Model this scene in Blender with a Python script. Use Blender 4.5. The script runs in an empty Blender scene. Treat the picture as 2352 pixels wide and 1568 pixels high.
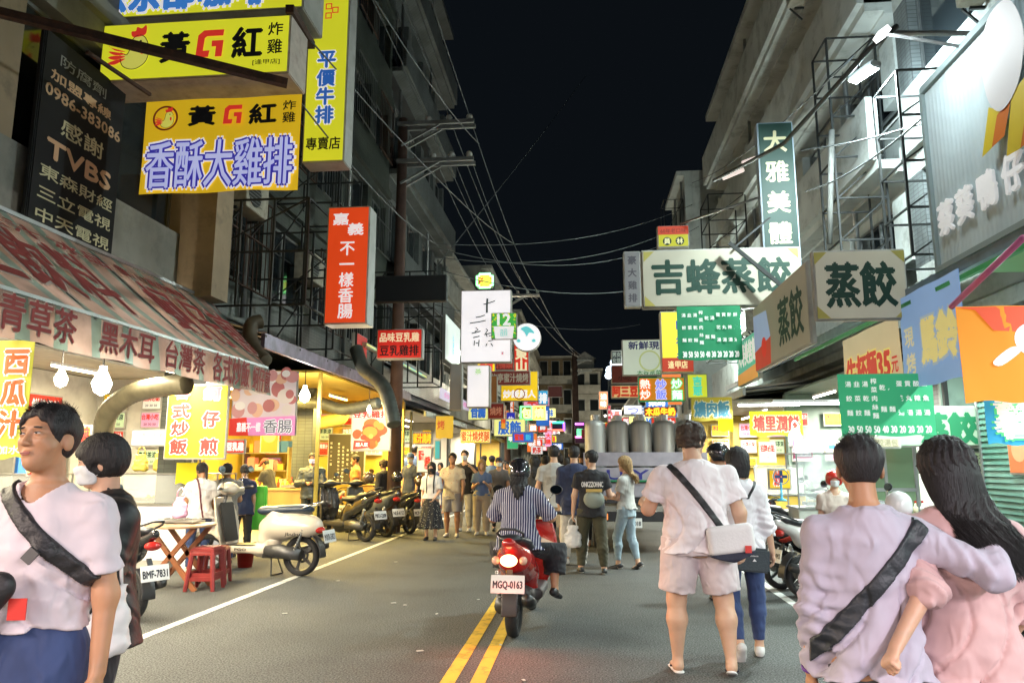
import bpy, bmesh, math, random
import numpy as np
from mathutils import Vector, Matrix, Euler
R = math.radians
random.seed(7)
SC = bpy.context.scene
COL = SC.collection
# ---------------------------------------------------------------- camera
F_, CX_, CY_, VX_, VY_, EYE = 1700.0, 1176.0, 784.0, 1340.0, 1065.0, 1.5
pitch_ = math.atan2(VY_ - CY_, F_)
yaw_ = math.atan((VX_ - CX_) / F_ * math.cos(pitch_))
cam = bpy.data.cameras.new('camera')
cam.sensor_width = 36.0
cam.lens = F_ / 2352.0 * 36.0
cam.clip_start = 0.05
cam.clip_end = 2000
camo = bpy.data.objects.new('camera', cam)
COL.objects.link(camo)
camo.location = (0, 0, EYE)
camo.rotation_euler = (R(90) + pitch_, 0, yaw_)
SC.camera = camo
# ---------------------------------------------------------------- night sky
W = bpy.data.worlds.new('World')
SC.world = W
W.use_nodes = True
wn = W.node_tree
for n in list(wn.nodes):
    wn.nodes.remove(n)
wo = wn.nodes.new('ShaderNodeOutputWorld')
wb = wn.nodes.new('ShaderNodeBackground')
wb.inputs['Color'].default_value = (0.0034, 0.0048, 0.0066, 1)
wb.inputs['Strength'].default_value = 1.0
wn.links.new(wb.outputs[0], wo.inputs[0])
SC.view_settings.view_transform = 'Standard'
SC.view_settings.look = 'None'
SC.view_settings.exposure = 0.0
SC.view_settings.gamma = 1.0
SC.view_settings.use_curve_mapping = False
SC.cycles.use_denoising = True
SC.cycles.use_light_tree = True
SC.cycles.max_bounces = 6
SC.cycles.diffuse_bounces = 3
SC.cycles.glossy_bounces = 3
SC.cycles.transmission_bounces = 4
SC.cycles.sample_clamp_indirect = 4.0
SC.cycles.caustics_reflective = False
SC.cycles.caustics_refractive = False
# ---------------------------------------------------------------- layout helpers: a photo point and a distance give a place in the street
_f = Vector((-math.sin(yaw_) * math.cos(pitch_), math.cos(yaw_) * math.cos(pitch_), math.sin(pitch_)))
_r = Vector((math.cos(yaw_), math.sin(yaw_), 0))
_u = _r.cross(_f)
def _ray(px, py): return _f * F_ + _r * (px - CX_) - _u * (py - CY_)
def at(px, py, Y):
    d = _ray(px, py); return Vector((0, 0, EYE)) + d * (Y / d.y)
def atX(px, py, X):
    d = _ray(px, py); return Vector((0, 0, EYE)) + d * (X / d.x)
def atZ(px, py, Z=0.0):
    d = _ray(px, py); return Vector((0, 0, EYE)) + d * ((Z - EYE) / d.z)
# ---------------------------------------------------------------- lamps
LAMPS = bpy.data.collections.new('lamps'); COL.children.link(LAMPS)
LK = 2.95
def light(kind, loc, power, color, size=0.1, size_y=None, rot=(0, 0, 0), spot=None, parent=None, blend=0.5):
    l = bpy.data.lights.new('lamp_light', kind)
    l.energy = power * LK; l.color = color
    if kind == 'AREA':
        l.shape = 'RECTANGLE' if size_y else 'SQUARE'
        l.size = size
        if size_y: l.size_y = size_y
    elif kind == 'SPOT':
        l.spot_size = spot; l.shadow_soft_size = size; l.spot_blend = blend
    else:
        l.shadow_soft_size = size
    o = bpy.data.objects.new('lamp_light', l); LAMPS.objects.link(o)
    o.location = loc; o.rotation_euler = rot
    if parent: o.parent = parent
    return o
# ---------------------------------------------------------------- materials
_mats = {}
def srgb(c):
    return tuple((x / 12.92 if x <= 0.04045 else ((x + 0.055) / 1.055) ** 2.4) for x in c)
def hexc(h):
    return srgb(tuple(int(h[i:i + 2], 16) / 255 for i in (0, 2, 4)))
def mat(name, col=(0.5, 0.5, 0.5), rough=0.6, metal=0.0, emit=0.0, ecol=None, var=0.0, vscale=6.0, bump=0.0, bscale=60.0,
        stretch=None, ridged=False, sheen=0.0, coat=0.0, sss=0.0, alpha=None, dirt=None, trans=0.0):
    """Principled material; var mixes in darker/lighter mottling, dirt = (colour, scale, amount) adds soiled patches."""
    key = name
    if key in _mats: return _mats[key]
    if isinstance(col, str): col = hexc(col)
    if isinstance(ecol, str): ecol = hexc(ecol)
    m = bpy.data.materials.new(name); m.use_nodes = True
    nt = m.node_tree; b = nt.nodes['Principled BSDF']
    b.inputs['Base Color'].default_value = (*col, 1)
    b.inputs['Roughness'].default_value = rough
    b.inputs['Metallic'].default_value = metal
    if sheen: b.inputs['Sheen Weight'].default_value = sheen
    if coat: b.inputs['Coat Weight'].default_value = coat; b.inputs['Coat Roughness'].default_value = 0.08
    if sss:
        b.inputs['Subsurface Weight'].default_value = sss
        b.inputs['Subsurface Radius'].default_value = (0.9, 0.35, 0.2)
        b.inputs['Subsurface Scale'].default_value = 0.012
    if trans: b.inputs['Transmission Weight'].default_value = trans
    if alpha is not None: b.inputs['Alpha'].default_value = alpha
    if emit:
        b.inputs['Emission Color'].default_value = (*(ecol or col), 1)
        b.inputs['Emission Strength'].default_value = emit
        m.cycles.emission_sampling = 'AUTO'
    tc = None
    def coords():
        nonlocal tc
        if tc is None:
            t = nt.nodes.new('ShaderNodeTexCoord'); tc = t.outputs['Object']
            if stretch:
                mp = nt.nodes.new('ShaderNodeMapping'); mp.inputs['Scale'].default_value = stretch
                nt.links.new(tc, mp.inputs[0]); tc = mp.outputs[0]
        return tc
    last = None
    if var:
        n = nt.nodes.new('ShaderNodeTexNoise'); n.inputs['Scale'].default_value = vscale; n.inputs['Detail'].default_value = 5
        nt.links.new(coords(), n.inputs['Vector'])
        r = nt.nodes.new('ShaderNodeMapRange')
        r.inputs[1].default_value = 0.3; r.inputs[2].default_value = 0.7
        r.inputs[3].default_value = 1 - var; r.inputs[4].default_value = 1 + var * 0.6
        nt.links.new(n.outputs[0], r.inputs[0])
        mx = nt.nodes.new('ShaderNodeVectorMath'); mx.operation = 'SCALE'
        mx.inputs[0].default_value = col
        nt.links.new(r.outputs[0], mx.inputs['Scale'])
        last = mx.outputs[0]
    if dirt:
        dc, ds, da = dirt
        n = nt.nodes.new('ShaderNodeTexNoise'); n.inputs['Scale'].default_value = ds; n.inputs['Detail'].default_value = 8
        n.inputs['Roughness'].default_value = 0.7
        nt.links.new(coords(), n.inputs['Vector'])
        r = nt.nodes.new('ShaderNodeMapRange'); r.inputs[1].default_value = 0.5; r.inputs[2].default_value = 0.72
        r.inputs[3].default_value = 0; r.inputs[4].default_value = da
        nt.links.new(n.outputs[0], r.inputs[0])
        mx = nt.nodes.new('ShaderNodeMix'); mx.data_type = 'RGBA'
        nt.links.new(r.outputs[0], mx.inputs[0])
        if last: nt.links.new(last, mx.inputs[6])
        else: mx.inputs[6].default_value = (*col, 1)
        mx.inputs[7].default_value = (*dc, 1)
        last = mx.outputs[2]
    if last:
        nt.links.new(last, b.inputs['Base Color'])
        if emit and ecol is None: nt.links.new(last, b.inputs['Emission Color'])
    if bump:
        n = nt.nodes.new('ShaderNodeTexNoise'); n.inputs['Scale'].default_value = bscale; n.inputs['Detail'].default_value = 4
        if ridged: n.noise_type = 'RIDGED_MULTIFRACTAL'; n.normalize = True; n.inputs['Distortion'].default_value = .6
        nt.links.new(coords(), n.inputs['Vector'])
        bp = nt.nodes.new('ShaderNodeBump'); bp.inputs['Strength'].default_value = bump; bp.inputs['Distance'].default_value = 0.02
        nt.links.new(n.outputs[0], bp.inputs['Height']); nt.links.new(bp.outputs[0], b.inputs['Normal'])
    _mats[key] = m
    return m
# ---------------------------------------------------------------- objects
def tag(o, label=None, cat=None, group=None, kind=None):
    if label: o['label'] = label
    if cat: o['category'] = cat
    if group: o['group'] = group
    if kind: o['kind'] = kind
    return o
def thing(name, label, cat, loc=(0, 0, 0), rz=0.0, group=None):
    o = bpy.data.objects.new(name, None); COL.objects.link(o)
    o.empty_display_size = 0.1
    o.location = loc; o.rotation_euler = (0, 0, rz)
    return tag(o, label, cat, group)
def link(name, me, m=None, parent=None, smooth=False, loc=None, rot=None):
    o = bpy.data.objects.new(name, me); COL.objects.link(o)
    if m is not None and not len(me.materials): me.materials.append(m)
    if parent is not None: o.parent = parent
    if loc is not None: o.location = loc
    if rot is not None: o.rotation_euler = rot
    if smooth: me.polygons.foreach_set('use_smooth', [True] * len(me.polygons))
    return o
class MB:
    """collects simple shapes into one mesh"""
    def __init__(s): s.v = []; s.f = []; s.mi = []; s.cur = 0; s.cuts = []
    def mat(s, i): s.cur = i; return s
    def add(s, vs, fs, M=None):
        k = len(s.v); s.cuts.append((k, len(s.f)))
        if M is not None: vs = [M @ Vector(v) for v in vs]
        s.v += [tuple(v) for v in vs]; s.f += [tuple(i + k for i in f) for f in fs]; s.mi += [s.cur] * len(fs)
        return s
    def box(s, c, d, rot=None, taper=1.0):
        x, y, z = d[0] / 2, d[1] / 2, d[2] / 2; t = taper
        vs = [(-x, -y, -z), (x, -y, -z), (x, y, -z), (-x, y, -z), (-x * t, -y * t, z), (x * t, -y * t, z), (x * t, y * t, z), (-x * t, y * t, z)]
        fs = [(0, 3, 2, 1), (4, 5, 6, 7), (0, 1, 5, 4), (1, 2, 6, 5), (2, 3, 7, 6), (3, 0, 4, 7)]
        M = Matrix.Translation(c)
        if rot is not None: M = M @ (rot.to_4x4() if isinstance(rot, Matrix) else Euler(rot).to_matrix().to_4x4())
        return s.add(vs, fs, M)
    def box2(s, a, b):
        return s.box([(a[i] + b[i]) / 2 for i in range(3)], [abs(b[i] - a[i]) for i in range(3)])
    def quad(s, a, b, c, d): return s.add([a, b, c, d], [(0, 1, 2, 3)])
    def tube(s, pts, r, n=8, cap=True):
        pts = [Vector(p) for p in pts]; rs = r if isinstance(r, (list, tuple)) else [r] * len(pts)
        vs = []; prev = None
        for i, p in enumerate(pts):
            t = (pts[min(i + 1, len(pts) - 1)] - pts[max(i - 1, 0)]).normalized()
            if prev is None:
                a = Vector((0, 0, 1)) if abs(t.z) < 0.9 else Vector((1, 0, 0))
                n1 = t.cross(a).normalized()
            else:
                n1 = (prev - t * prev.dot(t)).normalized()
            prev = n1; n2 = t.cross(n1)
            for k in range(n):
                an = 2 * math.pi * k / n
                vs.append(p + (n1 * math.cos(an) + n2 * math.sin(an)) * rs[i])
        fs = [(i * n + k, i * n + (k + 1) % n, (i + 1) * n + (k + 1) % n, (i + 1) * n + k) for i in range(len(pts) - 1) for k in range(n)]
        if cap:
            fs.append(tuple(range(n))[::-1]); fs.append(tuple((len(pts) - 1) * n + k for k in range(n)))
        return s.add(vs, fs)
    def bar(s, a, b, w, h=None):
        """square-section bar from a to b"""
        a = Vector(a); b = Vector(b); h = h or w; t = (b - a)
        L = t.length; t.normalize()
        up = Vector((0, 0, 1)) if abs(t.z) < 0.95 else Vector((0, 1, 0))
        x = t.cross(up).normalized(); y = x.cross(t)
        M = Matrix((x, t, y)).transposed()
        return s.box((a + b) / 2, (w, L, h), M)
    def lathe(s, prof, n=24, M=None, cap=True):
        vs = [(r * math.cos(2 * math.pi * k / n), r * math.sin(2 * math.pi * k / n), z) for r, z in prof for k in range(n)]
        fs = [(i * n + k, i * n + (k + 1) % n, (i + 1) * n + (k + 1) % n, (i + 1) * n + k) for i in range(len(prof) - 1) for k in range(n)]
        if cap:
            fs.append(tuple(range(n))[::-1]); fs.append(tuple((len(prof) - 1) * n + k for k in range(n)))
        return s.add(vs, fs, M)
    def prism(s, pts, t, M=None):
        """polygon in local XZ extruded along Y by t (centred)"""
        n = len(pts)
        vs = [(x, -t / 2, z) for x, z in pts] + [(x, t / 2, z) for x, z in pts]
        fs = [tuple(range(n)), tuple(range(2 * n - 1, n - 1, -1))] + [(i, i + n, (i + 1) % n + n, (i + 1) % n) for i in range(n)]
        return s.add(vs, fs, M)
    def mesh(s, name):
        me = bpy.data.meshes.new(name); me.from_pydata(s.v, [], s.f)
        if any(s.mi): me.polygons.foreach_set('material_index', s.mi)
        me.update(); return me
    def each(s, name, m=None, parent=None):
        """every added shape as an object of its own"""
        c = s.cuts + [(len(s.v), len(s.f))]
        for (v0, f0), (v1, f1) in zip(c, c[1:]):
            o = MB(); o.v = s.v[v0:v1]; o.f = [tuple(i - v0 for i in f) for f in s.f[f0:f1]]; o.mi = [0] * len(o.f); o.build(name, m, parent)
    def build(s, name, m=None, parent=None, smooth=False, bevel=0.0, loc=None, rot=None):
        me = s.mesh(name)
        if isinstance(m, (list, tuple)):
            for x in m: me.materials.append(x)
            m = None
        if bevel:
            bm = bmesh.new(); bm.from_mesh(me)
            es = [e for e in bm.edges if e.is_manifold and e.calc_face_angle(0) > 0.5]
            bmesh.ops.bevel(bm, geom=es, offset=bevel, segments=2, affect='EDGES', clamp_overlap=True)
            bm.to_mesh(me); bm.free()
        return link(name, me, m, parent, smooth, loc, rot)
def recalc(me):
    bm = bmesh.new(); bm.from_mesh(me); bmesh.ops.recalc_face_normals(bm, faces=bm.faces); bm.to_mesh(me); bm.free(); return me
# ---------------------------------------------------------------- lettering
_glyph = {}
def glyphs(text):
    if text in _glyph: return _glyph[text]
    c = bpy.data.curves.new('lettering', 'FONT'); c.body = text; c.size = 1.0; c.resolution_u = 2
    o = bpy.data.objects.new('lettering', c); COL.objects.link(o)
    dg = bpy.context.evaluated_depsgraph_get(); me = bpy.data.meshes.new_from_object(o.evaluated_get(dg))
    n = len(me.vertices); co = np.zeros(n * 3, np.float32); me.vertices.foreach_get('co', co); co = co.reshape(-1, 3)
    fs = [tuple(p.vertices) for p in me.polygons]
    bpy.data.objects.remove(o); bpy.data.curves.remove(c); bpy.data.meshes.remove(me)
    if n == 0: co = np.zeros((1, 3), np.float32)
    lo = co.min(0); hi = co.max(0)
    _glyph[text] = (co, fs, lo, hi); return _glyph[text]
def _place(co, fs, ox, oz, sx, sz, y, V, Fc, bold, shear=0.0):
    offs = [(0, 0)] if bold <= 0 else [(bold * math.cos(a), bold * math.sin(a)) for a in [k * math.pi / (3 if bold > .02 else 2) for k in range(6 if bold > .02 else 4)]]
    for j, (bx, bz) in enumerate(offs):
        k = len(V)
        X = ox + co[:, 0] * sx + bx + shear * co[:, 1] * sz; Z = oz + co[:, 1] * sz + bz
        V.extend(zip(X.tolist(), [y - 0.0004 * j] * len(co), Z.tolist()))
        Fc.extend(tuple(i + k for i in f) for f in fs)
def lettering(items, parent, m, y=-0.004, name='lettering'):
    """items: (text, cx, cz, width, height, bold, vertical?) in the plane local XZ, facing -Y; each text is fitted in its box"""
    V = []; Fc = []
    for it in items:
        t, cx, cz, w, h = it[:5]; bold = it[5] if len(it) > 5 else 0.04; vert = it[6] if len(it) > 6 else False
        if vert:
            n = len(t); step = h / n; s = min(w, step * 0.92)
            for i, ch in enumerate(t):
                co, fs, lo, hi = glyphs(ch)
                zc = cz + h / 2 - step * (i + 0.5)
                mx = max(hi[0] - lo[0], hi[1] - lo[1], 0.01)
                sc = s / max(mx, 0.9)
                _place(co, fs, cx - (lo[0] + hi[0]) / 2 * sc, zc - (lo[1] + hi[1]) / 2 * sc if ch not in '一' else zc - (lo[1] + hi[1]) / 2 * sc, sc, sc, y, V, Fc, bold * s)
        else:
            co, fs, lo, hi = glyphs(t)
            ww = max(hi[0] - lo[0], 0.05); hh = max(hi[1] - lo[1], 0.05)
            sx = w / ww; sz = h / hh
            _place(co, fs, cx - (lo[0] + hi[0]) / 2 * sx, cz - (lo[1] + hi[1]) / 2 * sz, sx, sz, y, V, Fc, bold * h)
    me = bpy.data.meshes.new(name); me.from_pydata(V, [], Fc); me.update()
    return link(name, me, m, parent)
def disc_mesh(r, n=32, y=-0.004, cx=0, cz=0, rx=None, r0=0.0, a0=0, a1=2 * math.pi):
    rx = rx or r; mb = MB()
    if r0 == 0 and a1 - a0 > 6.2:
        mb.add([(cx + rx * math.cos(a), y, cz + r * math.sin(a)) for a in [2 * math.pi * k / n for k in range(n)]], [tuple(range(n))])
    else:
        vs = []
        for k in range(n + 1):
            a = a0 + (a1 - a0) * k / n
            vs += [(cx + rx * r0 * math.cos(a), y, cz + r * r0 * math.sin(a)), (cx + rx * math.cos(a), y, cz + r * math.sin(a))]
        mb.add(vs, [(2 * k, 2 * k + 1, 2 * k + 3, 2 * k + 2) for k in range(n)])
    return mb
# ---------------------------------------------------------------- figures and soft shapes: smooth unions of tapered limbs, turned into ONE skin by surface nets
def surface_nets(D, o, h):
    """D: distance grid, o: origin, h: cell; returns verts, quads"""
    s = D < 0
    nx, ny, nz = D.shape
    c = [D[i:nx - 1 + i, j:ny - 1 + j, k:nz - 1 + k] for i in (0, 1) for j in (0, 1) for k in (0, 1)]
    sg = [(x < 0) for x in c]
    cnt = sum(x.astype(np.int8) for x in sg)
    act = (cnt > 0) & (cnt < 8)
    idx = np.full(act.shape, -1, np.int64); ii = np.argwhere(act); idx[act] = np.arange(len(ii))
    cv = np.stack([x[act] for x in c], 1).astype(np.float64)
    offs = np.array([(i, j, k) for i in (0, 1) for j in (0, 1) for k in (0, 1)], float)
    acc = np.zeros((len(ii), 3)); num = np.zeros(len(ii))
    for a in range(8):
        for b in range(a + 1, 8):
            if np.abs(offs[a] - offs[b]).sum() != 1: continue
            da, db = cv[:, a], cv[:, b]; m = (da < 0) != (db < 0)
            t = np.where(m, da / np.where(m, da - db, 1), 0)
            p = offs[a][None] + (offs[b] - offs[a])[None] * t[:, None]
            acc += p * m[:, None]; num += m
    V = o + (ii + acc / num[:, None]) * h
    Q = []
    for ax in range(3):
        sl0 = [slice(None)] * 3; sl1 = [slice(None)] * 3
        sl0[ax] = slice(0, -1); sl1[ax] = slice(1, None)
        a = s[tuple(sl0)]; b = s[tuple(sl1)]
        o1, o2 = [x for x in range(3) if x != ax]
        e = np.argwhere(a != b)
        if not len(e): continue
        e = e[(e[:, o1] > 0) & (e[:, o2] > 0) & (e[:, o1] < s.shape[o1] - 1) & (e[:, o2] < s.shape[o2] - 1)]
        inn = a[e[:, 0], e[:, 1], e[:, 2]]
        def g(d1, d2):
            q = e.copy(); q[:, o1] -= d1; q[:, o2] -= d2; return idx[q[:, 0], q[:, 1], q[:, 2]]
        q = np.stack([g(1, 1), g(0, 1), g(0, 0), g(1, 0)], 1)
        flip = inn if ax != 1 else ~inn
        q[~flip] = q[~flip][:, ::-1]
        Q.append(q)
    Q = np.concatenate(Q)
    Q = Q[(Q >= 0).all(1)]
    return V, Q
def np_mesh(name, V, Q, smooth=True):
    me = bpy.data.meshes.new(name)
    me.vertices.add(len(V)); me.vertices.foreach_set('co', np.asarray(V, np.float32).ravel())
    n = len(Q); me.loops.add(n * 4); me.loops.foreach_set('vertex_index', np.asarray(Q, np.int32).ravel())
    me.polygons.add(n); me.polygons.foreach_set('loop_start', np.arange(0, n * 4, 4, dtype=np.int32))
    me.polygons.foreach_set('loop_total', np.full(n, 4, np.int32))
    me.polygons.foreach_set('use_smooth', np.full(n, smooth))
    me.update(calc_edges=True); return me
def V3(*a): return np.array(a, float)
def nrm(v): v = np.asarray(v, float); return v / (np.linalg.norm(v) + 1e-9)
def smin(a, b, k):
    if k <= 0: return np.minimum(a, b)
    h = np.clip(0.5 + 0.5 * (b - a) / k, 0, 1)
    return b + (a - b) * h - k * h * (1 - h)
def cone(P, a, b, ra, rb, fl=None):
    """tapered capsule; fl=(axis vector, factor<1) flattens it along that axis"""
    a = np.asarray(a, np.float32); b = np.asarray(b, np.float32)
    pa = P - a; ba = b - a; L2 = float(ba @ ba) + 1e-9
    if fl is not None:
        ax = nrm(fl[0]).astype(np.float32); k = (1 / fl[1] - 1)
        t = np.clip((pa @ ba) / L2, 0, 1)
        d = pa - t[..., None] * ba
        d = d + (d @ ax)[..., None] * ax * k
        return (np.sqrt((d * d).sum(-1)) - (ra + (rb - ra) * t)) * (0.5 + 0.5 * fl[1])
    t = np.clip((pa @ ba) / L2, 0, 1)
    d = pa - t[..., None] * ba
    return np.sqrt((d * d).sum(-1)) - (ra + (rb - ra) * t)
def ell(P, c, r, Rm=None):
    d = P - np.asarray(c, np.float32)
    if Rm is not None: d = d @ np.asarray(Rm, np.float32)
    r = np.asarray(r, np.float32)
    k0 = np.sqrt(((d / r) ** 2).sum(-1)); k1 = np.sqrt(((d / (r * r)) ** 2).sum(-1)) + 1e-6
    return k0 * (k0 - 1) / k1
def loft(P, st, e=2.0, caps=True):
    """st: rows (z, cx, cy, rx, ry) from low to high"""
    st = np.array(st, float); z = P[..., 2]
    zz = st[:, 0]
    def it(c): return np.interp(z, zz, st[:, c])
    cx, cy, rx, ry = it(1), it(2), it(3), it(4)
    q = (np.abs((P[..., 0] - cx) / rx) ** e + np.abs((P[..., 1] - cy) / ry) ** e) ** (1 / e)
    d = (q - 1) * np.minimum(rx, ry)
    if caps: d = np.maximum(d, np.maximum(z - zz[-1], zz[0] - z))
    return d
def boxd(P, c, hs, Rm=None, r=0.01):
    d = P - np.asarray(c, np.float32)
    if Rm is not None: d = d @ np.asarray(Rm, np.float32)
    q = np.abs(d) - (np.asarray(hs, np.float32) - r)
    return np.sqrt((np.maximum(q, 0) ** 2).sum(-1)) + np.minimum(q.max(-1), 0) - r
def wob(P, f, seed=0.0):
    """cheap smooth noise about -1..1"""
    x, y, z = P[..., 0] * f, P[..., 1] * f, P[..., 2] * f
    s = seed
    a = np.sin(x * 1.7 + 1.3 * np.sin(y * 1.1 + s) + s) + np.sin(y * 1.9 + 1.7 * np.sin(z * 1.3 + 2 * s) + 2.1 * s) + np.sin(z * 2.1 + 1.5 * np.sin(x * 0.9 + 3 * s) + s)
    return a / 3
def polish(fn, lo, hi, h, name):
    """samples fn only in the blocks near its surface"""
    lo = np.array(lo, float); hi = np.array(hi, float); B = 4
    nb = np.maximum(1, np.ceil((hi - lo) / (h * B)).astype(int) + 1); n = nb * B
    ax = [(lo[i] + h * (B * np.arange(nb[i]) + (B - 1) / 2)).astype(np.float32) for i in range(3)]
    C = fn(np.stack(np.meshgrid(*ax, indexing='ij'), -1))
    act = np.abs(C) < h * B * 1.35 + .012
    D = np.repeat(np.repeat(np.repeat(C, B, 0), B, 1), B, 2).astype(np.float32)
    bi = np.argwhere(act)
    if len(bi):
        o3 = np.stack(np.meshgrid(*[np.arange(B)] * 3, indexing='ij'), -1).reshape(-1, 3)
        I = (bi[:, None, :] * B + o3[None]).reshape(-1, 3)
        Pf = (lo + I * h).astype(np.float32)
        out = np.concatenate([fn(Pf[i:i + 200000]) for i in range(0, len(Pf), 200000)])
        D[I[:, 0], I[:, 1], I[:, 2]] = out
    D[0] = D[-1] = 1; D[:, 0] = 1; D[:, -1] = 1; D[:, :, 0] = 1; D[:, :, -1] = 1
    return surface_nets(D, lo, h)
def soft(name, fn, lo, hi, h, m, parent=None, smooth=True, loc=None, rot=None):
    V, Q = polish(fn, lo, hi, h, name)
    return link(name, np_mesh(name, V, Q, smooth), m, parent, loc=loc, rot=rot)
def rotz(a): c, s = math.cos(a), math.sin(a); return np.array([[c, -s, 0], [s, c, 0], [0, 0, 1]])
def rotx(a): c, s = math.cos(a), math.sin(a); return np.array([[1, 0, 0], [0, c, -s], [0, s, c]])
def roty(a): c, s = math.cos(a), math.sin(a); return np.array([[c, 0, s], [0, 1, 0], [-s, 0, c]])

SKIN = {}
def skin(tone='mid'):
    cs = {'light': (0.60, 0.36, 0.24), 'mid': (0.48, 0.25, 0.135), 'tan': (0.38, 0.19, 0.10)}
    return mat('skin_' + tone, cs[tone], rough=0.5, sss=0.15, var=0.10, vscale=9, bump=0.06, bscale=140)
HAIRM = lambda c='black': mat('hair_' + c, {'black': (0.012, 0.010, 0.011), 'brown': (0.045, 0.026, 0.016), 'blond': (0.40, 0.25, 0.10), 'red': (0.16, 0.05, 0.02)}[c],
                             rough=0.6, var=0.5, vscale=30, stretch=(3, 3, 0.4), bump=0.5, bscale=70)
def cloth(name, col, rough=0.85, **k):
    d = dict(var=0.09, vscale=14, bump=0.7, bscale=17, stretch=(1, 1, .5), ridged=True, sheen=0.1); d.update(k)
    return mat(name, col, rough=rough, **d)

class Fig:
    """a posed figure; local frame: faces +Y, feet on z=0, origin between the feet"""
    def __init__(s, loc, rz, height=1.7, width=1.0, depth=1.0, arms=None, legs=None, lean=0.0, twist=0.0, side=0.0, head=(0, 0, 0),
                 female=False, res=0.012, tone='mid', hands=('relax', 'relax'), label='', group=None, lift=None, pelvis=None, fine=False, belly=0.0, shx=None):
        s.h = height; k = s.k = height / 1.75; s.w = width; s.res = res; s.female = female; s.fine = fine; s.belly = belly
        A = dict(L=((-0.12, 0.0, -1), (-0.05, 0.2, -1)), R=((0.12, 0.0, -1), (0.05, 0.2, -1)))
        if arms: A.update(arms)
        Lg = dict(L=((-0.05, 0.05, -1), (0, -0.05, -1), 0), R=((0.05, -0.02, -1), (0, -0.08, -1), 0))
        if legs: Lg.update(legs)
        s.hands = dict(L=hands[0], R=hands[1])
        wk = width
        Rt = rotx(-lean) @ roty(side)            # lean forward about the pelvis
        Rs = Rt @ rotz(twist)
        s.Rt = Rs
        pel = V3(0, 0, 0.93) * k if pelvis is None else np.array(pelvis, float)
        J = s.J = {}
        J['pel'] = pel
        T = lambda v: pel + Rs @ (np.array(v, float) * k)
        s.T = T
        sx = shx or (0.165 if female else 0.188)
        sx *= (0.45 + 0.55 * wk)
        J['chest'] = T((0, 0, 0.36)); J['neck'] = T((0, 0.0, 0.535)); 
        J['head'] = T((0, 0.022, 0.688))
        for S, g in (('L', -1), ('R', 1)):
            J['sh' + S] = T((g * sx, 0, 0.432))
            ua, fa = A[S]
            J['el' + S] = J['sh' + S] + nrm(ua) * 0.275 * k
            J['wr' + S] = J['el' + S] + nrm(fa) * 0.245 * k
            s.__dict__['fa' + S] = nrm(fa)
            J['hip' + S] = pel + V3(g * 0.092 * (0.4 + 0.6 * wk), 0, -0.02) * k
            th, sh, toe = Lg[S]
            J['kn' + S] = J['hip' + S] + nrm(th) * 0.425 * k
            J['an' + S] = J['kn' + S] + nrm(sh) * 0.41 * k
            s.__dict__['toe' + S] = toe
        if lift is None and pelvis is None:
            zmin = min(J['an' + S][2] for S in 'LR') - 0.075 * k
            for q in J: J[q] = J[q] - V3(0, 0, zmin)
            s.off = -zmin
        elif lift: 
            for q in J: J[q] = J[q] + V3(0, 0, lift)
            s.off = lift
        else: s.off = 0
        s.pel = J['pel']
        s.T = lambda v: s.pel + Rs @ (np.array(v, float) * k)
        hy, hp, hr = head
        s.Rh = Rs @ rotz(hy) @ rotx(-hp) @ roty(hr)
        s.H = lambda v: J['head'] + s.Rh @ (np.array(v, float) * k)
        s.hx = 0
        s.root = thing('person', label, 'person', loc, rz, group)
        s.tone = tone
        s.build_body()
    # local coordinates of the torso, hips at 0
    def tl(s, P): return ((P - s.pel.astype(np.float32)) @ s.Rt.astype(np.float32)) / s.k
    def hl(s, P): return ((P - s.J['head'].astype(np.float32)) @ s.Rh.astype(np.float32)) / s.k
    def torso_st(s, g=0.0, flare=0.0, bottom=-0.12, hipg=0.0):
        w = s.w; f = s.female; b = s.belly
        st = [(-0.14, 0, 0, .150, .095), (-0.06, 0, -.005, .172 if f else .165, .112), (0.02, 0, -.004, .165 if f else .158, .110 + b * .4), (0.12, 0, b * .3, .128 if f else .148, .097 + b),
              (0.22, 0, .0 + b * .3, .134 if f else .155, .102 + b), (0.33, 0, .005, .146 if f else .166, .118 + b * .4), (0.42, 0, 0, .138 if f else .158, .104), (0.49, 0, -.008, .105, .082), (0.53, 0, -.008, .062, .06)]
        out = []
        for z, cx, cy, rx, ry in st:
            if z < bottom - 0.001 : continue
            hg = hipg * (1 if z < .05 else .6 if z < .15 else 0)
            out.append([z, cx, cy, rx * (0.35 + .65 * w) + g + hg, ry * (0.5 + .5 * w) + g + hg])
        if bottom < out[0][0] - 0.001 or bottom < -0.14:
            a = out[0]; out.insert(0, [bottom, 0, a[2], a[3] + flare, a[4] + flare])
        return out
    def torso(s, P, g=0.0, flare=0.0, bottom=-0.14, e=2.3, hipg=0.0):
        d = loft(s.tl(P), s.torso_st(g / s.k, flare, bottom, hipg), e) * s.k
        return d
    def shoulders(s, P, g=0.0, k=0.05):
        d = None
        for S in 'LR':
            c = cone(P, s.T((0, -0.012, 0.487)), s.J['sh' + S], .052 * s.k + g, .043 * s.k * (0.6 + .4 * s.w) + g)
            d = c if d is None else smin(d, c, k)
        return d
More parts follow.
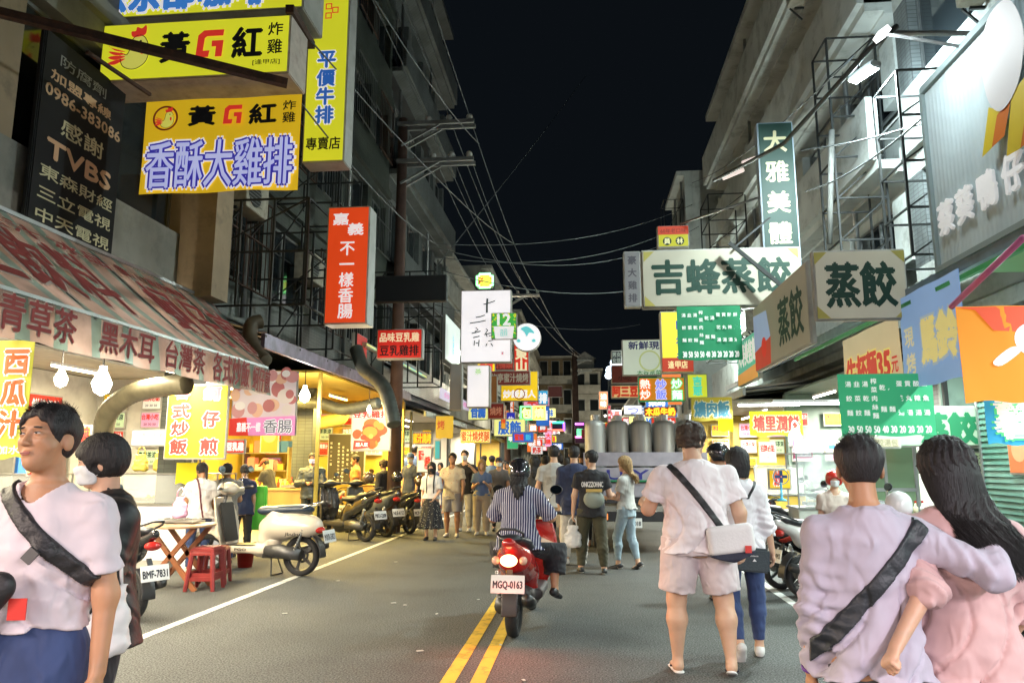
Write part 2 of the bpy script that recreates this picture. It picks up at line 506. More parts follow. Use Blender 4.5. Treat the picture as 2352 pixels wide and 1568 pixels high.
    def arm(s, P, S, g=0.0, cut=None, g2=None):
        """cut: 0..2 fraction (1=elbow)"""
        k = s.k; w = 0.55 + 0.45 * s.w; f = 0.88 if s.female else 1.0; J = s.J
        g2 = g if g2 is None else g2
        a, e, r = J['sh' + S], J['el' + S], J['wr' + S]
        if cut is not None and cut <= 1:
            b = a + (e - a) * cut
            d = cone(P, a, b, .046 * k * w * f + g, .048 * k * w * f + g2)
            n = nrm(e - a)
            return np.maximum(d, (P - b.astype(np.float32)) @ n.astype(np.float32))
        d = cone(P, a, e, .047 * k * w * f + g, .041 * k * w * f + g)
        if cut is None:
            return smin(d, cone(P, e, r, .041 * k * w * f + g, .027 * k * f + g2), .03)
        b = e + (r - e) * (cut - 1); n = nrm(r - e)
        d2 = cone(P, e, b, .042 * k * w * f + g, .030 * k * f + g2)
        d2 = np.maximum(d2, (P - b.astype(np.float32)) @ n.astype(np.float32))
        return smin(d, d2, .03)
    def leg(s, P, S, g=0.0, cut=None, g2=None, gk=None):
        k = s.k; w = 0.45 + 0.55 * s.w; f = 1.0; J = s.J
        g2 = g if g2 is None else g2; gk = (g + g2) / 2 if gk is None else gk
        h, n_, a = J['hip' + S], J['kn' + S], J['an' + S]
        if cut is not None and cut <= 1:
            b = h + (n_ - h) * cut; nn = nrm(n_ - h)
            d = cone(P, h, b, .092 * k * w + g, (.092 - .034 * cut) * k * w + g2)
            return np.maximum(d, (P - b.astype(np.float32)) @ nn.astype(np.float32))
        d = cone(P, h, n_, .092 * k * w + g, .056 * k * w + gk)
        nn = nrm(a - n_)
        if cut is None:
            calf = n_ + (a - n_) * 0.32 + V3(0, -0.012, 0) * k
            c = smin(cone(P, n_, calf, .052 * k * w + gk, .058 * k * w + gk), cone(P, calf, a, .058 * k * w + gk, .034 * k + g2), .03)
            return smin(d, c, .03)
        b = n_ + (a - n_) * (cut - 1)
        calf = n_ + (b - n_) * 0.35 + V3(0, -0.008, 0) * k
        c = smin(cone(P, n_, calf, .053 * k * w + gk, .055 * k * w + gk), cone(P, calf, b, .055 * k * w + gk, .036 * k + g2), .03)
        c = np.maximum(c, (P - b.astype(np.float32)) @ nn.astype(np.float32))
        return smin(d, c, .03)
    def hand_frame(s, S):
        z = s.__dict__['fa' + S]; g = -1 if S == 'L' else 1
        # thumb side: forwards (+Y) for a hanging arm, palm towards the body
        t = s.Rt @ V3(0, 1, 0)
        if abs(z @ t) > 0.75: t = s.Rt @ V3(-g * 0.6, 0, 0.8)
        t = nrm(t - z * (z @ t)); pn = np.cross(z, t) * (1 if S == 'R' else -1)
        # palm normal must point to body midline for a hanging arm
        if pn[0] * g > 0 and abs(pn[0]) > .3: pn = -pn
        return t, pn, z
    def hand(s, P, S, mode):
        k = s.k * (0.92 if s.female else 1.0); t, n, z = s.hand_frame(S); w = s.J['wr' + S]
        X = lambda a, b, c: w + (t * a + n * b + z * c) * k
        d = cone(P, X(0, 0, -0.01), X(.004, .002, .05), .027 * k, .036 * k, (n, 0.55))
        d = smin(d, cone(P, X(-.014, .004, .05), X(.022, .004, .075), .019 * k, .018 * k, (n, .8)), .02)
        curl = {'relax': (22, 28, 20), 'fist': (80, 95, 60), 'open': (6, 10, 8), 'hold': (62, 80, 40)}[mode]
        for q, (lat, L) in enumerate(((.027, .070), (.010, .078), (-.008, .073), (-.025, .058))):
            a = X(lat, .003, .082 - abs(lat - .005) * .25); ang = 0; r = .0088 * k; segs = (0.45, .3, .25)
            for j in range(3):
                ang += R(curl[j] * (1 + .12 * q))
                dr = z * math.cos(ang) + n * math.sin(ang) + t * (lat * 1.2)
                b = a + nrm(dr) * L * segs[j] * 1.05 * k
                d = smin(d, cone(P, a, b, r, r * .9), .005); a = b; r *= .9
        fold = .3 if mode in ('relax', 'open') else .9
        a = X(.022, .004, .02); b = X(.045, .016 + .01 * fold, .048); c = X(.050 - .02 * fold, .024 + .02 * fold, .078)
        d = smin(d, cone(P, a, b, .014 * k, .0105 * k), .012)
        d = smin(d, cone(P, b, c, .0105 * k, .0085 * k), .005)
        return d
    def headd(s, P, fine=True):
        q = s.hl(P); f = s.female
        d = smin(ell(q, (0, -.006, .032), (.074, .092, .086)), ell(q, (0, .022, -.040), (.052 if f else .057, .062, .072)), .035)
        d = smin(d, cone(q, (0, .055, -.088), (0, .060, -.088), .018 if f else .021, .018), .03)          # chin
        for g in (-1, 1):
            d = smin(d, cone(q, (g * .036, .062, -.012), (g * .048, .045, -.03), .018, .016), .02)  # cheek
            d = smin(d, ell(q, (g * .076, -.008, -.008), (.010, .019, .031), rotz(g * .35)), .008)  # ear
        if fine:
            d = smin(d, cone(q, (-.03, .077, .030), (.03, .077, .030), .012, .012), .015)           # brow
            for g in (-1, 1):
                c = ell(q, (g * .030, .092, .012), (.020, .014, .013)); d = np.where(True, -smin(-d, c, .014), d)
                d = smin(d, ell(q, (g * .030, .077, .010), (.014, .010, .0085)), .004)
            d = smin(d, cone(q, (0, .082, .018), (0, .102, -.022), .0075, .0105), .010)
            for g in (-1, 1): d = smin(d, ell(q, (g * .011, .094, -.026), (.008, .009, .007)), .006)
            d = smin(d, ell(q, (0, .082, -.051), (.021, .010, .006)), .005)
            d = smin(d, ell(q, (0, .080, -.061), (.018, .010, .0065)), .005)
        return d * s.k
    def neckd(s, P, g=0):
        w = (0.6 + .4 * s.w) * (.88 if s.female else 1)
        return cone(P, s.H((0, -.022, -.06)), s.T((0, -.012, .50)), .052 * s.k * w + g, .060 * s.k * w + g)
    def foot(s, P, S):
        k = s.k; a = s.J['an' + S]; toe = s.__dict__['toe' + S]
        f = s.footdir(S)
        up = nrm(a - s.J['kn' + S]) * -1
        b = a + V3(0, 0, -0.035) * k
        hl_ = b - f * 0.035 * k
        d = cone(P, hl_, b + f * .13 * k + V3(0, 0, -.012) * k, .035 * k, .024 * k)
        d = smin(d, cone(P, b + f * .05 * k, b + f * .14 * k + V3(0, 0, -.014) * k, .034 * k, .03 * k, ((0, 0, 1), .6)), .02)
        return smin(d, cone(P, a, b, .034 * k, .034 * k), .03)
    def footdir(s, S):
        toe = s.__dict__['toe' + S]          # (yaw, pitch down) or pitch
        yw, pt = toe if isinstance(toe, tuple) else (0.12 * (1 if S == 'R' else -1), toe)
        return V3(math.sin(yw) * math.cos(pt), math.cos(yw) * math.cos(pt), -math.sin(pt))
    def build_body(s):
        J = s.J; k = s.k
        def fn(P):
            d = s.torso(P); d = smin(d, s.shoulders(P), .05); d = smin(d, s.neckd(P), .03)
            for S in 'LR':
                d = smin(d, s.arm(P, S), .03); d = smin(d, s.hand(P, S, s.hands[S]), .015)
                d = smin(d, s.leg(P, S), .03); d = smin(d, s.foot(P, S), .02)
            return smin(d, s.headd(P, s.res < .011), .012)
        pts = np.array(list(J.values())); lo = pts.min(0) - .2 * k; hi = pts.max(0) + .2 * k
        lo[2] = -0.03 if s.off != 0 or True else lo[2]
        s.lo, s.hi = lo, hi
        if not s.fine:
            V, Q = polish(fn, lo, hi, s.res, 'body')
        else:
            # coarse everywhere but head and hands, which get their own finer cells
            Vs = []; Qs = []; n = 0
            regs = [(J['head'], .175 * k, .0042)] + [(J['wr' + S] + s.__dict__['fa' + S] * .085 * k, .125 * k, .0038) for S in 'LR']
            def inreg(P): 
                m = np.zeros(P.shape[:-1], bool)
                for c, r, _ in regs: m |= (np.abs(P - c.astype(np.float32)).max(-1) < r - 2.6 * s.res)
                return m
            V, Q = polish(fn, lo, hi, s.res, 'body')
            mid = V[Q].mean(1); keep = ~inreg(mid); Vs.append(V); Qs.append(Q[keep]); n = len(V)
            for c, r, h in regs:
                V, Q = polish(fn, c - r, c + r, h, 'b')
                mid = V[Q].mean(1); keep = (np.abs(mid - c).max(-1) < r - h * 2.5)
                Vs.append(V); Qs.append(Q[keep] + n); n += len(V)
            V = np.concatenate(Vs); Q = np.concatenate(Qs)
        s.body = link('body', np_mesh('body', V, Q), skin(s.tone), s.root)
    def bb(s, pts, pad):
        pts = np.array(pts); return pts.min(0) - pad, pts.max(0) + pad
    def part(s, name, fn, m, lo=None, hi=None, res=None, parent=None):
        return soft(name, fn, s.lo if lo is None else lo, s.hi if hi is None else hi, res or s.res, m, parent or s.root)
    # ------------------------------------------------ clothes
    def top(s, m, sleeve=0.62, g=.016, hem=-0.13, flare=0.012, name='t_shirt', collar=True, fold=.006, slg=None, hood=False, seed=1.0, e=2.3):
        k = s.k; slg = g + .010 if slg is None else slg
        def fn(P):
            d = s.torso(P, g * k, flare, hem, e, .022); d = smin(d, s.shoulders(P, g * .8), .05)
            for S in 'LR': d = smin(d, s.arm(P, S, slg * .8 if sleeve > 1 else slg * .6, sleeve, slg * (1.15 if sleeve <= 1 else .7)), .055)
            q = s.tl(P)
            # folds: soft drape on the torso, tighter creases round bent elbows
            az = np.arctan2(q[..., 1], q[..., 0])
            f = np.sin(az * 5 + 3 * np.sin(q[..., 2] * 9 + seed) + seed) * np.clip((0.38 - q[..., 2]) * 2.6, 0, 1)
            d = d + fold * f * .6 + fold * .6 * wob(P, 17, seed) + fold * .45 * wob(P, 38, seed * 1.7)
            if s.fine:      # sharp drape creases
                c1 = np.abs(np.sin(az * 2.3 + q[..., 0] * 6 + 2.4 * np.sin(q[..., 2] * 8 + seed) + seed * 1.3))
                c2 = np.abs(np.sin(q[..., 2] * 17 + 5 * q[..., 0] + 2.2 * np.sin(az * 2 + seed)))
                d = d + fold * 1.5 * np.exp(-(c1 / .2) ** 2) * np.clip((.40 - q[..., 2]) * 4, 0, 1) + fold * .35 * np.exp(-(c2 / .3) ** 2) * np.clip((.16 - q[..., 2]) * 6, 0, 1)
                for S in 'LR':
                    e_, w_, h_ = s.J['el' + S].astype(np.float32), s.J['wr' + S].astype(np.float32), s.J['sh' + S].astype(np.float32)
                    rr = np.sqrt(((P - e_) ** 2).sum(-1)); ax_ = nrm(w_ - h_).astype(np.float32); u = (P - e_) @ ax_
                    d = d + (.0055 if sleeve > 1 else .002) * np.sin(u * 120 + 3 * np.sin(P[..., 0] * 22 + P[..., 1] * 17 + seed)) * np.clip(1.5 - rr * 7, 0, 1)
            if hood:
                d = smin(d, cone(P, s.T((-.07, -.075, .47)), s.T((.07, -.075, .47)), .045 * k, .045 * k), .03)
                d = smin(d, cone(P, s.T((0, -.10, .40)), s.T((0, -.08, .48)), .04 * k, .05 * k), .03)
            # neck hole
            nk = cone(P, s.T((0, .01, .62)), s.T((0, .03, .495)), .068 * k, .062 * k)
            d = -smin(-d, nk, .012)
            return d
        pts = [s.T((0, 0, hem - .02)), s.T((0, 0, .52))] + [s.J['sh' + S] for S in 'LR'] + [s.J['el' + S] for S in 'LR'] + ([s.J['wr' + S] for S in 'LR'] if sleeve > 1 else [])
        pad = (.24 + .1 * max(0, s.w - 1)) * k
        lo, hi = s.bb(pts, pad)
        lo = np.maximum(lo, s.lo - .15); hi = np.minimum(hi, s.hi + .15)
        if sleeve <= 1:
            hx = max(abs(s.T((0, 0, .4))[0] - s.J['sh' + S][0]) for S in 'LR')
        s.topfn = fn
        o = s.part(name, fn, m, lo, hi)
        return o
    def bottoms(s, m, cut=1.93, g=.012, g2=.010, gk=None, name='trousers', waist=-.02, fold=.004, seed=2.0):
        k = s.k
        def fn(P):
            st = [r for r in s.torso_st(g * 1.0) if r[0] <= waist + .001]
            q = s.tl(P)
            d = loft(q, [r for r in s.torso_st(g) if r[0] < .13], 2.2) * k
            d = np.maximum(d, (q[..., 2] - waist) * k)
            for S in 'LR': d = smin(d, s.leg(P, S, g, cut, g2, gk), .025)
            z = P[..., 2]
            d = d + fold * wob(P, 16, seed) + fold * .7 * np.sin(z * 95 / 1.0 + 4 * np.sin(P[..., 0] * 25 + seed)) * np.clip(1.2 - np.abs(z - (s.J['knL'][2] - .2) ) * 3, 0.15, 1)
            return np.maximum(d, (q[..., 2] - waist) * k)
        lo = s.lo.copy(); hi = s.hi.copy(); hi[2] = s.pel[2] + (waist + .05) * k
        lo[2] = min(s.J['anL'][2], s.J['anR'][2]) - .05
        if cut <= 1: lo[2] = min((s.J['hip' + S] + (s.J['kn' + S] - s.J['hip' + S]) * cut)[2] for S in 'LR') - .08
        return s.part(name, fn, m, lo, hi)
    def shoes(s, m, ms=None, name='shoe', flip=False, high=.0):
        k = s.k
        for S in 'LR':
            a = s.J['an' + S]; f = s.footdir(S); up = np.cross(np.cross(f, V3(0, 0, 1)), f) if abs(f[2]) < .95 else V3(0, -1, 0)
            up = nrm(up); b = a - up * .035 * k
            if flip:
                def fs(P): return cone(P, b - f * .045 * k - up * .036 * k, b + f * .165 * k - up * .036 * k, .036 * k, .044 * k, (up, .32))
                lo, hi = s.bb([b - f * .06 * k, b + f * .18 * k], .085 * k)
                root = s.part('sandal', fs, ms, lo, hi, min(s.res, .008))
                def ft(P):
                    d = cone(P, b + f * .13 * k - up * .02 * k, b + f * .05 * k + np.cross(f, up) * .04 * k - up * .012 * k, .008, .009)
                    return np.minimum(d, cone(P, b + f * .13 * k - up * .02 * k, b + f * .05 * k - np.cross(f, up) * .04 * k - up * .012 * k, .008, .009))
                s.part('strap', ft, m, lo, hi, min(s.res, .006), root)
                continue
            def fn(P):
                d = cone(P, b - f * .035 * k, b + f * .135 * k - up * .010 * k, .041 * k, .033 * k)
                d = smin(d, cone(P, b + f * .05 * k - up * .012 * k, b + f * .15 * k - up * .014 * k, .040 * k, .034 * k, (up, .75)), .02)
                d = smin(d, cone(P, a - up * .01, a + up * (.0 + high) * k, .040 * k, .040 * k), .02)
                d = np.maximum(d, -((P - (b - up * .040 * k).astype(np.float32)) @ up.astype(np.float32)))
                return np.maximum(d, ((P - (a + up * (.012 + high) * k).astype(np.float32)) @ up.astype(np.float32)))
            lo, hi = s.bb([b - f * .07 * k, b + f * .2 * k, a + up * high * k], .07 * k)
            o = s.part(name, fn, m, lo, hi, min(s.res, .009))
            if ms is not None:
                def fs(P):
                    d = cone(P, b - f * .037 * k, b + f * .145 * k, .043 * k, .039 * k)
                    q = (P - (b - up * .034 * k).astype(np.float32)) @ up.astype(np.float32)
                    return np.maximum(d * .9, np.abs(q) - .011 * k)
                s.part('sole', fs, ms, lo, hi, min(s.res, .006), o)
    def skirt(s, m, bottom=-.62, r=.27, name='skirt', waist=.08):
        k = s.k
        def fn(P):
            q = s.tl(P); az = np.arctan2(q[..., 1], q[..., 0])
            st = [(bottom, 0, 0, r, r * .8), (-.1, 0, 0, .19, .145), (waist, 0, 0, .14, .11)]
            d = loft(q, st, 2.0) * k
            t = np.clip((waist - q[..., 2]) / (waist - bottom), 0, 1)
            return d + .012 * t * np.sin(az * 9 + 2 * np.sin(q[..., 2] * 5))
        lo, hi = s.bb([s.T((0, 0, bottom)), s.T((0, 0, waist))], .3 * k); lo[2] = max(lo[2], .02)
        hi[2] = s.pel[2] + (waist + .03) * k
        return s.part(name, fn, m, lo, hi)
    # ------------------------------------------------ head
    def hair(s, style='short', color='black', strands=0, seed=3, res=None):
        k = s.k; m = HAIRM(color)
        res = res or min(s.res, .009)
        def cap(q, t, face=1.0):
            d = smin(ell(q, (0, -.010, .036), (.076 + t, .094 + t, .086 + t)), ell(q, (0, -.03, -.01), (.068 + t * .6, .070 + t * .6, .07)), .03)
            fc = ell(q, (0, .115, -.020), (.078, .095, .078 * face))
            d = -smin(-d, fc, .012)
            return d
        def fn(P):
            q = s.hl(P); az = np.arctan2(q[..., 0], -q[..., 1])
            st = .0035 * np.sin(az * 26 + 3 * np.sin(q[..., 2] * 30)) + .0025 * wob(q, 75, seed)
            if style == 'short':
                d = cap(q, .014, 1.28)
                t = np.clip((q[..., 2] + .02) / .06, 0, 1)
                d = d + .010 * (1 - t)
                d = np.maximum(d, -(q[..., 2] + .062) - .15 * q[..., 1])
                for g in (-1, 1): d = np.maximum(d, -ell(q, (g * .085, .002, -.012), (.022, .026, .036)))
                d = d + .004 * np.sin(q[..., 0] * 160 + 40 * q[..., 1]) * np.clip(q[..., 2] * 20, 0, 1) + .006 * wob(q, 42, seed) * np.clip((q[..., 2] - .02) * 15, 0, 1)
            elif style == 'messy':
                d = cap(q, .026, .95)
                d = np.maximum(d, -(q[..., 2] + .058) - .1 * q[..., 1]); d = d + .011 * wob(q, 38, seed) + .007 * wob(q, 90, seed + 2)
                for g in (-1, 1): d = np.maximum(d, -ell(q, (g * .09, .012, -.015), (.022, .026, .034)))
            elif style == 'bowl':
                d = cap(q, .024, .80)
                d = np.maximum(d, -(q[..., 2] + .075) - .35 * np.maximum(q[..., 1], 0) * 1.5); d = d + st
                for g in (-1, 1): d = np.maximum(d, -ell(q, (g * .092, .015, -.030), (.022, .030, .034)))
            elif style == 'bob':
                d = cap(q, .026, .9)
                d = smin(d, loft(q, [(-.135, 0, -.015, .082, .078), (-.04, 0, -.02, .098, .098), (.06, 0, -.02, .09, .09)], 2.2), .02)
                d = np.maximum(d, -ell(q, (0, .12, -.05), (.066, .11, .12))); d = d + st
            elif style in ('long', 'vlong'):
                L = -.30 if style == 'long' else -.38
                d = cap(q, .024, .95)
                b = loft(q, [(L, s.hx, -.165, .020, .012), (L * .8, s.hx * .9, -.168, .050, .026), (L * .55, s.hx * .5, -.150, .078, .036), (-.15, s.hx * .2, -.100, .088, .048), (-.07, 0, -.055, .086, .066), (.0, 0, -.03, .09, .08), (.06, 0, -.02, .08, .08)], 2.2)
                d = smin(d, b, .03)
                d = np.maximum(d, -ell(q, (0, .12, -.05), (.068, .11, .16))); d = d + st * 1.5
            elif style == 'pony':
                d = cap(q, .012, 1.0); d = np.maximum(d, -(q[..., 2] + .055) - .3 * q[..., 1])
                d = smin(d, cone(q, (0, -.115, .02), (0, -.12, -.14), .030, .018), .015) + st
            elif style == 'bun':
                d = cap(q, .010, 1.0); d = np.maximum(d, -(q[..., 2] + .055) - .3 * q[..., 1])
                d = smin(d, ell(q, (0, -.118, -.005), (.036, .034, .036)), .008) + st
            return d * k
        pts = [s.H((0, 0, .08)), s.H((0, 0, -.1))]
        if 'long' in style: pts.append(s.H((0, -.06, -.46)))
        lo, hi = s.bb(pts, .155 * k)
        o = s.part('hair', fn, m, lo, hi, res)
        if strands:
            rg = random.Random(seed); mb = MB(); L = {'vlong': .39, 'long': .30}.get(style, .05)
            for i in range(strands):
                if 'long' in style:
                    a = rg.uniform(-2.0, 2.0); x = math.sin(a); y = -math.cos(a)
                    top = V3(x * .035, -.02 + y * .05, .115); r1 = V3(x * .098, -.012 + y * .116, .03)
                    if y > .35 and abs(x) < .9: continue
                    r2 = V3(x * .098, -.080 + y * .056, -.14)
                    e = V3(x * .058 + s.hx + rg.uniform(-.03, .03), -.178 + y * .034 + rg.uniform(-.012, .006), -L * rg.uniform(.75, 1.06))
                    mid = (r2 + e) / 2 + V3(rg.uniform(-.014, .014) - s.hx * .15, rg.uniform(-.03, -.01), 0)
                    pts = [top, r1, r2, mid, e]
                else:
                    a = rg.uniform(0, 6.283); ph = rg.uniform(.25, 1.25)
                    n = V3(math.cos(a) * math.cos(ph) , math.sin(a) * math.cos(ph), math.sin(ph))
                    if n[1] > .75: continue
                    p0 = V3(0, -.008, .034) + n * V3(.085, .103, .094); dr = nrm(n * .5 + V3(.5 * rg.uniform(-1, 1), .5 + rg.uniform(-.6, .6), .1))
                    q_ = rg.uniform(.5, 1.3) * max(.35, n[2]); p1 = p0 + dr * .016 * q_; p2 = p1 + nrm(dr + V3(0, .5, -.2)) * .015 * q_
                    pts = [p0 - n * .01, p1, p2]
                w = rg.uniform(.0007, .0019) if 'long' in style else rg.uniform(.0008, .0016)
                # smooth through the points
                W_ = [s.H(p) for p in pts]
                if len(W_) > 3:
                    c = []
                    for j in range(len(W_) - 1):
                        p0, p1, p2, p3 = W_[max(j - 1, 0)], W_[j], W_[j + 1], W_[min(j + 2, len(W_) - 1)]
                        for t in (0, .33, .67):
                            c.append(.5 * ((2 * p1) + (p2 - p0) * t + (2 * p0 - 5 * p1 + 4 * p2 - p3) * t * t + (3 * p1 - p0 - 3 * p2 + p3) * t ** 3))
                    W_ = c + [W_[-1]]
                mb.tube(W_, [w * k * (1 if j < len(W_) - 2 else .4) for j in range(len(W_))], 3, cap=False)
            mb.build('strands', m, o, smooth=True)
        return o
    def face(s, brow=True, lips=True, eyes=True, closed=0.5):
        k = s.k; Rm = Matrix(s.Rh.tolist())
        def blob(nm, c, r, m, ry=0):
            mb = MB()
            n1, n2 = 6, 10; vs = []; fs = []
            for i in range(n1 + 1):
                th = math.pi * i / n1
                for j in range(n2):
                    a = 2 * math.pi * j / n2
                    vs.append((r[0] * math.sin(th) * math.cos(a), r[1] * math.sin(th) * math.sin(a), r[2] * math.cos(th)))
            for i in range(n1):
                for j in range(n2): fs.append((i * n2 + j, (i + 1) * n2 + j, (i + 1) * n2 + (j + 1) % n2, i * n2 + (j + 1) % n2))
            M = Matrix.Translation(Vector(s.H(c))) @ (Rm @ Matrix(roty(ry).tolist())).to_4x4() @ Matrix.Scale(k, 4)
            mb.add(vs, fs, M); return mb.build(nm, m, s.root, True)
        if eyes:
            for g in (-1, 1):
                e = blob('eye', (g * .030, .0842, .0115), (.0125, .0042, .0044 * closed * 2), mat('eye_white', (.62, .58, .55), .25))
                mb = MB()
                blob('iris', (g * .030 + .001, .0872, .0118), (.0052, .0022, .0046 * closed * 2), mat('eye_dark', (.01, .007, .006), .2)).parent = e
                blob('eyelid', (g * .030, .0865, .0165 - .0012 * (1 - closed)), (.0150, .0035, .0013), mat('lash', (.02, .012, .01), .6), ry=-g * .06)
        if brow:
            for g in (-1, 1): blob('eyebrow', (g * .032, .0885, .0315), (.0195, .0040, .0034), HAIRM(), ry=g * .10)
        if lips:
            blob('lips', (0, .0890, -.0560), (.0205, .0056, .0078), mat('lips', (.42, .15, .12), .45, bump=.05))
            blob('mouth_line', (0, .0940, -.0560), (.0185, .0016, .0009), mat('mouth_dark', (.10, .03, .025), .7))
    def mask(s, m):
        k = s.k
        def fn(P):
            q = s.hl(P)
            d = s.headd(P) - .005
            b = boxd(q, (0, .09, -.048), (.068, .075, .046), None, .02) * k
            return np.maximum(smin(d, cone(q, (0, .096, -.02), (0, .088, -.07), .013, .02) * k, .02), b)
        lo, hi = s.bb([s.H((0, .06, -.05))], .115 * k)
        o = s.part('mask', fn, m, lo, hi, min(.007, s.res))
        for g in (-1, 1):
            mb = MB(); mb.tube([s.H((g * .058, .052, -.02)), s.H((g * .078, .010, .012)), s.H((g * .078, -.02, -.002)), s.H((g * .07, 0, -.045)), s.H((g * .052, .05, -.075))], .0015, 4)
            mb.build('ear_loop', m, o)
    def glasses(s, m):
        mb = MB()
        for g in (-1, 1):
            pts = [s.H((g * .033 + .022 * math.cos(a), .104, .010 + .017 * math.sin(a))) for a in [2 * math.pi * i / 14 for i in range(15)]]
            mb.tube(pts, .0016, 5, False)
            mb.tube([s.H((g * .054, .103, .014)), s.H((g * .078, .05, .014)), s.H((g * .080, -.01, .008))], .0018, 5)
        mb.tube([s.H((-.012, .105, .014)), s.H((.012, .105, .014))], .0016, 5)
        return mb.build('glasses', m, s.root)
    def helmet(s, m, label, visor=None, group=None):
        """full open-face helmet; a thing of its own sitting on the head"""
        k = s.k
        root = thing('helmet', label, 'helmet', (0, 0, 0), 0, group)
        root.matrix_world = s.root_matrix()
        def fn(P):
            q = s.hl(P); d = smin(ell(q, (0, -.006, .036), (.118, .135, .112)), ell(q, (0, -.02, -.02), (.112, .122, .08)), .03)
            d = np.maximum(d, -ell(q, (0, .135, -.045), (.086, .105, .085)))
            return np.maximum(d, -(q[..., 2] + .072)) * k
        lo, hi = s.bb([s.H((0, 0, .03))], .165 * k)
        soft('shell', fn, lo, hi, min(.008, s.res), m, root)
        if visor is not None:
            def fv(P):
                q = s.hl(P); d = np.abs(ell(q, (0, -.002, .02), (.121, .141, .115))) - .004
                return np.maximum(d, boxd(q, (0, .11, .055), (.10, .07, .045), None, .02)) * k
            soft('visor', fv, lo, hi, min(.007, s.res), visor, root)
        return root
    def root_matrix(s):
        return Matrix.Translation(s.root.location) @ Matrix.Rotation(s.root.rotation_euler[2], 4, 'Z')
    def carried(s, name, label, cat, group=None):
        r = thing(name, label, cat, s.root.location, s.root.rotation_euler[2], group); return r
    def strap(s, parent, m, n, p0, w=.022, t=.007, name='strap', yr=None, keep=None):
        """band round the dressed torso in the plane through p0 with normal n (torso frame)"""
        n = nrm(n); p0 = np.array(p0, float)
        def fn(P):
            q = s.tl(P); sl = np.abs((q - p0.astype(np.float32)) @ n.astype(np.float32)) - w
            d = np.maximum(np.maximum(s.topfn(P) - t, s.torso(P) - .075), sl * s.k)
            d = np.maximum(d, -(q[..., 2] + .2) * s.k)
            if keep is not None: d = np.maximum(d, keep(q) * s.k)
            return d
        lo, hi = s.bb([s.T((0, 0, -.12)), s.T((0, 0, .5))], .26 * s.k * (0.6 + .4 * s.w))
        return soft(name, fn, lo, hi, max(.005, s.res * .75), m, parent)
    def strapfn(s, P, g=None):
        g = s.sg if hasattr(s, 'sg') else .02
        d = s.torso(P, g * s.k, .012, -.16, 2.3, .022); return smin(d, s.shoulders(P, g * .85), .05)
    def finish(s):
        pass
# ---------------------------------------------------------------- scooters (local frame: front +Y, wheels on z=0)
_sc = {}
def csoft(key, fn, lo, hi, h):
    if key not in _sc: _sc[key] = polish(fn, lo, hi, h, key)
    return _sc[key]
def sdf_part(key, name, fn, lo, hi, h, m, parent):
    V, Q = csoft(key, fn, lo, hi, h)
    return link(name, np_mesh(name, V, Q), m, parent)
TYRE = mat('tyre', (.018, .018, .019), rough=.8, bump=.4, bscale=120)
PLASTIC = mat('black_plastic', (.02, .02, .022), rough=.45, var=.2)
ENGINE = mat('engine_metal', (.12, .12, .12), rough=.45, metal=.7, var=.3, vscale=12)
CHROME = mat('chrome', (.7, .7, .7), rough=.15, metal=1.0)
SEATM = mat('seat_vinyl', (.022, .024, .028), rough=.38, bump=.15, bscale=160)
PLATEW = mat('plate_white', (.8, .8, .78), rough=.4, emit=0)
PLATEK = mat('plate_ink', (.02, .02, .03), rough=.5)
REDLENS = mat('tail_lens', (.45, .02, .015), rough=.15, coat=.6)
AMBER = mat('amber_lens', (.7, .25, .03), rough=.2, coat=.6)
MIRROR = mat('mirror_glass', (.8, .85, .85), rough=.04, metal=1.0)
def lathe_x(prof, n=28):
    mb = MB(); M = Matrix.Rotation(R(90), 4, 'Y')
    mb.lathe(prof, n, M, cap=False); return mb
def wheel(name, parent, loc, r=.235, w=.052, steer=0.0, dark=True):
    prof = [(r - .062, -w * .62), (r - .035, -w), (r - .012, -w * .82), (r, -w * .3), (r, w * .3), (r - .012, w * .82), (r - .035, w), (r - .062, w * .62), (r - .062, -w * .62)]
    o = link(name, recalc(lathe_x(prof).mesh('tyre')), TYRE, parent, True, loc, (0, 0, steer))
    mb = MB(); M = Matrix.Rotation(R(90), 4, 'Y')
    mb.lathe([(r - .064, -w * .55), (r - .054, -w * .62), (r - .05, 0), (r - .054, w * .62), (r - .064, w * .55), (r - .075, 0), (r - .064, -w * .55)], 28, M, cap=False)
    mb.lathe([(.0, -.045), (.035, -.045), (.04, 0), (.035, .045), (0, .045)], 14, M, cap=False)
    for i in range(5):
        a = i * 2 * math.pi / 5
        mb.bar((0, .03 * math.cos(a), .03 * math.sin(a)), (0, (r - .068) * math.cos(a), (r - .068) * math.sin(a)), .022, .03)
    mb.lathe([(.055, .022), (.085, .022), (.085, .027), (.055, .027), (.055, .022)], 20, M, cap=False)
    link('rim', recalc(mb.mesh('rim')), ENGINE if dark else mat('rim_silver', (.35, .35, .34), .35, .8), o, False)
    return o
def plate(parent, loc, text, tilt=-.25, rz=0.0, w=.29, h=.15, top=True):
    """number plate facing backwards (-Y)"""
    o = MB().box((0, 0, 0), (w, .006, h)).build('number_plate', PLATEW, parent, bevel=.004, loc=loc, rot=(tilt, 0, rz))
    its = [(text, 0, -h * .06, w * .86, h * .46, .035)]
    lettering(its, o, PLATEK, -.0045, 'plate_number')
    return o
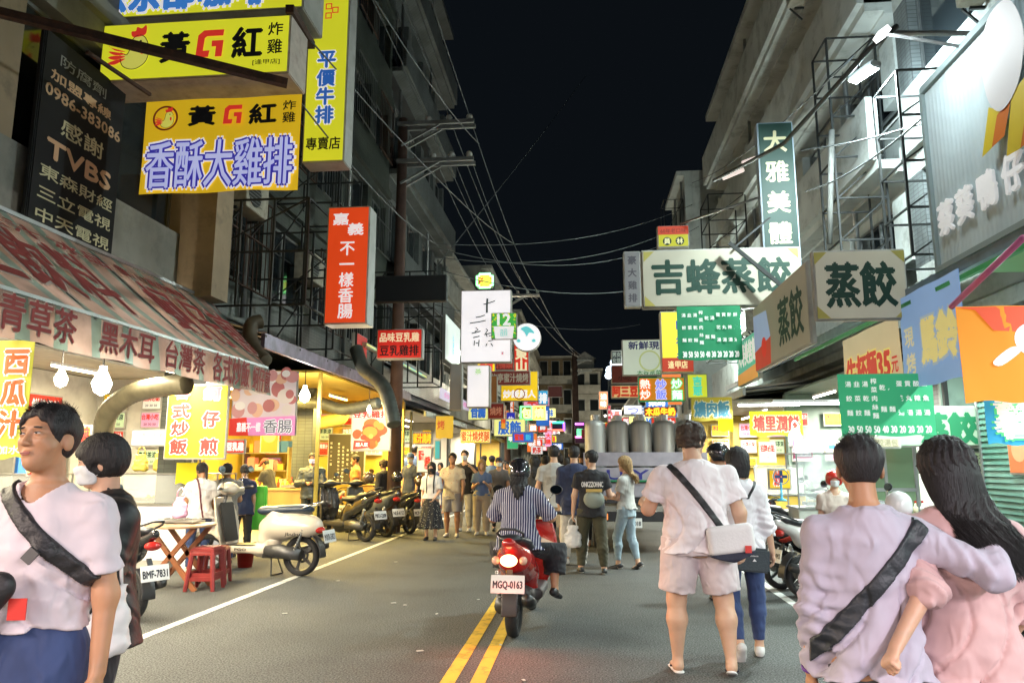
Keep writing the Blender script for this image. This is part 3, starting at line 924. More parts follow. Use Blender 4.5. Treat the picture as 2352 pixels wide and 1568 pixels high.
def scooter(label, loc, rz, paint, style='sport', panel=None, seat=None, plate_text='', lit=False, steer=0.0, tilt=0.0, group=None, stand=True, scale=1.0, name='scooter', accent=None, pr=None, mirrors=True, nw='', blue=None):
    root = thing(name, label, 'scooter', loc, rz, group)
    root.rotation_euler = (0, tilt, rz); root.scale = (scale,) * 3
    panel = panel or PLASTIC; seat = seat or SEATM
    wheel('rear_wheel', root, (0, -.62, .235)); wheel('front_wheel', root, (0, .66, .235), steer=steer)
    if style == 'classic':
        def body(P):
            d = ell(P, (0, -.46, .575), (.185, .42, .165))
            d = smin(d, cone(P, (0, -.16, .42), (0, -.30, .70), .125, .13), .08)
            d = smin(d, cone(P, (0, -.50, .66), (0, -.76, .60), .10, .085), .08)
            w = np.sqrt(((P - np.array([0, -.62, .20], np.float32))[..., 1:] ** 2).sum(-1)) - .275
            return np.maximum(d, -w)
        sdf_part('cb', 'side_panel', body, (-.25, -.95, .2), (.25, .05, .85), .014, paint, root)
        def base(P): return smin(boxd(P, (0, .12, .30), (.145, .32, .045), None, .03), cone(P, (0, -.10, .30), (0, -.22, .40), .12, .12), .05)
        sdf_part('cf', 'footboard', base, (-.2, -.4, .2), (.2, .5, .6), .014, paint, root)
        MB().box((0, .14, .352), (.25, .42, .012)).build('foot_mat', PLASTIC, root, bevel=.004)
        def shield(P):
            q = P.copy()
            yc = .40 + .16 * np.clip((P[..., 2] - .3) / .65, 0, 1) - .55 * P[..., 0] ** 2 * 2
            t = np.clip((P[..., 2] - .3) / .6, 0, 1)
            hw = .17 + .05 * np.sin(t * math.pi)
            d = np.maximum(np.abs(P[..., 1] - yc) - .012, np.abs(P[..., 0]) - hw)
            return np.maximum(np.maximum(d, P[..., 2] - .92), .27 - P[..., 2])
        sdf_part('cs', 'leg_shield', shield, (-.3, .2, .22), (.3, .75, 1.0), .012, paint, root)
        MB().box((0, .405, .62), (.26, .03, .48), (R(-13), 0, 0)).build('inner_shield', PLASTIC, root, bevel=.01)
        def fend(P):
            d = cone(P, (0, .50, .44), (0, .82, .36), .08, .06); d = smin(d, cone(P, (0, .5, .44), (0, .56, .7), .085, .05), .05)
            w = np.sqrt(((P - np.array([0, .66, .22], np.float32))[..., 1:] ** 2).sum(-1)) - .25
            return np.maximum(smin(d, ell(P, (0, .66, .35), (.075, .30, .17)), .05), -w)
        sdf_part('cfe', 'front_fender', fend, (-.15, .3, .15), (.15, 1.05, .8), .012, paint, root)
        def hd(P): return smin(ell(P, (0, .44, 1.02), (.10, .12, .085)), cone(P, (-.2, .38, 1.01), (.2, .38, 1.01), .032, .032), .06)
        sdf_part('chd', 'headlight_cowl', hd, (-.3, .2, .88), (.3, .65, 1.15), .012, paint, root)
        hy, hz = .38, 1.02
        def st(P):
            d = cone(P, (0, -.12, .76), (0, -.66, .78), .115, .10, ((0, 0, 1), .5)); return smin(d, cone(P, (0, -.35, .775), (0, -.62, .79), .12, .11, ((0, 0, 1), .5)), .03)
        sdf_part('cst', 'seat', st, (-.2, -.85, .65), (.2, .05, .9), .012, seat, root)
        tail = (0, -.87, .565)
    else:
        def body(P):
            d = cone(P, (0, -.18, .50), (0, -.60, .66), .135, .125, ((1, 0, 0), .9))
            d = smin(d, cone(P, (0, -.45, .64), (0, -.93, .83), .115, .045), .06)
            d = smin(d, cone(P, (0, -.10, .36), (0, -.20, .60), .12, .10), .06)
            w = np.sqrt(((P - np.array([0, -.62, .20], np.float32))[..., 1:] ** 2).sum(-1)) - .30
            return np.maximum(d, -w)
        sdf_part('sb', 'side_panel', body, (-.2, -1.05, .2), (.2, .1, .95), .014, paint, root)
        def base(P):
            d = boxd(P, (0, .14, .29), (.15, .30, .05), None, .03)
            return smin(d, cone(P, (0, .10, .24), (0, -.30, .30), .12, .10), .05)
        sdf_part('sf', 'footboard', base, (-.2, -.5, .1), (.2, .5, .5), .014, panel, root)
        def shield(P):
            t = np.clip((P[..., 2] - .3) / .65, 0, 1)
            yc = .42 + .10 * t + .10 * np.clip((.55 - P[..., 2]) * 3, 0, 1) - 1.2 * P[..., 0] ** 2
            hw = .13 + .09 * np.sin(np.clip(t * 1.1, 0, 1) * math.pi * .8)
            d = np.maximum(np.abs(P[..., 1] - yc) - .035, np.abs(P[..., 0]) - hw)
            d = np.maximum(np.maximum(d, P[..., 2] - .93), .26 - P[..., 2])
            return smin(d, cone(P, (0, .56, .62), (0, .62, .82), .075, .05), .08)
        sdf_part('ss', 'leg_shield', shield, (-.3, .15, .22), (.3, .8, 1.0), .014, paint, root)
        def fend(P):
            d = ell(P, (0, .68, .36), (.07, .27, .15))
            w = np.sqrt(((P - np.array([0, .66, .22], np.float32))[..., 1:] ** 2).sum(-1)) - .25
            return np.maximum(d, -w)
        sdf_part('sfe', 'front_fender', fend, (-.12, .35, .15), (.12, 1.0, .6), .012, panel, root)
        def hd(P): return smin(ell(P, (0, .45, 1.0), (.13, .13, .075)), cone(P, (-.2, .38, 1.0), (.2, .38, 1.0), .03, .03), .05)
        sdf_part('shd', 'handlebar_cowl', hd, (-.3, .2, .86), (.3, .65, 1.15), .013, panel, root)
        hy, hz = .38, 1.0
        def st(P):
            d = cone(P, (0, -.10, .735), (0, -.42, .745), .12, .13, ((0, 0, 1), .45)); return smin(d, cone(P, (0, -.52, .80), (0, -.80, .855), .115, .08, ((0, 0, 1), .5)), .05)
        sdf_part('sst', 'seat', st, (-.2, -.95, .62), (.2, .1, 1.0), .013, seat, root)
        tail = (0, -.93, .74)
    # engine, swing arm, exhaust
    mb = MB(); mb.tube([(-.10, -.20, .30), (-.11, -.42, .29), (-.10, -.66, .26)], [.06, .085, .07], 12)
    mb.box((-.10, -.40, .28), (.06, .46, .14)); mb.build('engine', ENGINE, root, True)
    mb = MB(); mb.tube([(.12, -.05, .22), (.13, -.35, .24), (.14, -.50, .27), (.15, -.88, .36)], [.018, .022, .052, .048], 12); mb.build('exhaust', mat('exhaust', (.06, .06, .06), .4, .8), root, True)
    mb = MB(); pts = []
    for s_ in (-1,):
        z = 0
        for i in range(80):
            t = i / 79; a = t * 2 * math.pi * 9
            pts.append((s_ * .13 + .024 * math.cos(a), -.60 - .10 * t + .024 * math.sin(a) * .4, .30 + .27 * t + .02 * math.sin(a)))
    mb.tube(pts, .006, 5); mb.tube([(-.13, -.6, .29), (-.13, -.70, .58)], .012, 8); mb.build('shock_absorber', mat('spring_grey', (.35, .35, .35), .35, .8), root, True)
    # rear mudguard
    def mud(P):
        w = np.abs(np.sqrt(((P - np.array([0, -.62, .235], np.float32))[..., 1:] ** 2).sum(-1)) - .285) - .010
        w = np.maximum(w, np.abs(P[..., 0]) - .07); a = P[..., 1] + .62 + .35 * (P[..., 2] - .235)
        return np.maximum(np.maximum(w, a + .02), .22 - P[..., 2])
    sdf_part('mud', 'rear_mudguard', mud, (-.1, -1.0, .15), (.1, -.3, .6), .011, panel, root)
    # handlebar, grips, levers, mirrors
    mb = MB(); mb.tube([(-.34, hy - .06, hz + .01), (-.2, hy, hz + .01), (.2, hy, hz + .01), (.34, hy - .06, hz + .01)], .011, 8)
    mb.tube([(0, .44, hz), (0, .66, .30)], .022, 8); hb = mb.build('handlebar', ENGINE, root, True)
    for g in (-1, 1):
        MB().tube([(g * .35, hy - .065, hz + .01), (g * .23, hy - .012, hz + .01)], .018, 10).build('grip', PLASTIC, root, True)
        MB().tube([(g * .33, hy - .02, hz - .005), (g * .22, hy + .035, hz)], .006, 6).build('brake_lever', CHROME, root, True)
        if mirrors:
            mt = (g * .30, hy - .04, hz + .24)
            st = MB().tube([(g * .19, hy, hz + .02), (g * .21, hy + .01, hz + .13), mt], .006, 6).build('mirror_stem', CHROME, root, True)
            n = 16; mb = MB(); M = Matrix.Translation(mt) @ Matrix.Rotation(R(78), 4, 'X')
            mb.lathe([(.0, -.018), (.045, -.014), (.058, 0), (.056, .006)], n, M @ Matrix.Diagonal((1.15, .85, 1, 1)), cap=True)
            mm = mb.build('mirror', panel, root, True)
            MB().lathe([(.052, .0065), (.052, .009)], n, M @ Matrix.Diagonal((1.15, .85, 1, 1))).build('mirror_glass', MIRROR, mm)
    # front lamp
    M = Matrix.Translation((0, .55 if style == 'classic' else .565, hz if style == 'classic' else .96)) @ Matrix.Rotation(R(-82), 4, 'X')
    MB().lathe([(0, -.03), (.06, -.02), (.075, .0), (.05, .02), (0, .028)], 16, M, cap=False).build('headlight', mat('lamp_glass', (.7, .72, .72), .08, coat=1), root, True)
    # tail lamp
    if lit:
        def tl(P): return ell(P, (0, tail[1] + .002, tail[2] - .055), (.075, .05, .052))
        sdf_part('tl1' + style, 'tail_light', tl, (-.12, tail[1] - .08, tail[2] - .13), (.12, tail[1] + .08, tail[2] + .02), .009, mat('tail_lit', (1, .25, .1), .3, emit=7.0, ecol=(1, .50, .22)), root)
        light('AREA', (0, tail[1] - .09, tail[2] - .06), 5.0, (1, .10, .05), .12, .06, (R(-75), 0, 0), parent=root)
        for g in (-1, 1):
            def ts(P): return ell(P, (g * .12, tail[1] + .05, tail[2] - .06), (.035, .05, .038))
            sdf_part('ts%d' % g + style, 'turn_signal', ts, (g * .12 - .06, tail[1] - .05, tail[2] - .13), (g * .12 + .06, tail[1] + .13, tail[2] + .01), .009, mat('signal_lens', (.75, .42, .3), .2, coat=.6), root)
    else:
        def tl(P): return ell(P, (0, tail[1] + .015, tail[2] - .02), (.085, .055, .045))
        sdf_part('tl0' + style, 'tail_light', tl, (-.12, tail[1] - .08, tail[2] - .1), (.12, tail[1] + .1, tail[2] + .05), .010, REDLENS, root)
    # grab rail
    mb = MB(); ry, rz_ = (-.76, .80) if style == 'classic' else (-.88, .88)
    mb.tube([(-.10, ry + .16, rz_ - .02), (-.115, ry + .02, rz_ + .03), (-.06, ry - .09, rz_ + .07), (.06, ry - .09, rz_ + .07), (.115, ry + .02, rz_ + .03), (.10, ry + .16, rz_ - .02)], .011, 8)
    mb.build('grab_rail', CHROME if style == 'classic' else PLASTIC, root, True)
    # licence plate bracket and plate
    MB().bar((0, -.86, .60), (0, -.965, .42), .05, .012).build('plate_bracket', PLASTIC, root)
    if plate_text: plate(root, (0, -.985, .475) if not pr else pr, plate_text)
    if stand:
        mb = MB()
        for g in (-1, 1): mb.tube([(g * .06, -.25, .22), (g * .13, -.30, .012)], .010, 6)
        mb.tube([(-.13, -.30, .012), (.13, -.30, .012)], .010, 6)
        mb.build('centre_stand', ENGINE, root)
    if accent:
        for g in (-1, 1):
            def ac(P):
                d = np.abs(cone(P, (0, -.18, .50), (0, -.60, .66), .138, .128, ((1, 0, 0), .9))) - .006
                return np.maximum(d, boxd(P, (g * .13, -.5, .62), (.06, .34, .035), rotx(.35), .01))
            sdf_part('ac%d' % g, 'side_flash', ac, (-.2, -.95, .4), (.2, -.05, .85), .010, accent, root)
    return root
# ================================================================ THE SETTING
asph = mat('asphalt', (.098, .102, .096), rough=.78, var=.38, vscale=.8, bump=.5, bscale=170, dirt=((.040, .041, .038), .8, .7))
def speckle(m, scale=300, amt=.85):
    nt = m.node_tree; b = nt.nodes['Principled BSDF']; l = b.inputs['Base Color'].links[0]; src = l.from_socket
    tc = [n for n in nt.nodes if n.type == 'TEX_COORD'][0]
    n = nt.nodes.new('ShaderNodeTexNoise'); n.inputs['Scale'].default_value = scale * .25; n.inputs['Detail'].default_value = 2
    nt.links.new(tc.outputs['Object'], n.inputs['Vector'])
    r = nt.nodes.new('ShaderNodeMapRange'); r.inputs[1].default_value = .35; r.inputs[2].default_value = .72; r.inputs[3].default_value = 1 - amt; r.inputs[4].default_value = 1 + amt * 1.3
    nt.links.new(n.outputs[0], r.inputs[0])
    mx = nt.nodes.new('ShaderNodeVectorMath'); mx.operation = 'SCALE'
    nt.links.new(src, mx.inputs[0]); nt.links.new(r.outputs[0], mx.inputs['Scale']); nt.links.new(mx.outputs[0], b.inputs['Base Color'])
speckle(asph)
def sheet(name, x0, x1, y0, y1, z, m, th=0.0):
    o = MB().quad((x0, y0, z), (x1, y0, z), (x1, y1, z), (x0, y1, z)).build(name, m); o['kind'] = 'structure'; return o
sheet('ground', -220, 220, -120, 420, -.02, mat('far_ground', (.05, .05, .05), .9))
sheet('road', -9.5, 9.5, -30, 150, 0, asph)
wline = mat('white_marking', (.62, .62, .58), .7, var=.15, vscale=3, dirt=((.10, .10, .095), 7, .95), bump=.3, bscale=170)
yline = mat('yellow_marking', (.72, .47, .04), .7, var=.12, vscale=3, dirt=((.12, .09, .03), 7, .9), bump=.3, bscale=170)
for nm, x, w, m, y0, y1 in (('white_edge_line', -3.88, .10, wline, -20, 40), ('white_edge_line', 2.25, .10, wline, -20, 60), ('yellow_centre_line', -.965, .105, yline, -20, 90), ('yellow_centre_line', -.755, .105, yline, -20, 90)):
    sheet(nm, x - w / 2, x + w / 2, y0, y1, .004, m)
# small flat scraps and stains on the asphalt
scrap = mat('paper_scrap', (.55, .55, .5), .8)
for i in range(16):
    r_ = random.Random(40 + i); p = (r_.uniform(-3.4, 2), r_.uniform(4.5, 12))
    a = r_.uniform(0, 3); s_ = r_.uniform(.012, .03)
    mb = MB(); mb.box((0, 0, .004), (s_ * 2, s_, .004), (0, 0, a)); o = mb.build('litter', scrap, loc=(p[0], p[1], .004)); tag(o, 'small pale scrap of litter lying on the asphalt', 'litter', 'scraps of litter on the road')
tileg = mat('arcade_tile', (.22, .21, .19), .5, var=.2)
for nm, x0, x1 in (('arcade_floor_left', -9.5, -5.9), ('arcade_floor_right', 5.6, 9.5)):
    o = MB().box2((x0, -20, 0.002), (x1, 120, .12)).build(nm, tileg); o['kind'] = 'structure'

conc = mat('old_concrete', (.22, .215, .19), .9, var=.3, vscale=1.2, dirt=((.10, .10, .09), 1.8, .8), bump=.3, bscale=8)
beige = mat('beige_plaster', (.34, .26, .17), .9, var=.25, vscale=1.0, dirt=((.13, .11, .08), 2.2, .75), bump=.3, bscale=8)
def tilemat(name, col, grout, sx=14.0, sy=14.0, flip=False):
    if name in _mats: return _mats[name]
    m = mat(name, col, .45, bump=0)
    nt = m.node_tree; b = nt.nodes['Principled BSDF']
    tc = nt.nodes.new('ShaderNodeTexCoord'); sp = nt.nodes.new('ShaderNodeSeparateXYZ'); cb = nt.nodes.new('ShaderNodeCombineXYZ')
    nt.links.new(tc.outputs['Object'], sp.inputs[0])
    ad = nt.nodes.new('ShaderNodeMath'); nt.links.new(sp.outputs['X'], ad.inputs[0]); nt.links.new(sp.outputs['Y'], ad.inputs[1])
    nt.links.new(ad.outputs[0], cb.inputs['X']); nt.links.new(sp.outputs['Z'], cb.inputs['Y'])
    br = nt.nodes.new('ShaderNodeTexBrick'); br.offset = 0; br.inputs['Scale'].default_value = 1
    br.inputs['Brick Width'].default_value = 1 / sx * 2.2; br.inputs['Row Height'].default_value = 1 / sy; br.inputs['Mortar Size'].default_value = .006; br.inputs['Mortar Smooth'].default_value = .2
    br.inputs['Color1'].default_value = (*col, 1); br.inputs['Color2'].default_value = (*[c * .82 for c in col], 1); br.inputs['Mortar'].default_value = (*grout, 1)
    nt.links.new(cb.outputs[0], br.inputs['Vector'])
    n = nt.nodes.new('ShaderNodeTexNoise'); n.inputs['Scale'].default_value = .9; n.inputs['Detail'].default_value = 7; nt.links.new(tc.outputs['Object'], n.inputs['Vector'])
    r = nt.nodes.new('ShaderNodeMapRange'); r.inputs[1].default_value = .35; r.inputs[2].default_value = .7; r.inputs[3].default_value = .55; r.inputs[4].default_value = 1.1; nt.links.new(n.outputs[0], r.inputs[0])
    sc = nt.nodes.new('ShaderNodeVectorMath'); sc.operation = 'SCALE'; nt.links.new(br.outputs['Color'], sc.inputs[0]); nt.links.new(r.outputs[0], sc.inputs['Scale'])
    nt.links.new(sc.outputs[0], b.inputs['Base Color'])
    bp = nt.nodes.new('ShaderNodeBump'); bp.inputs['Strength'].default_value = .4; bp.inputs['Distance'].default_value = .004; bp.invert = True
    nt.links.new(br.outputs['Fac'], bp.inputs['Height']); nt.links.new(bp.outputs[0], b.inputs['Normal'])
    return m
tgreen = tilemat('green_grey_tile', (.085, .10, .085), (.035, .04, .035))
tgrey = tilemat('grey_tile', (.20, .22, .22), (.08, .08, .08))
pale = mat('pale_render', (.50, .51, .48), .85, var=.22, vscale=.9, dirt=((.17, .17, .15), 1.6, .8), bump=.2, bscale=8)
palew = mat('whitewash', (.55, .57, .54), .85, var=.2, vscale=.9, dirt=((.2, .2, .18), 1.6, .8), bump=.2, bscale=8)
glassd = mat('dark_glass', (.02, .025, .028), .08, coat=.5)
alu = mat('aluminium', (.32, .33, .33), .4, .8, var=.15)
steel = mat('painted_steel', (.018, .020, .020), .6, var=.3)
rust = mat('rusty_iron', (.06, .028, .018), .85, var=.5, vscale=8, dirt=((.12, .045, .02), 12, .8), bump=.5, bscale=60)
galv = mat('galvanised', (.34, .35, .35), .45, .7, var=.25, vscale=4)

def building(label, xf, side, y0, y1, H, wallm, nwin, floors, first=3.5, depth=6.0, group=None, balcony=False, grille=False, winm=None, sill=.95, name='building', columns=True, top=None, slab=.22, lit=()):
    """street building whose front is the plane x=xf; side=-1 stands on the left, +1 on the right"""
    root = thing(name, label, 'building', (xf, y0, 0), 0, group)
    S = side; L = y1 - y0; fh = (H - first) / floors
    bx = lambda mb, a0, a1, b0, b1, c0, c1: mb.box2((S * a0, b0, c0), (S * a1, b1, c1))
    core = MB(); bx(core, .35, depth, .002, L - .002, first, H); core.build('core_wall', wallm, root)
    mb = MB()
    for i in range(floors + 1):
        z = first + i * fh
        bx(mb, -.10 if i < floors else -.35, .345, 0, L, z - slab, z)
        if i < floors:
            bx(mb, 0 if not balcony else -.55, .345 if not balcony else -.43, 0.001, L - .001, z + .001, z + sill)
            if balcony: bx(mb, -.43, .345, 0.001, L - .001, z - .16, z - .001)
            if not balcony: bx(mb, 0.001, .344, .001, L - .001, z + fh - slab - .35, z + fh - slab - .001)
    mb.each('facade_band', top or wallm, root)
    ww = L / nwin; k = 0
    mp = MB()
    for i in range(floors):
        z = first + i * fh; z0 = z + sill; z1 = z + fh - slab - .35
        for j in range(nwin):
            a = j * ww; b = (j + 1) * ww; pier = ww * .22
            bx(mp, .003, .343, a + .002, a + pier, z0 + .001, z1 - .001)
            if j == nwin - 1: bx(mp, .003, .343, b - pier * .5, b - .002, z0 + .001, z1 - .001)
    mp.each('pier', wallm, root)
    for i in range(floors):
        z = first + i * fh; z0 = z + sill; z1 = z + fh - slab - .35
        for j in range(nwin):
            a = j * ww; b = (j + 1) * ww; pier = ww * .22
            wa = a + pier; wb_ = b if j < nwin - 1 else b - pier * .5
            fr = MB(); t = .05
            for (p, q, r, s_) in ((wa, wb_, z0, z0 + t), (wa, wb_, z1 - t, z1), (wa, wa + t, z0 + t, z1 - t), (wb_ - t, wb_, z0 + t, z1 - t), ((wa + wb_) / 2 - t / 2, (wa + wb_) / 2 + t / 2, z0 + t, z1 - t)):
                bx(fr, .18, .24, p + .001, q - .001, r + .001, s_ - .001)
            w_ = fr.build('window', alu, root)
            g = MB(); bx(g, .205, .215, wa + t, wb_ - t, z0 + t, z1 - t)
            g.build('pane', mat('lit_window', (.6, .5, .3), .3, emit=.35) if (i, j) in lit else glassd, w_)
            if grille and (i + j) % 3 != 1:
                gr = MB(); n = max(3, int((wb_ - wa) / .16))
                for q in range(n + 1): 
                    yy = wa + (wb_ - wa) * q / n; bx(gr, -.17, -.155, yy - .007, yy + .007, z0 - .15, z1 + .05)
                for zz in (z0 - .15, (z0 + z1) / 2, z1 + .05): bx(gr, -.18, -.145, wa, wb_, zz - .012, zz + .012)
                gr.build('window_grille', alu if (i + j) % 2 else rust, w_)
    if columns:
        n = max(1, int(L / 4.2))
        for j in range(n + 1):
            yy = min(L - .25, max(.25, L * j / n)); mc = MB(); bx(mc, 0.0, .45, yy - .22, yy + .22, .12, first - slab - .002); mc.build('column', wallm, root)
        mc = MB(); bx(mc, .002, depth, .004, L - .004, first - slab + .003, first - .002); mc.build('arcade_ceiling', conc, root)
    # drain pipes
    for j in range(2):
        yy = L * (.13 + .5 * j)
        MB().tube([(-S * .07, yy, first + .3), (-S * .07, yy, H - .3)], .05, 8).build('drain_pipe', galv, root, True)
    return root
# left side
building('weathered beige concrete building behind the red-lettered awning', -5.9, -1, -14, 10.6, 17, beige, 5, 4, first=3.9, top=conc, columns=False)
building('tall green-tiled apartment block standing by the utility pole', -5.9, -1, 10.65, 21.5, 22, tgreen, 5, 6, first=3.7, grille=True)
building('dark tiled block at the end of the tall left row', -6.0, -1, 21.55, 31, 21, tgrey, 4, 5, first=3.7, balcony=True, winm=None)
building('lower cream building behind the white calligraphy sign', -6.4, -1, 31.1, 47, 11.5, pale, 5, 3, first=3.6, balcony=True)
building('four storey balcony block beyond the round white sign', -6.2, -1, 47.2, 66, 14.5, pale, 6, 4, first=3.6, balcony=True, grille=True)
building('grey block far down the left kerb', -5.8, -1, 66.3, 96, 15.5, pale, 7, 4, first=3.6, balcony=True)
# right side
building('bluish grey building behind the corrugated shop panel', 5.5, 1, -14, 12.4, 19, tgrey, 6, 5, first=3.7, top=palew, grille=False)
building('pale balcony building rising behind the tall green sign', 5.5, 1, 12.5, 28.8, 15.4, palew, 6, 4, first=3.7, balcony=True, grille=False, sill=1.15)
building('grey building with steel racks behind the pale balcony building', 4.85, 1, 33.2, 38, 14.9, palew, 2, 4, first=3.6, balcony=False)
building('low dark building beyond the steel racks', 6.0, 1, 38.2, 60, 9, conc, 5, 2, first=3.6)
building('row of low houses far down the right kerb', 5.0, 1, 60.3, 96, 8, pale, 7, 2, first=3.6, balcony=True)
# blocks that close the view where the street bends
def far_block(label, x0, x1, y, H, wallm, nx, nf, lit=()):
    root = thing('apartment_block', label, 'building', (x0, y, 0), 0, 'apartment blocks where the street bends'); L = x1 - x0
    MB().box2((0, .3, 0), (L, 10, H)).build('wall', wallm, root)
    fh = H / nf; mb = MB()
    for i in range(nf): mb.box2((-.15, -.7, i * fh + .4), (L * .98, .298, i * fh + 1.5)); 
    mb.box2((-.4, -.9, H), (L + .3, 10.2, H + .25)); mb.each('balcony_parapet', pale, root)
    for i in range(nf):
        for j in range(nx):
            a = L * (j + .2) / nx; b = L * (j + .8) / nx
            w_ = MB().box2((a - .08, .2, i * fh + 1.52), (b + .08, .299, (i + 1) * fh - .25)).build('window', alu, root)
            MB().box2((a, .17, i * fh + 1.6), (b, .21, (i + 1) * fh - .35)).build('pane', mat('lit_window_far', (.6, .5, .3), .3, emit=.5) if (i, j) in lit else glassd, w_)
    return root
far_block('brown far block with dark balconies at the street bend', -7.5, -1.2, 99, 15.5, mat('brown_render', (.24, .19, .12), .9, var=.3), 4, 4)
far_block('narrow green-grey far block beside the brown one', -1.1, 2.4, 97, 13.5, pale, 2, 4)
far_block('low far house with a stepped roof at the street bend', 2.5, 7.5, 104, 9.5, conc, 3, 3)
# stepped roof hut on the bend
t = thing('roof_hut', 'gabled roof hut on top of the narrow far block', 'hut', (-.8, 99, 13.78))
MB().box2((0, 0, 0), (2.4, 3, 1.6)).build('wall', pale, t); MB().prism([(-.3, 1.61), (2.7, 1.61), (1.2, 2.6)], 3.4, Matrix.Translation((0, 1.5, 0))).build('roof', galv, t)

# air conditioners on the facades
def aircon(label, x, y, z, side, group=None):
    t = thing('air_conditioner', label, 'air conditioner', (x, y, z), R(90) if side < 0 else R(-90), group)
    MB().box((0, 0, .3), (.85, .32, .6)).build('casing', mat('ac_casing', (.42, .38, .30), .6, var=.25, dirt=((.15, .12, .08), 5, .6)), t, bevel=.01)
    mb = MB(); M = Matrix.Translation((-.12, -.165, .3)) @ Matrix.Rotation(R(90), 4, 'X')
    mb.lathe([(.0, .0), (.23, 0), (.23, .01), (0, .01)], 20, M, cap=False)
    mb.build('fan_opening', PLASTIC, t)
    mb = MB()
    for i in range(7): mb.box((-.12, -.182, .12 + .06 * i), (.5, .006, .01))
    mb.build('fan_grille', alu, t)
    mb = MB(); mb.bar((-.4, 0, -.02), (-.4, .2, -.02), .04); mb.bar((.4, 0, -.02), (.4, .2, -.02), .04); mb.bar((-.4, .15, -.3), (-.4, -.1, -.02), .03); mb.bar((.4, .15, -.3), (.4, -.1, -.02), .03)
    mb.build('bracket', steel, t); return t
aircon('boxy window air conditioner above the orange sausage sign', -5.62, 11.6, 5.7, -1)
aircon('air conditioner low on the green tiled wall', -5.62, 14.5, 5.2, -1)
aircon('air conditioner beside the utility pole', -5.62, 18.2, 6.1, -1)
aircon('air conditioner under the upper balcony of the pale building', 4.78, 17.5, 8.4, 1)
aircon('air conditioner on the pale building by the green sign', 4.78, 21.5, 5.2, 1)
aircon('air conditioner high on the pale building', 4.78, 15.0, 11.4, 1); aircon('air conditioner on the third balcony of the pale building', 4.78, 24.5, 8.3, 1)
aircon('air conditioner on the bluish wall above the corrugated panel', 5.3, 9.3, 7.6, 1); aircon('air conditioner high on the bluish wall', 5.3, 11.2, 10.3, 1)
aircon('air conditioner high on the green tiled wall', -5.62, 13.0, 9.0, -1); aircon('air conditioner on the dark tiled block', -6.4, 24, 8.2, -1)
# brown bay and steel racks on the left
def rack(label, x0, x1, y0, y1, z0, z1, nx, nz, m=None, r=.022, name='steel_sign_rack', group=None, diag=True):
    t = thing(name, label, 'rack', (x0, y0, z0), 0, group); m = m or steel
    X = [(x1 - x0) * i / nx for i in range(nx + 1)]; Z = [(z1 - z0) * i / nz for i in range(nz + 1)]; Yd = y1 - y0
    for k, x in enumerate(X):
        for y in (0, Yd): MB().bar((x, y, 0), (x, y, Z[-1]), r * 1.6).build('upright', m, t)
    for z in Z:
        for y in (0, Yd): MB().bar((0, y, z), (X[-1], y, z), r * 1.3).build('rail', m, t)
        for x in (X[0], X[-1]): MB().bar((x, 0, z), (x, Yd, z), r * 1.2).build('rail', m, t)
    if diag:
        for i in range(nz):
            MB().bar((X[0], -.0, Z[i]), (X[-1], -.0, Z[i + 1]) if i % 2 else (X[min(1, nx)], 0, Z[i + 1]), r).build('brace', m, t)
    return t
rack('black steel rack fixed to the wall over the striped awning', -5.85, -4.2, 10.7, 12.4, 3.9, 5.6, 3, 2)
rack('narrow black steel rack behind the orange sausage sign', -5.85, -4.6, 13.2, 14.6, 3.6, 7.4, 2, 4)
rack('steel rack with white sign behind the utility pole', -5.9, -3.9, 19.0, 20.2, 3.6, 6.6, 3, 3)
rack('steel rack carrying the tall green sign', 4.55, 5.4, 13.0, 13.8, 4.6, 9.2, 1, 6)
rack('empty black steel rack right of the green sign', 4.5, 5.45, 10.2, 11.0, 4.3, 7.0, 1, 4)
rack('steel rack on the pale building behind the honey dumpling sign', 3.9, 5.0, 22.0, 23.4, 4.6, 9.6, 1, 6)
rack('steel rack climbing the far grey building', 3.9, 4.8, 33.4, 34.6, 5, 13.6, 1, 5)
t = thing('wall_bay', 'tan rendered bay of the beige building beside the black rack', 'bay', (-5.88, 10.0, 3.9))
MB().box2((0.01, 0, 0), (.55, .5, 1.9)).build('shaft', beige, t)
# ---------------------------------------------------------------- utility poles, wires
polem = mat('pole_rust', (.10, .055, .042), .85, var=.35, vscale=3, bump=.3, bscale=30)
porc = mat('porcelain', (.5, .5, .46), .25, coat=.5)
def pole(label, px, Y, ztop, arms, r=.13, alen=1.75, aoff=.1):
    p = at(px, 600, Y); t = thing('utility_pole', label, 'pole', (p.x, Y, 0))
    MB().lathe([(r * 1.25, 0), (r, ztop * .6), (r * .85, ztop)], 16).build('shaft', polem, t, True)
    ends = []
    for z, ins in arms:
        for yy in (-.14, .14):
            MB().bar((-aoff, yy, z), (alen, yy, z), .07, .09).build('crossarm', galv, t)
            MB().bar((.0, yy, z - .55), (alen * .52, yy, z - .05), .045).build('brace', galv, t)
        for q in ins:
            up = q > 0; q = abs(q)
            M = Matrix.Translation((q, 0, z + (.045 if up else -.045))) @ (Matrix.Identity(4) if up else Matrix.Rotation(math.pi, 4, 'X'))
            o = MB().lathe([(.0, 0), (.03, .0), (.03, .05), (.075, .06), (.06, .11), (.085, .12), (.06, .18), (.03, .20), (.0, .21)], 12, M, cap=False).build('insulator', porc, t, True)
            ends.append((p.x + q, Y, z + (.2 if up else -.2)))
    return t, ends
t1, e1 = pole('rusty utility pole with two crossarms above the left stalls', 918, 16.5, at(918, 275, 16.5).z, ((at(918, 291, 16.5).z, (.62, 1.12, 1.62)), (at(918, 376, 16.5).z, (.75, 1.2, 1.62))), alen=1.75)
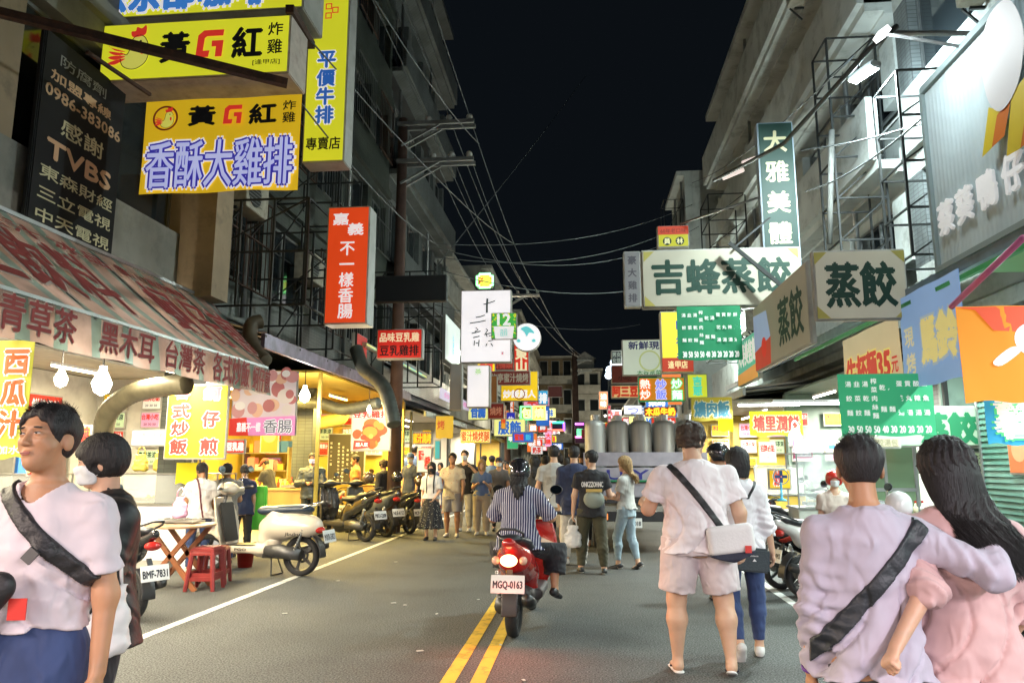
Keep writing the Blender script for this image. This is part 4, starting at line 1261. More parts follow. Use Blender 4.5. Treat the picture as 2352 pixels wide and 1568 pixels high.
# the lower insulators are white discs
t2, e2 = pole('distant utility pole behind the white calligraphy sign', 1166, 36, 10.2, ((9.8, (.5, 1.0, 1.5)),), alen=1.6)
t3, e3 = pole('far dark utility pole in front of the bend blocks', 1317, 70, 12, ((11.2, (.6, 1.2)), (10.2, (.6, 1.2))), r=.3, alen=1.6)
wire_m = mat('wire', (.10, .11, .115), .5)
def wire(a, b, sag=.4, r=.011, label='thin black overhead wire strung across the night sky', m=None, group='overhead wires above the street', name='overhead_wire'):
    a = Vector(a); b = Vector(b); pts = []
    for i in range(19):
        t = i / 18; p = a.lerp(b, t); p.z -= sag * 4 * t * (1 - t); pts.append(p - a)
    o = MB().tube(pts, r, 5).build(name, m or wire_m, None, True, loc=a); tag(o, label, 'wire', group); return o
O3 = ('nearest', 'middle', 'outermost')
WL = ['highest of the sagging wires crossing the sky to the right', 'second highest wire crossing the sky to the right', 'third wire crossing the sky to the right', 'low wire crossing towards the unlit grey lightbox', 'straight wire rising steeply from left to right in the empty sky', 'wire slanting from the top edge down to the near pole', 'thin wire in front of the tall yellow steak lightbox', 'long wire from the yellow lightboxes to the neon character', 'lowest wire crossing behind the calligraphy sign', 'wire climbing the right racks to the floodlight', 'wire right of the tall green sign near the corrugated panel', 'wire between the racks beside the pale wall']
for i, e in enumerate(e1[:3]):
    wire(e, e2[i % 3], .5, label="wire from the near pole's upper arm up the street, %s from the pole" % O3[i]); wire(e, (e[0] - .2 + .1 * i, -6, e[2] + .9), .35, label="wire from the near pole's upper arm back over the rooster signs, %s from the pole" % O3[i])
for i, e in enumerate(e1[3:]): wire(e, (e2[i % 3][0], e2[i % 3][1], e2[i % 3][2] - .4), .7, .009, label='thin wire from the lower arm of the near pole, %s from the pole' % O3[i % 3])
for i, e in enumerate(e2): wire(e, (e3[i % 2][0], e3[i % 2][1], e3[i % 2][2]), .6, .016, label='wire from the distant pole to the far dark pole, %s from the pole' % O3[i])
for i, (pa, Ya, pb, Yb, s_) in enumerate([((1000, 560), 17, (1590, 470), 26, .5), ((1000, 590), 17.5, (1600, 500), 26, .7), ((1005, 570), 18, (1605, 520), 27, .9), ((1010, 620), 18, (1560, 640), 28, .6), ((1000, 615), 17, (1345, 175), 34, .1), ((860, 0), 9, (1100, 330), 17, .15), ((690, 235), 8.6, (1000, 560), 16.5, .2), ((715, 95), 8.7, (1180, 560), 30, .3), ((1000, 700), 22, (1470, 745), 40, .5), ((1590, 420), 27, (1960, 130), 11, .3), ((1840, 345), 13, (2352, 200), 8, .12), ((1850, 440), 13, (2130, 260), 9, .15)]):
    wire(at(*pa, Ya), at(*pb, Yb), s_, .010 + .0004 * i, label=WL[i])
# rusty bar of the signs on the upper left, held by the wall
a = at(-30, 22, 6.2); b = at(660, 192, 7.4)
o = MB().bar((0, 0, 0), b - a, .085).build('iron_bar', rust, None, loc=a); tag(o, 'long rusty iron bar slanting in front of the yellow chicken sign', 'bar')
a = at(200, 120, 6.6); b = at(345, 218, 7.6)
o = MB().bar((0, 0, 0), b - a, .035).build('iron_bar', rust, None, loc=a); tag(o, 'short thin iron stay behind the long rusty bar', 'bar')
a = at(665, 20, 7.95); b = at(715, 105, 8.9)
o = MB().bar((0, 0, 0), b - a, .10).build('iron_bar', rust, None, loc=a); tag(o, 'stubby dark iron bar between the yellow lightboxes', 'bar')
# street lamp and rail on the right
t = thing('street_lamp', 'bright white floodlight on a pipe arm over the right shops', 'street lamp', tuple(at(1985, 165, 10.6)))
o = MB().box((0, 0, 0), (.16, .62, .10)).build('housing', galv, t, bevel=.02, rot=(R(8), R(15), R(14)))
MB().box((0, 0, -.056), (.13, .56, .012)).build('lamp_panel', mat('flood_lit', (1, 1, 1), .3, emit=60, ecol=(.80, .97, 1.0)), o)
light('AREA', (0, 0, -.08), 210, (.80, .96, .95), .5, .14, (0, 0, 0), parent=o)
light('AREA', (.35, .2, .05), 60, (.74, .95, 1.0), .5, .3, (R(25), R(-75), 0), parent=t)
light('POINT', (-.6, -.1, .1), 28, (.74, .95, 1.0), .12, parent=t)
pa = at(2035, 77, 9.2); pb = at(2335, 77, 9.2)
o = MB().tube([(0, 0, 0), pb - pa], .035, 10).build('pipe_rail', galv, None, True, loc=pa); tag(o, 'horizontal grey pipe rail beside the floodlight', 'rail')
pa = at(2060, 60, 9.0); pb = at(1900, 560, 9.1); pc = at(1800, 640, 9.1)
o = MB().tube([(0, 0, 0), at(2000, 110, 9.0) - pa, at(1800, 330, 12.0) - pa, at(1640, 415, 15.0) - pa], .035, 8).build('cable_bundle', mat('cable', (.05, .055, .055), .6), None, True, loc=pa); tag(o, 'thick cable bundle sagging along the right facades', 'cable')
for k, (x, y, xe, ye, Y) in enumerate([(1910, 300, 1905, 560, 12.6)]):
    pa = at(x, y, Y); pb = at(xe, ye, Y); o = MB().tube([(0, 0, 0), pb - pa], .05, 10).build('downpipe', mat('dull_pipe', (.16, .16, .15), .7, var=.3), None, True, loc=pa)
    tag(o, ['grey downpipe on the wall right of the tall green sign', 'grey downpipe beside the empty steel rack'][k], 'pipe')
# two pinkish tubes on the right rack
for (x0, y0, x1, y1, Y, lb) in ((1705, 375, 1768, 352, 14, 'upper pale fluorescent tube fixed before the green sign'), (1660, 410, 1708, 390, 15, 'lower pale fluorescent tube fixed before the steel racks')):
    a = at(x0, y0, Y); b = at(x1, y1, Y)
    o = MB().bar((0, 0, 0), b - a, .07).build('tube_lamp', mat('pink_tube', (.9, .8, .75), .4, emit=.9, ecol=(.9, .74, .68)), None, loc=a); tag(o, lb, 'lamp')
# ================================================================ SIGNS
C = dict(yel='DEDF2E', gold='E8BE22', red='D8352A', dred='A02323', orange='E2461A', white='F2EEF0', black='0E0F12', blue='2B62B5', dblue='28306E', green='2E9A66', dgreen='0A3E2E', teal='62CDBB',
         cream='C2BCA8', pink='E58FC0', cyan='3FC3E6', grey='9A9B98', brown='6E2A22', paper='E9E2D6')
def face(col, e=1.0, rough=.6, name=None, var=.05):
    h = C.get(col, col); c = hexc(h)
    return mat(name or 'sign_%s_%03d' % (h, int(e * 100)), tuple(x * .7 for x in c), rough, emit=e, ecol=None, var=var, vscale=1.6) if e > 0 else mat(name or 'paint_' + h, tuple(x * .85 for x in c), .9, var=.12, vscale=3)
boxside = mat('signbox_side', (.42, .41, .38), .5, var=.2, vscale=3, dirt=((.2, .17, .14), 4, .5))
def sign(label, l, t, r, b, Y, th=.25, bg='white', e=1.0, items=(), side=None, name='sign_board', group=None, frame=None, le=None, Y2=None, extra=None, postwall=None, slant=0, cloth=False):
    """board facing the camera: items = (text, colour, u, v, w, h[, bold, vertical]) in fractions of the face"""
    p0 = at((l + r) / 2, t, Y); p1 = at((l + r) / 2, b, Y); q0 = at(l, (t + b) / 2, Y); q1 = at(r, (t + b) / 2, Y)
    w = q1.x - q0.x; h = p0.z - p1.z; c = ((q0.x + q1.x) / 2, Y, (p0.z + p1.z) / 2)
    return board(label, c, w, h, 0.0, th, bg, e, items, side, name, group, frame, le, extra, slant, cloth)
def wsign(label, X, pl, pr, th=.12, bg='white', e=1.0, items=(), sgn=None, **k):
    """board in the plane x=X: pl, pr are photo points of two opposite corners (left-top, right-bottom)"""
    a = atX(*pl, X); b = atX(*pr, X); sgn = sgn or (1 if X < 0 else -1)
    w = abs(a.y - b.y); h = abs(a.z - b.z); c = (X, (a.y + b.y) / 2, (a.z + b.z) / 2)
    return board(k.pop('label', label), c, w, h, R(90) * sgn, th, bg, e, items, k.get('side'), k.get('name', 'sign_board'), k.get('group'), k.get('frame'), k.get('le'), k.get('extra'), k.get('slant', 0), k.get('cloth', False))
def board(label, c, w, h, rz, th, bg, e, items, side, name, group=None, frame=None, le=None, extra=None, slant=0, cloth=False):
    cat_ = 'banner' if 'banner' in name or cloth else 'sign'
    t = thing(name, label, cat_, c, rz, group)
    if cloth:
        nx, nz = 14, 10; vs = []; rg = random.Random(hash(label) % 1000 if False else len(label) * 7 + int(w * 100)); ph = rg.uniform(0, 6)
        def wv(u, v): return .010 * math.sin(u * 9 + ph + 2 * v) + .004 * math.sin(u * 15 + v * 5 + ph)
        for s_ in (0, 1):
            for i in range(nx + 1):
                for j in range(nz + 1):
                    u = i / nx; v = j / nz
                    vs.append(((u - .5) * w, wv(u, v) * min(1, w) + s_ * .006, (v - .5) * h + .012 * math.sin(u * 11 + ph) * (1 - v)))
        N = (nx + 1) * (nz + 1); fs = []
        for i in range(nx):
            for j in range(nz):
                a = i * (nz + 1) + j; fs.append((a, a + nz + 1, a + nz + 2, a + 1)); fs.append((a + N, a + N + 1, a + N + nz + 2, a + N + nz + 1))
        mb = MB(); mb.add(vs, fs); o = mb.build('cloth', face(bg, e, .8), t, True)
        def bend(oo):
            me = oo.data; 
            for v_ in me.vertices:
                u = v_.co.x / w + .5; v = v_.co.z / h + .5; v_.co.y += wv(u, v) * min(1, w) - .004
        yb = -.010
    else:
        o = MB().box((0, th / 2 + .006, 0), (w, th, h)).build('box', side or boxside, t, bevel=min(.012, th * .2))
        fw = 0.0 if frame is None else frame
        MB().box((0, 0, 0), (w - .05 - fw, .010, h - .05 - fw)).build('face', face(bg, e), t)
        bend = None; yb = -.0075
    z = yb
    for it in items:
        tx, col, u, v, iw, ih = it[:6]; bold = it[6] if len(it) > 6 else .035; vert = it[7] if len(it) > 7 else False; outl = it[8] if len(it) > 8 else None
        ee = (le if le is not None else e) * (1.0 if col not in ('black', 'dblue', 'dgreen') else .6)
        if outl:
            oo = lettering([(tx, (u - .5) * w, (.5 - v) * h, iw * w, ih * h, bold + .07, vert)], t, face(outl, ee), z, 'lettering'); z -= .003
            if bend: bend(oo)
        oo = lettering([(tx, (u - .5) * w, (.5 - v) * h, iw * w, ih * h, bold, vert)], t, face(col, ee), z, 'lettering'); z -= .0015
        if bend: bend(oo)
    if extra: extra(t, w, h, z)
    return t
def shape(pts, name, m, parent, y, smooth=False):
    mb = MB(); mb.add([(x, y, z) for x, z in pts], [tuple(range(len(pts)))]); me = mb.mesh(name)
    bm = bmesh.new(); bm.from_mesh(me); bmesh.ops.triangulate(bm, faces=bm.faces); bm.to_mesh(me); bm.free()
    return link(name, me, m, parent)
def curve_pts(pts, n=6):
    out = []
    P_ = [Vector(p) for p in pts]; N = len(P_)
    for i in range(N):
        p0, p1, p2, p3 = P_[i - 1], P_[i], P_[(i + 1) % N], P_[(i + 2) % N]
        for j in range(n):
            t = j / n; out.append(tuple(.5 * ((2 * p1) + (p2 - p0) * t + (2 * p0 - 5 * p1 + 4 * p2 - p3) * t * t + (3 * p1 - p0 - 3 * p2 + p3) * t ** 3)))
    return out
def ringline(pts, wd, name, m, parent, y, closed=True):
    """flat outline stroke"""
    P_ = [Vector(p) for p in pts]; n = len(P_); vs = []; fs = []
    for i, p in enumerate(P_):
        a = P_[i - 1] if (i or closed) else P_[i]; b = P_[(i + 1) % n] if (i < n - 1 or closed) else P_[i]
        d = (b - a).normalized(); nn = Vector((-d[1], d[0])) * wd / 2
        vs += [(p[0] + nn[0], y, p[1] + nn[1]), (p[0] - nn[0], y, p[1] - nn[1])]
    for i in range(n if closed else n - 1):
        j = (i + 1) % n; fs.append((2 * i, 2 * i + 1, 2 * j + 1, 2 * j))
    mb = MB(); mb.add(vs, fs); return mb.build(name, m, parent)
def rooster(cx, cz, s, body=True):
    """plain line-drawn rooster mark"""
    def fn(t, w, h, z):
        X, Z = (cx - .5) * w, (.5 - cz) * h; s_ = s * h
        P_ = lambda L: [(X + x * s_, Z + y * s_) for x, y in L]
        b = curve_pts(P_([(-.30, -.05), (-.22, -.38), (.08, -.48), (.36, -.30), (.42, .05), (.30, .34), (.12, .40), (-.02, .28), (-.06, .05), (-.14, -.10)]))
        shape(b, 'rooster_body', face('DEDB62', .9), t, z); z -= .002
        ringline(b, .02 * s_, 'rooster_outline', face('black', .5), t, z)
        shape(curve_pts(P_([(.0, .36), (-.06, .50), (.05, .52), (.08, .62), (.20, .58), (.30, .66), (.33, .54), (.28, .40)])), 'rooster_comb', face('red'), t, z)
        for k in range(4):
            a = .4 * k; shape(curve_pts(P_([(-.16, -.20 + .06 * k), (-.40 - .05 * k, -.02 + .11 * k - .2), (-.60, -.10 + .15 * k - .2), (-.42, -.14 + .12 * k - .2)]), 4), 'tail_feather', face('red'), t, z - .001 * k)
        shape(P_([(.30, .20), (.46, .14), (.30, .08)]), 'beak', face('gold'), t, z - .001)
        shape(curve_pts(P_([(.22, .08), (.30, .06), (.30, -.08), (.22, -.08)]), 4), 'wattle', face('red'), t, z - .002)
        o = disc_mesh(.03 * s_, 12, z - .002, X + .2 * s_, Z + .24 * s_).build('rooster_eye', face('black', .4), t)
    return fn
def glyph_G(u, v, s):
    """the squared red G of the sign as a flat cut letter"""
    def fn(t, w, h, z):
        X, Z = (u - .5) * w, (.5 - v) * h; a = s * h
        P_ = [(.50, .5), (-.22, .5), (-.42, .32), (-.48, -.5), (-.02, -.5), (.02, -.26), (-.22, -.26), (-.18, .20), (-.10, .27), (.48, .27)]
        shape([(X + x * a, Z + y * a) for x, y in P_], 'letter_G', face('red'), t, z)
        Q_ = [(.08, .10), (.50, .10), (.46, -.5), (.22, -.5), (.24, -.12), (.08, -.12)]
        shape([(X + x * a, Z + y * a) for x, y in Q_], 'letter_G', face('red'), t, z)
    return fn
def both(*fs):
    def fn(t, w, h, z):
        for f in fs: f(t, w, h, z); z -= .006
    return fn
# ---- left side, near to far
def cups(t, w, h, z):
    for k, (u, col) in enumerate(((-.42, 'D33A3A'), (-.36, 'D9CFE6'), (-.30, 'E9B08A'), (-.24, 'F2E7A0'))):
        shape([(u * w - .11, .05 * h), (u * w + .11, .05 * h), (u * w + .075, -.46 * h), (u * w - .075, -.46 * h)], 'printed_cup', face(col, .9), t, z - .002 * k)
        disc_mesh(.07, 16, z - .012, u * w, -.1 * h).build('printed_fruit', face(['red', 'white', 'E06B4A', 'F4EDC0'][k], .9), t)
sign('large yellow lightbox with blue lettering at the very top', -120, -160, 700, 42, 8.25, .7, 'yel', 1.0, [('名烘茶部咖啡', '3E7FD0', .62, .72, .56, .42, .05, False, 'white')], extra=cups)
sign('bright yellow fried chicken lightbox with a line-drawn rooster', 232, 45, 665, 178, 8.0, .55, 'yel', 1.05,
     [('黃', 'black', .40, .47, .15, .50, .04), ('紅', 'black', .78, .45, .15, .50, .04), ('炸', 'black', .925, .25, .075, .22, .02), ('雞', 'black', .925, .55, .075, .24, .02), ('[逢甲店]', 'black', .885, .81, .14, .10, .01)],
     extra=both(rooster(.175, .50, .66), glyph_G(.585, .45, .46)), side=mat('box_side_pinkish', (.50, .42, .36), .6, var=.2, dirt=((.2, .1, .07), 5, .5)))
def ledtext(t, w, h, z):
    o = lettering([('香酥大雞排', 0, -.20 * h, .93 * w, .50 * h, .085)], t, face('white', 1.0), z); z -= .003
    o = lettering([('香酥大雞排', 0, -.20 * h, .92 * w, .49 * h, .055)], t, face('3A34A8', .9), z); z -= .003
    lettering([('香酥大雞排', 0, -.20 * h, .92 * w, .49 * h, .010)], t, face('BFC4F2', 1.0), z)
    X, Z, r_ = -.36 * w, .30 * h, .125 * h
    ringline([(X + r_ * math.cos(a), Z + r_ * math.sin(a)) for a in [k * math.pi / 16 for k in range(32)]], .02 * h, 'badge_ring', face('7A2418', .6), t, z)
    rooster(.145, .21, .20)(t, w, h, z - .002)
sign('golden banner with studded blue lettering below the rooster lightbox', 328, 226, 688, 440, 8.15, .02, 'gold', .85,
     [('黃', 'black', .375, .19, .17, .20, .05), ('紅', 'black', .76, .19, .17, .20, .05), ('炸', 'black', .93, .12, .08, .10, .02), ('雞', 'black', .93, .25, .08, .11, .02)], extra=both(ledtext, glyph_G(.57, .19, .20)), cloth=True, name='banner')
def squares(t, w, h, z):
    m = face('red'); a = w * .13
    for (u, v) in ((.5, .185), (.5, .245), (.5, .285), (.5, .345), (.5, .385), (.66, .362)):
        X, Z = (u - .5) * w, (.5 - v) * h
        ringline([(X - a / 2, Z - a / 2), (X + a / 2, Z - a / 2), (X + a / 2, Z + a / 2), (X - a / 2, Z + a / 2)], a * .28, 'square_mark', m, t, z)
    X, Z, r_ = 0, (.5 - .085) * h, w * .27
    ringline([(X + r_ * math.cos(a_), Z + r_ * math.sin(a_)) for a_ in [k * math.pi / 16 for k in range(32)]], .02 * w, 'badge_ring', m, t, z)
    for dx, dz in ((0, .11), (-.12, -.06), (.12, -.06)):
        ringline(curve_pts([(X + (dx + x) * w, Z + (dz + y) * w) for x, y in ((-.07, .03), (-.04, .07), (0, .045), (.04, .07), (.07, .03), (0, -.07))], 4), .02 * w, 'bean_mark', m, t, z)
sign('tall yellow vertical steak lightbox beside the rooster signs', 705, -160, 800, 372, 9.6, .34, 'yel', .95,
     [('平價牛排', 'blue', .5, .69, .42, .31, .04, True, 'white'), ('專賣店', 'black', .5, .925, .80, .05, .02)], extra=squares)
# the black painted board on the wall: its lines of text
wb_items = [('防腐劑', 'grey', .45, .10, .55, .055, .01), ('加盟專線', 'D9B48E', .45, .19, .72, .05, .04), ('0986-383086', 'D9B48E', .5, .27, .9, .055, .04), ('感謝', 'D8CFA8', .5, .40, .5, .085, .02), ('TVBS', 'E2B58E', .5, .53, .75, .085, .06),
            ('東森財經', 'D8CFA8', .5, .645, .85, .06, .02), ('三立電視', 'D8CFA8', .5, .745, .85, .06, .02), ('中天電視', 'D8CFA8', .5, .845, .85, .06, .02), ('蘋果日報', 'D8CFA8', .5, .945, .85, .065, .02)]
board('black painted wall board with rows of pale characters', (-5.76, 7.62, 4.98), 1.45, 2.45, R(90), .06, 'black', 0, wb_items, mat('board_black', (.006, .006, .007), .8), 'notice_board', None, None, 0, None)
def redsign(t, w, h, z): pass
sign('orange-red vertical sausage lightbox leaning over the stalls', 748, 474, 846, 744, 11.0, .38, 'orange', 1.0,
     [('嘉', 'white', .32, .11, .36, .10, .03), ('義', 'white', .68, .20, .36, .10, .03), ('不一樣香腸', 'white', .5, .63, .42, .66, .02, True)])
sign('blank black signboard beside the utility pole', 862, 632, 1025, 692, 14.2, .16, 'black', 0, [], steel)
sign('small red tofu chicken lightbox under the blank board', 865, 755, 970, 824, 15, .22, 'C8281E', .9, [('品味豆乳雞', 'F7D8B0', .5, .28, .86, .30, .03), ('豆乳雞排', 'black', .5, .72, .84, .34, .02)])
wsign('pale yellow and green lightbox panel slanting along the left kerb', -4.6, (842, 785), (980, 870), .12, 'E6E48A', .95, [('豆乳雞排專賣', 'cyan', .5, .35, .8, .35, .02), ('外帶外送專線', 'teal', .5, .83, .9, .2, .02)])
wsign('red panel beside the pale yellow lightbox', -4.7, (820, 762), (842, 830), .1, 'red', .5, [])
def teal_strip(t, w, h, z): shape([(-.5 * w, -.5 * h), (.5 * w, -.5 * h), (.5 * w, -.22 * h), (-.5 * w, -.22 * h)], 'teal_strip', face('teal', .9), t, z)
def brush(t, w, h, z):
    m = face('5C6A68', .5)
    st = [[(-.05, .30), (.05, .315), (.18, .345)], [(.03, .38), (.02, .28), (.02, .18)], [(-.2, .12), (-.1, .13), (-.02, .15)], [(-.32, .04), (-.15, .055), (0, .075)],
          [(-.2, -.02), (-.15, -.05), (-.22, -.08)], [(-.28, -.10), (-.2, -.09), (-.1, -.07)], [(-.25, -.16), (-.12, -.14)], [(-.22, -.20), (-.23, -.27)], [(-.13, -.19), (-.14, -.28)], [(.0, -.04), (.04, -.06), (.0, -.10), (.03, -.15)], [(-.03, -.12), (.1, -.10)],
          [(.06, -.14), (.14, -.13), (.13, -.2), (.05, -.21)], [(.03, -.24), (-.0, -.28)], [(.1, -.24), (.14, -.28)], [(-.2, -.235), (-.15, -.235)]]
    for s_ in st: ringline([(x * w, y * h) for x, y in s_], .04 * w if s_ is st[1] else .022 * w, 'brush_stroke', m, t, z, False)
    shape([(.31 * w, -.4 * h), (.35 * w, -.4 * h), (.35 * w, -.36 * h), (.31 * w, -.36 * h)], 'red_seal', face('E5A3AC', .9), t, z)
sign('large white lightbox with thin brush calligraphy', 1058, 666, 1174, 832, 22, .35, 'white', 1.35, [], extra=brush)
def neonbox(t, w, h, z):
    m = mat('neon_green', (.2, 1, .3), .3, emit=4, ecol=(.25, 1.0, .35))
    P_ = [(-.5, -.35), (-.35, -.35), (-.35, -.5), (.35, -.5), (.35, -.35), (.5, -.35), (.5, .35), (.35, .35), (.35, .5), (-.35, .5), (-.35, .35), (-.5, .35)]
    MB().tube([(x * w, z - .04, y * h) for x, y in P_] + [(P_[0][0] * w, z - .04, P_[0][1] * h)], .035, 6).build('neon_tube', m, t)
sign('green neon framed character above the white calligraphy sign', 1096, 630, 1132, 661, 22.2, .1, 'A3641A', .5, [('漢', 'FFE95A', .5, .5, .8, .8, .05, False, 'red')], extra=neonbox, le=1.6)
def confetti(t, w, h, z):
    rg = random.Random(5)
    for i in range(46):
        x, y = rg.uniform(-.46, .46) * w, rg.uniform(-.46, .46) * h; a = rg.uniform(0, 3.1); d = Vector((math.cos(a), math.sin(a))) * .05; n = Vector((-d[1], d[0])) * .35
        shape([(x - d[0], y - d[1]), (x + n[0], y + n[1]), (x + d[0], y + d[1]), (x - n[0], y - n[1])], 'leaf_print', face('yel', 1.0), t, z)
    shape([(-.33 * w, -.5 * h), (.33 * w, -.5 * h), (.40 * w, -.02 * h), (-.40 * w, -.02 * h)], 'printed_cup', face('white', 1.1), t, z - .002)
    lettering([('12', 0, .24 * h, .5 * w, .42 * h, .04)], t, face('white', 1.2), z - .004); lettering([('韻', 0, -.26 * h, .3 * w, .3 * h, .0)], t, face('teal', .9), z - .005)
sign('green leaf-print lightbox with the number 12', 1128, 718, 1187, 778, 21.4, .2, '45B24A', 1.0, [], extra=confetti)
# round sign
p = at(1210, 774, 24); rr = (at(1242, 774, 24).x - at(1177, 774, 24).x) / 2
t = thing('round_sign', 'round white lightbox with a turquoise mark', 'sign', p)
MB().lathe([(0, -.01), (rr, -.01), (rr, .25), (0, .25)], 40, Matrix.Rotation(R(-90), 4, 'X'), cap=False).build('box', boxside, t)
disc_mesh(rr * .97, 40, -.02).build('face', face('white', 1.35), t)
shape(curve_pts([(-.2, .28), (-.02, .36), (.14, .28), (.26, .12), (.08, .14), (.0, .02), (-.08, .16)], 4), 'turquoise_mark', face('6FD3D6', 1.0), t, -.024)
for x in (-.28, .22): shape(curve_pts([(x - .06, -.12), (x + .02, -.06), (x + .08, -.14), (x, -.18)], 4), 'turquoise_mark', face('6FD3D6', 1.0), t, -.024)
sign('red vertical sign of two cream characters below the round sign', 1180, 790, 1215, 856, 27, .25, 'D0301C', .9, [('東山', 'F6E3B8', .5, .55, .75, .85, .05, True)])
sign('narrow maroon sign partly behind the red vertical sign', 1128, 822, 1180, 850, 28, .2, '7E241C', .45, [('山鴨頭', 'C0483A', .5, .5, .9, .7, .03)])
sign('dull brown grill sign with grey characters', 1124, 851, 1218, 884, 25.5, .2, 'brown', .55, [('梅亭蜜汁燒烤', 'A8A08C', .5, .5, .9, .62, .02)])
def burger(t, w, h, z):
    ringline([( .0 * w + .14 * w * math.cos(a), -.26 * h + .17 * h * math.sin(a)) for a in [k * math.pi / 10 for k in range(20)]], .03 * h, 'oval_mark', face('8A2A16', .6), t, z)
sign('yellow hotpot restaurant sign behind the brown grill sign', 1150, 852, 1236, 921, 26, .25, 'F0C51E', 1.0, [('炒飯超人', 'white', .5, .76, .86, .26, .05)], extra=burger)
sign('small bright blue sign hanging right of the yellow one', 1236, 896, 1259, 929, 26.5, .15, '2D9FD6', 1.0, [('排', 'white', .5, .55, .75, .7, .05)])
sign('dim dark red signboard on the far balcony block', 1258, 886, 1292, 912, 34, .15, '5A201A', .3, [])
def neon2(cols):
    def fn(t, w, h, z):
        for k, (u, c1) in enumerate(cols):
            m = mat('neon_' + c1, hexc(C.get(c1, c1)), .3, emit=4.5)
            x0, x1 = (u[0] - .5) * w, (u[1] - .5) * w; y0, y1 = (.5 - u[3]) * h, (.5 - u[2]) * h
            MB().tube([(x0, z - .05, y0), (x1, z - .05, y0), (x1, z - .05, y1), (x0, z - .05, y1), (x0, z - .05, y0)], .05, 6).build('neon_tube', m, t)
    return fn
sign('pair of green and amber neon characters over the stalls', 1195, 932, 1253, 964, 30, .15, '8A4A16', .6, [('包', 'FFF2A0', .25, .5, .36, .66, .06), ('燒', 'FFF2A0', .75, .5, .36, .66, .06)], extra=neon2([((.03, .46, .05, .95), '58E06A'), ((.54, .97, .05, .95), 'F5D04A')]), le=2.2)
sign('small green, red and violet bead neon sign far down', 1268, 968, 1298, 990, 40, .15, '1A1A40', .3, [], extra=neon2([((.05, .9, .08, .1), '40F0B0'), ((.05, .9, .88, .9), 'FF5A4A'), ((.9, .92, .1, .9), 'A050FF')]))
sign('tall violet and green neon sign far down the street', 1320, 968, 1343, 1018, 44, .2, '3A1830', .6, [('麵', '7CFFB0', .5, .5, .6, .35, .05)], extra=neon2([((.1, .9, .1, .12), 'D060FF'), ((.1, .9, .70, .72), 'FF70C0')]), le=2)
sign('blue noodle sign low over the left crowd', 1176, 991, 1226, 1016, 24, .15, '2A5FC8', 1.0, [('蜜燒', 'red', .33, .5, .4, .6, .05), ('飯', 'cyan', .75, .5, .25, .55, .02)])
sign('deep blue vertical sign behind the white canopy', 1163, 946, 1184, 990, 26, .15, '2A2FB5', .9, [('飲', 'white', .5, .4, .6, .35, .02)])
sign('narrow yellow and red vertical lightbox over the left stalls', 1150, 930, 1162, 985, 23, .12, 'F0A030', 1.0, [('雞排', 'red', .5, .5, .8, .7, .04, True)])
sign('white lightbox column with green marks below the calligraphy sign', 1072, 838, 1124, 935, 21.5, .5, 'white', 1.25, [('茶', '9BCB7A', .5, .16, .3, .14, .02)])
wsign('tall pale lightbox standing edge-on left of the calligraphy sign', -4.6, (1024, 720), (1056, 850), .2, 'E4F2EA', 1.1, [('山泉茶', 'cyan', .5, .55, .6, .5, .02, True)])
sign('grey blank side panel below the pale edge-on lightbox', 1033, 835, 1060, 942, 20, .3, 'grey', .25, [])
sign('brown wooden panel behind the white lightbox column', 1124, 862, 1142, 925, 24, .2, '8A5A2E', .5, [])
sign('dark red roof sign above the yellow canopy', 1120, 925, 1158, 962, 22, .15, '7A1E18', .5, [('燒烤', 'C9876A', .5, .5, .7, .5, .02)])
sign('yellow grill banner across the left stalls', 1057, 985, 1127, 1018, 19.5, .1, 'EFC722', 1.1, [('蜜汁燒烤腿', 'C85A1E', .5, .5, .92, .7, .02, False, 'F8EFB0')])
sign('red and yellow sauce grill sign under the first tarp', 947, 992, 992, 1020, 16.5, .1, 'C9281A', 1.0, [('蜜汁燒烤', 'F5D232', .5, .5, .9, .78, .05)])
sign('faded yellow cloth banner hung under the left tarps', 1001, 955, 1041, 1006, 16, .02, 'D9B23A', .7, [('烤', 'C85A2A', .3, .4, .4, .4, .02)], cloth=True, name='banner')
wsign('washed out pink and white banner above the left tarps', -4.25, (1010, 888), (1078, 945), .05, 'DCD2E6', .85, [('台中名產', 'pink', .5, .5, .8, .5, .01)], cloth=True, name='banner')
sign('poster of red lettering behind the skirt woman', 957, 1028, 992, 1085, 17.5, .05, 'E8DED8', .9, [('蜜汁', 'red', .3, .3, .35, .4, .05), ('烤雞', 'red', .7, .6, .35, .5, .05)])
sign('teal door poster under the left tarps', 997, 1010, 1012, 1055, 18, .05, '3AA0B8', .8, [])
# sausages poster, chicken poster, oyster sign
def sausage(t, w, h, z):
    rg = random.Random(3)
    for i in range(26):
        x, y, r_ = rg.uniform(-.45, .45) * w, rg.uniform(-.12, .46) * h, rg.uniform(.05, .13)
        disc_mesh(r_, 14, z - .0006 * i, x, y, rx=r_ * rg.uniform(.8, 1.3)).build('printed_food', face(rg.choice(['D8C9BC', 'C98F8A', 'B46A66', 'E3D9CE', 'DDB08E']), .75), t)
    zz = z - .03
    shape([(-.5 * w, -.5 * h), (.5 * w, -.5 * h), (.5 * w, -.20 * h), (-.5 * w, -.24 * h)], 'pink_strip', face('pink', .85), t, zz)
    shape([(-.5 * w, -.5 * h), (-.2 * w, -.5 * h), (-.24 * w, -.22 * h), (-.5 * w, -.24 * h)], 'red_strip', face('red', .8), t, zz - .001)
    lettering([('香腸', .24 * w, -.36 * h, .42 * w, .2 * h, .09)], t, face('white', .9), zz - .003); lettering([('香腸', .24 * w, -.36 * h, .42 * w, .2 * h, .01)], t, face('7C7F88', .5), zz - .005)
    lettering([('嘉義不一樣', -.2 * w, -.37 * h, .36 * w, .14 * h, .03)], t, face('white', .9), zz - .005)
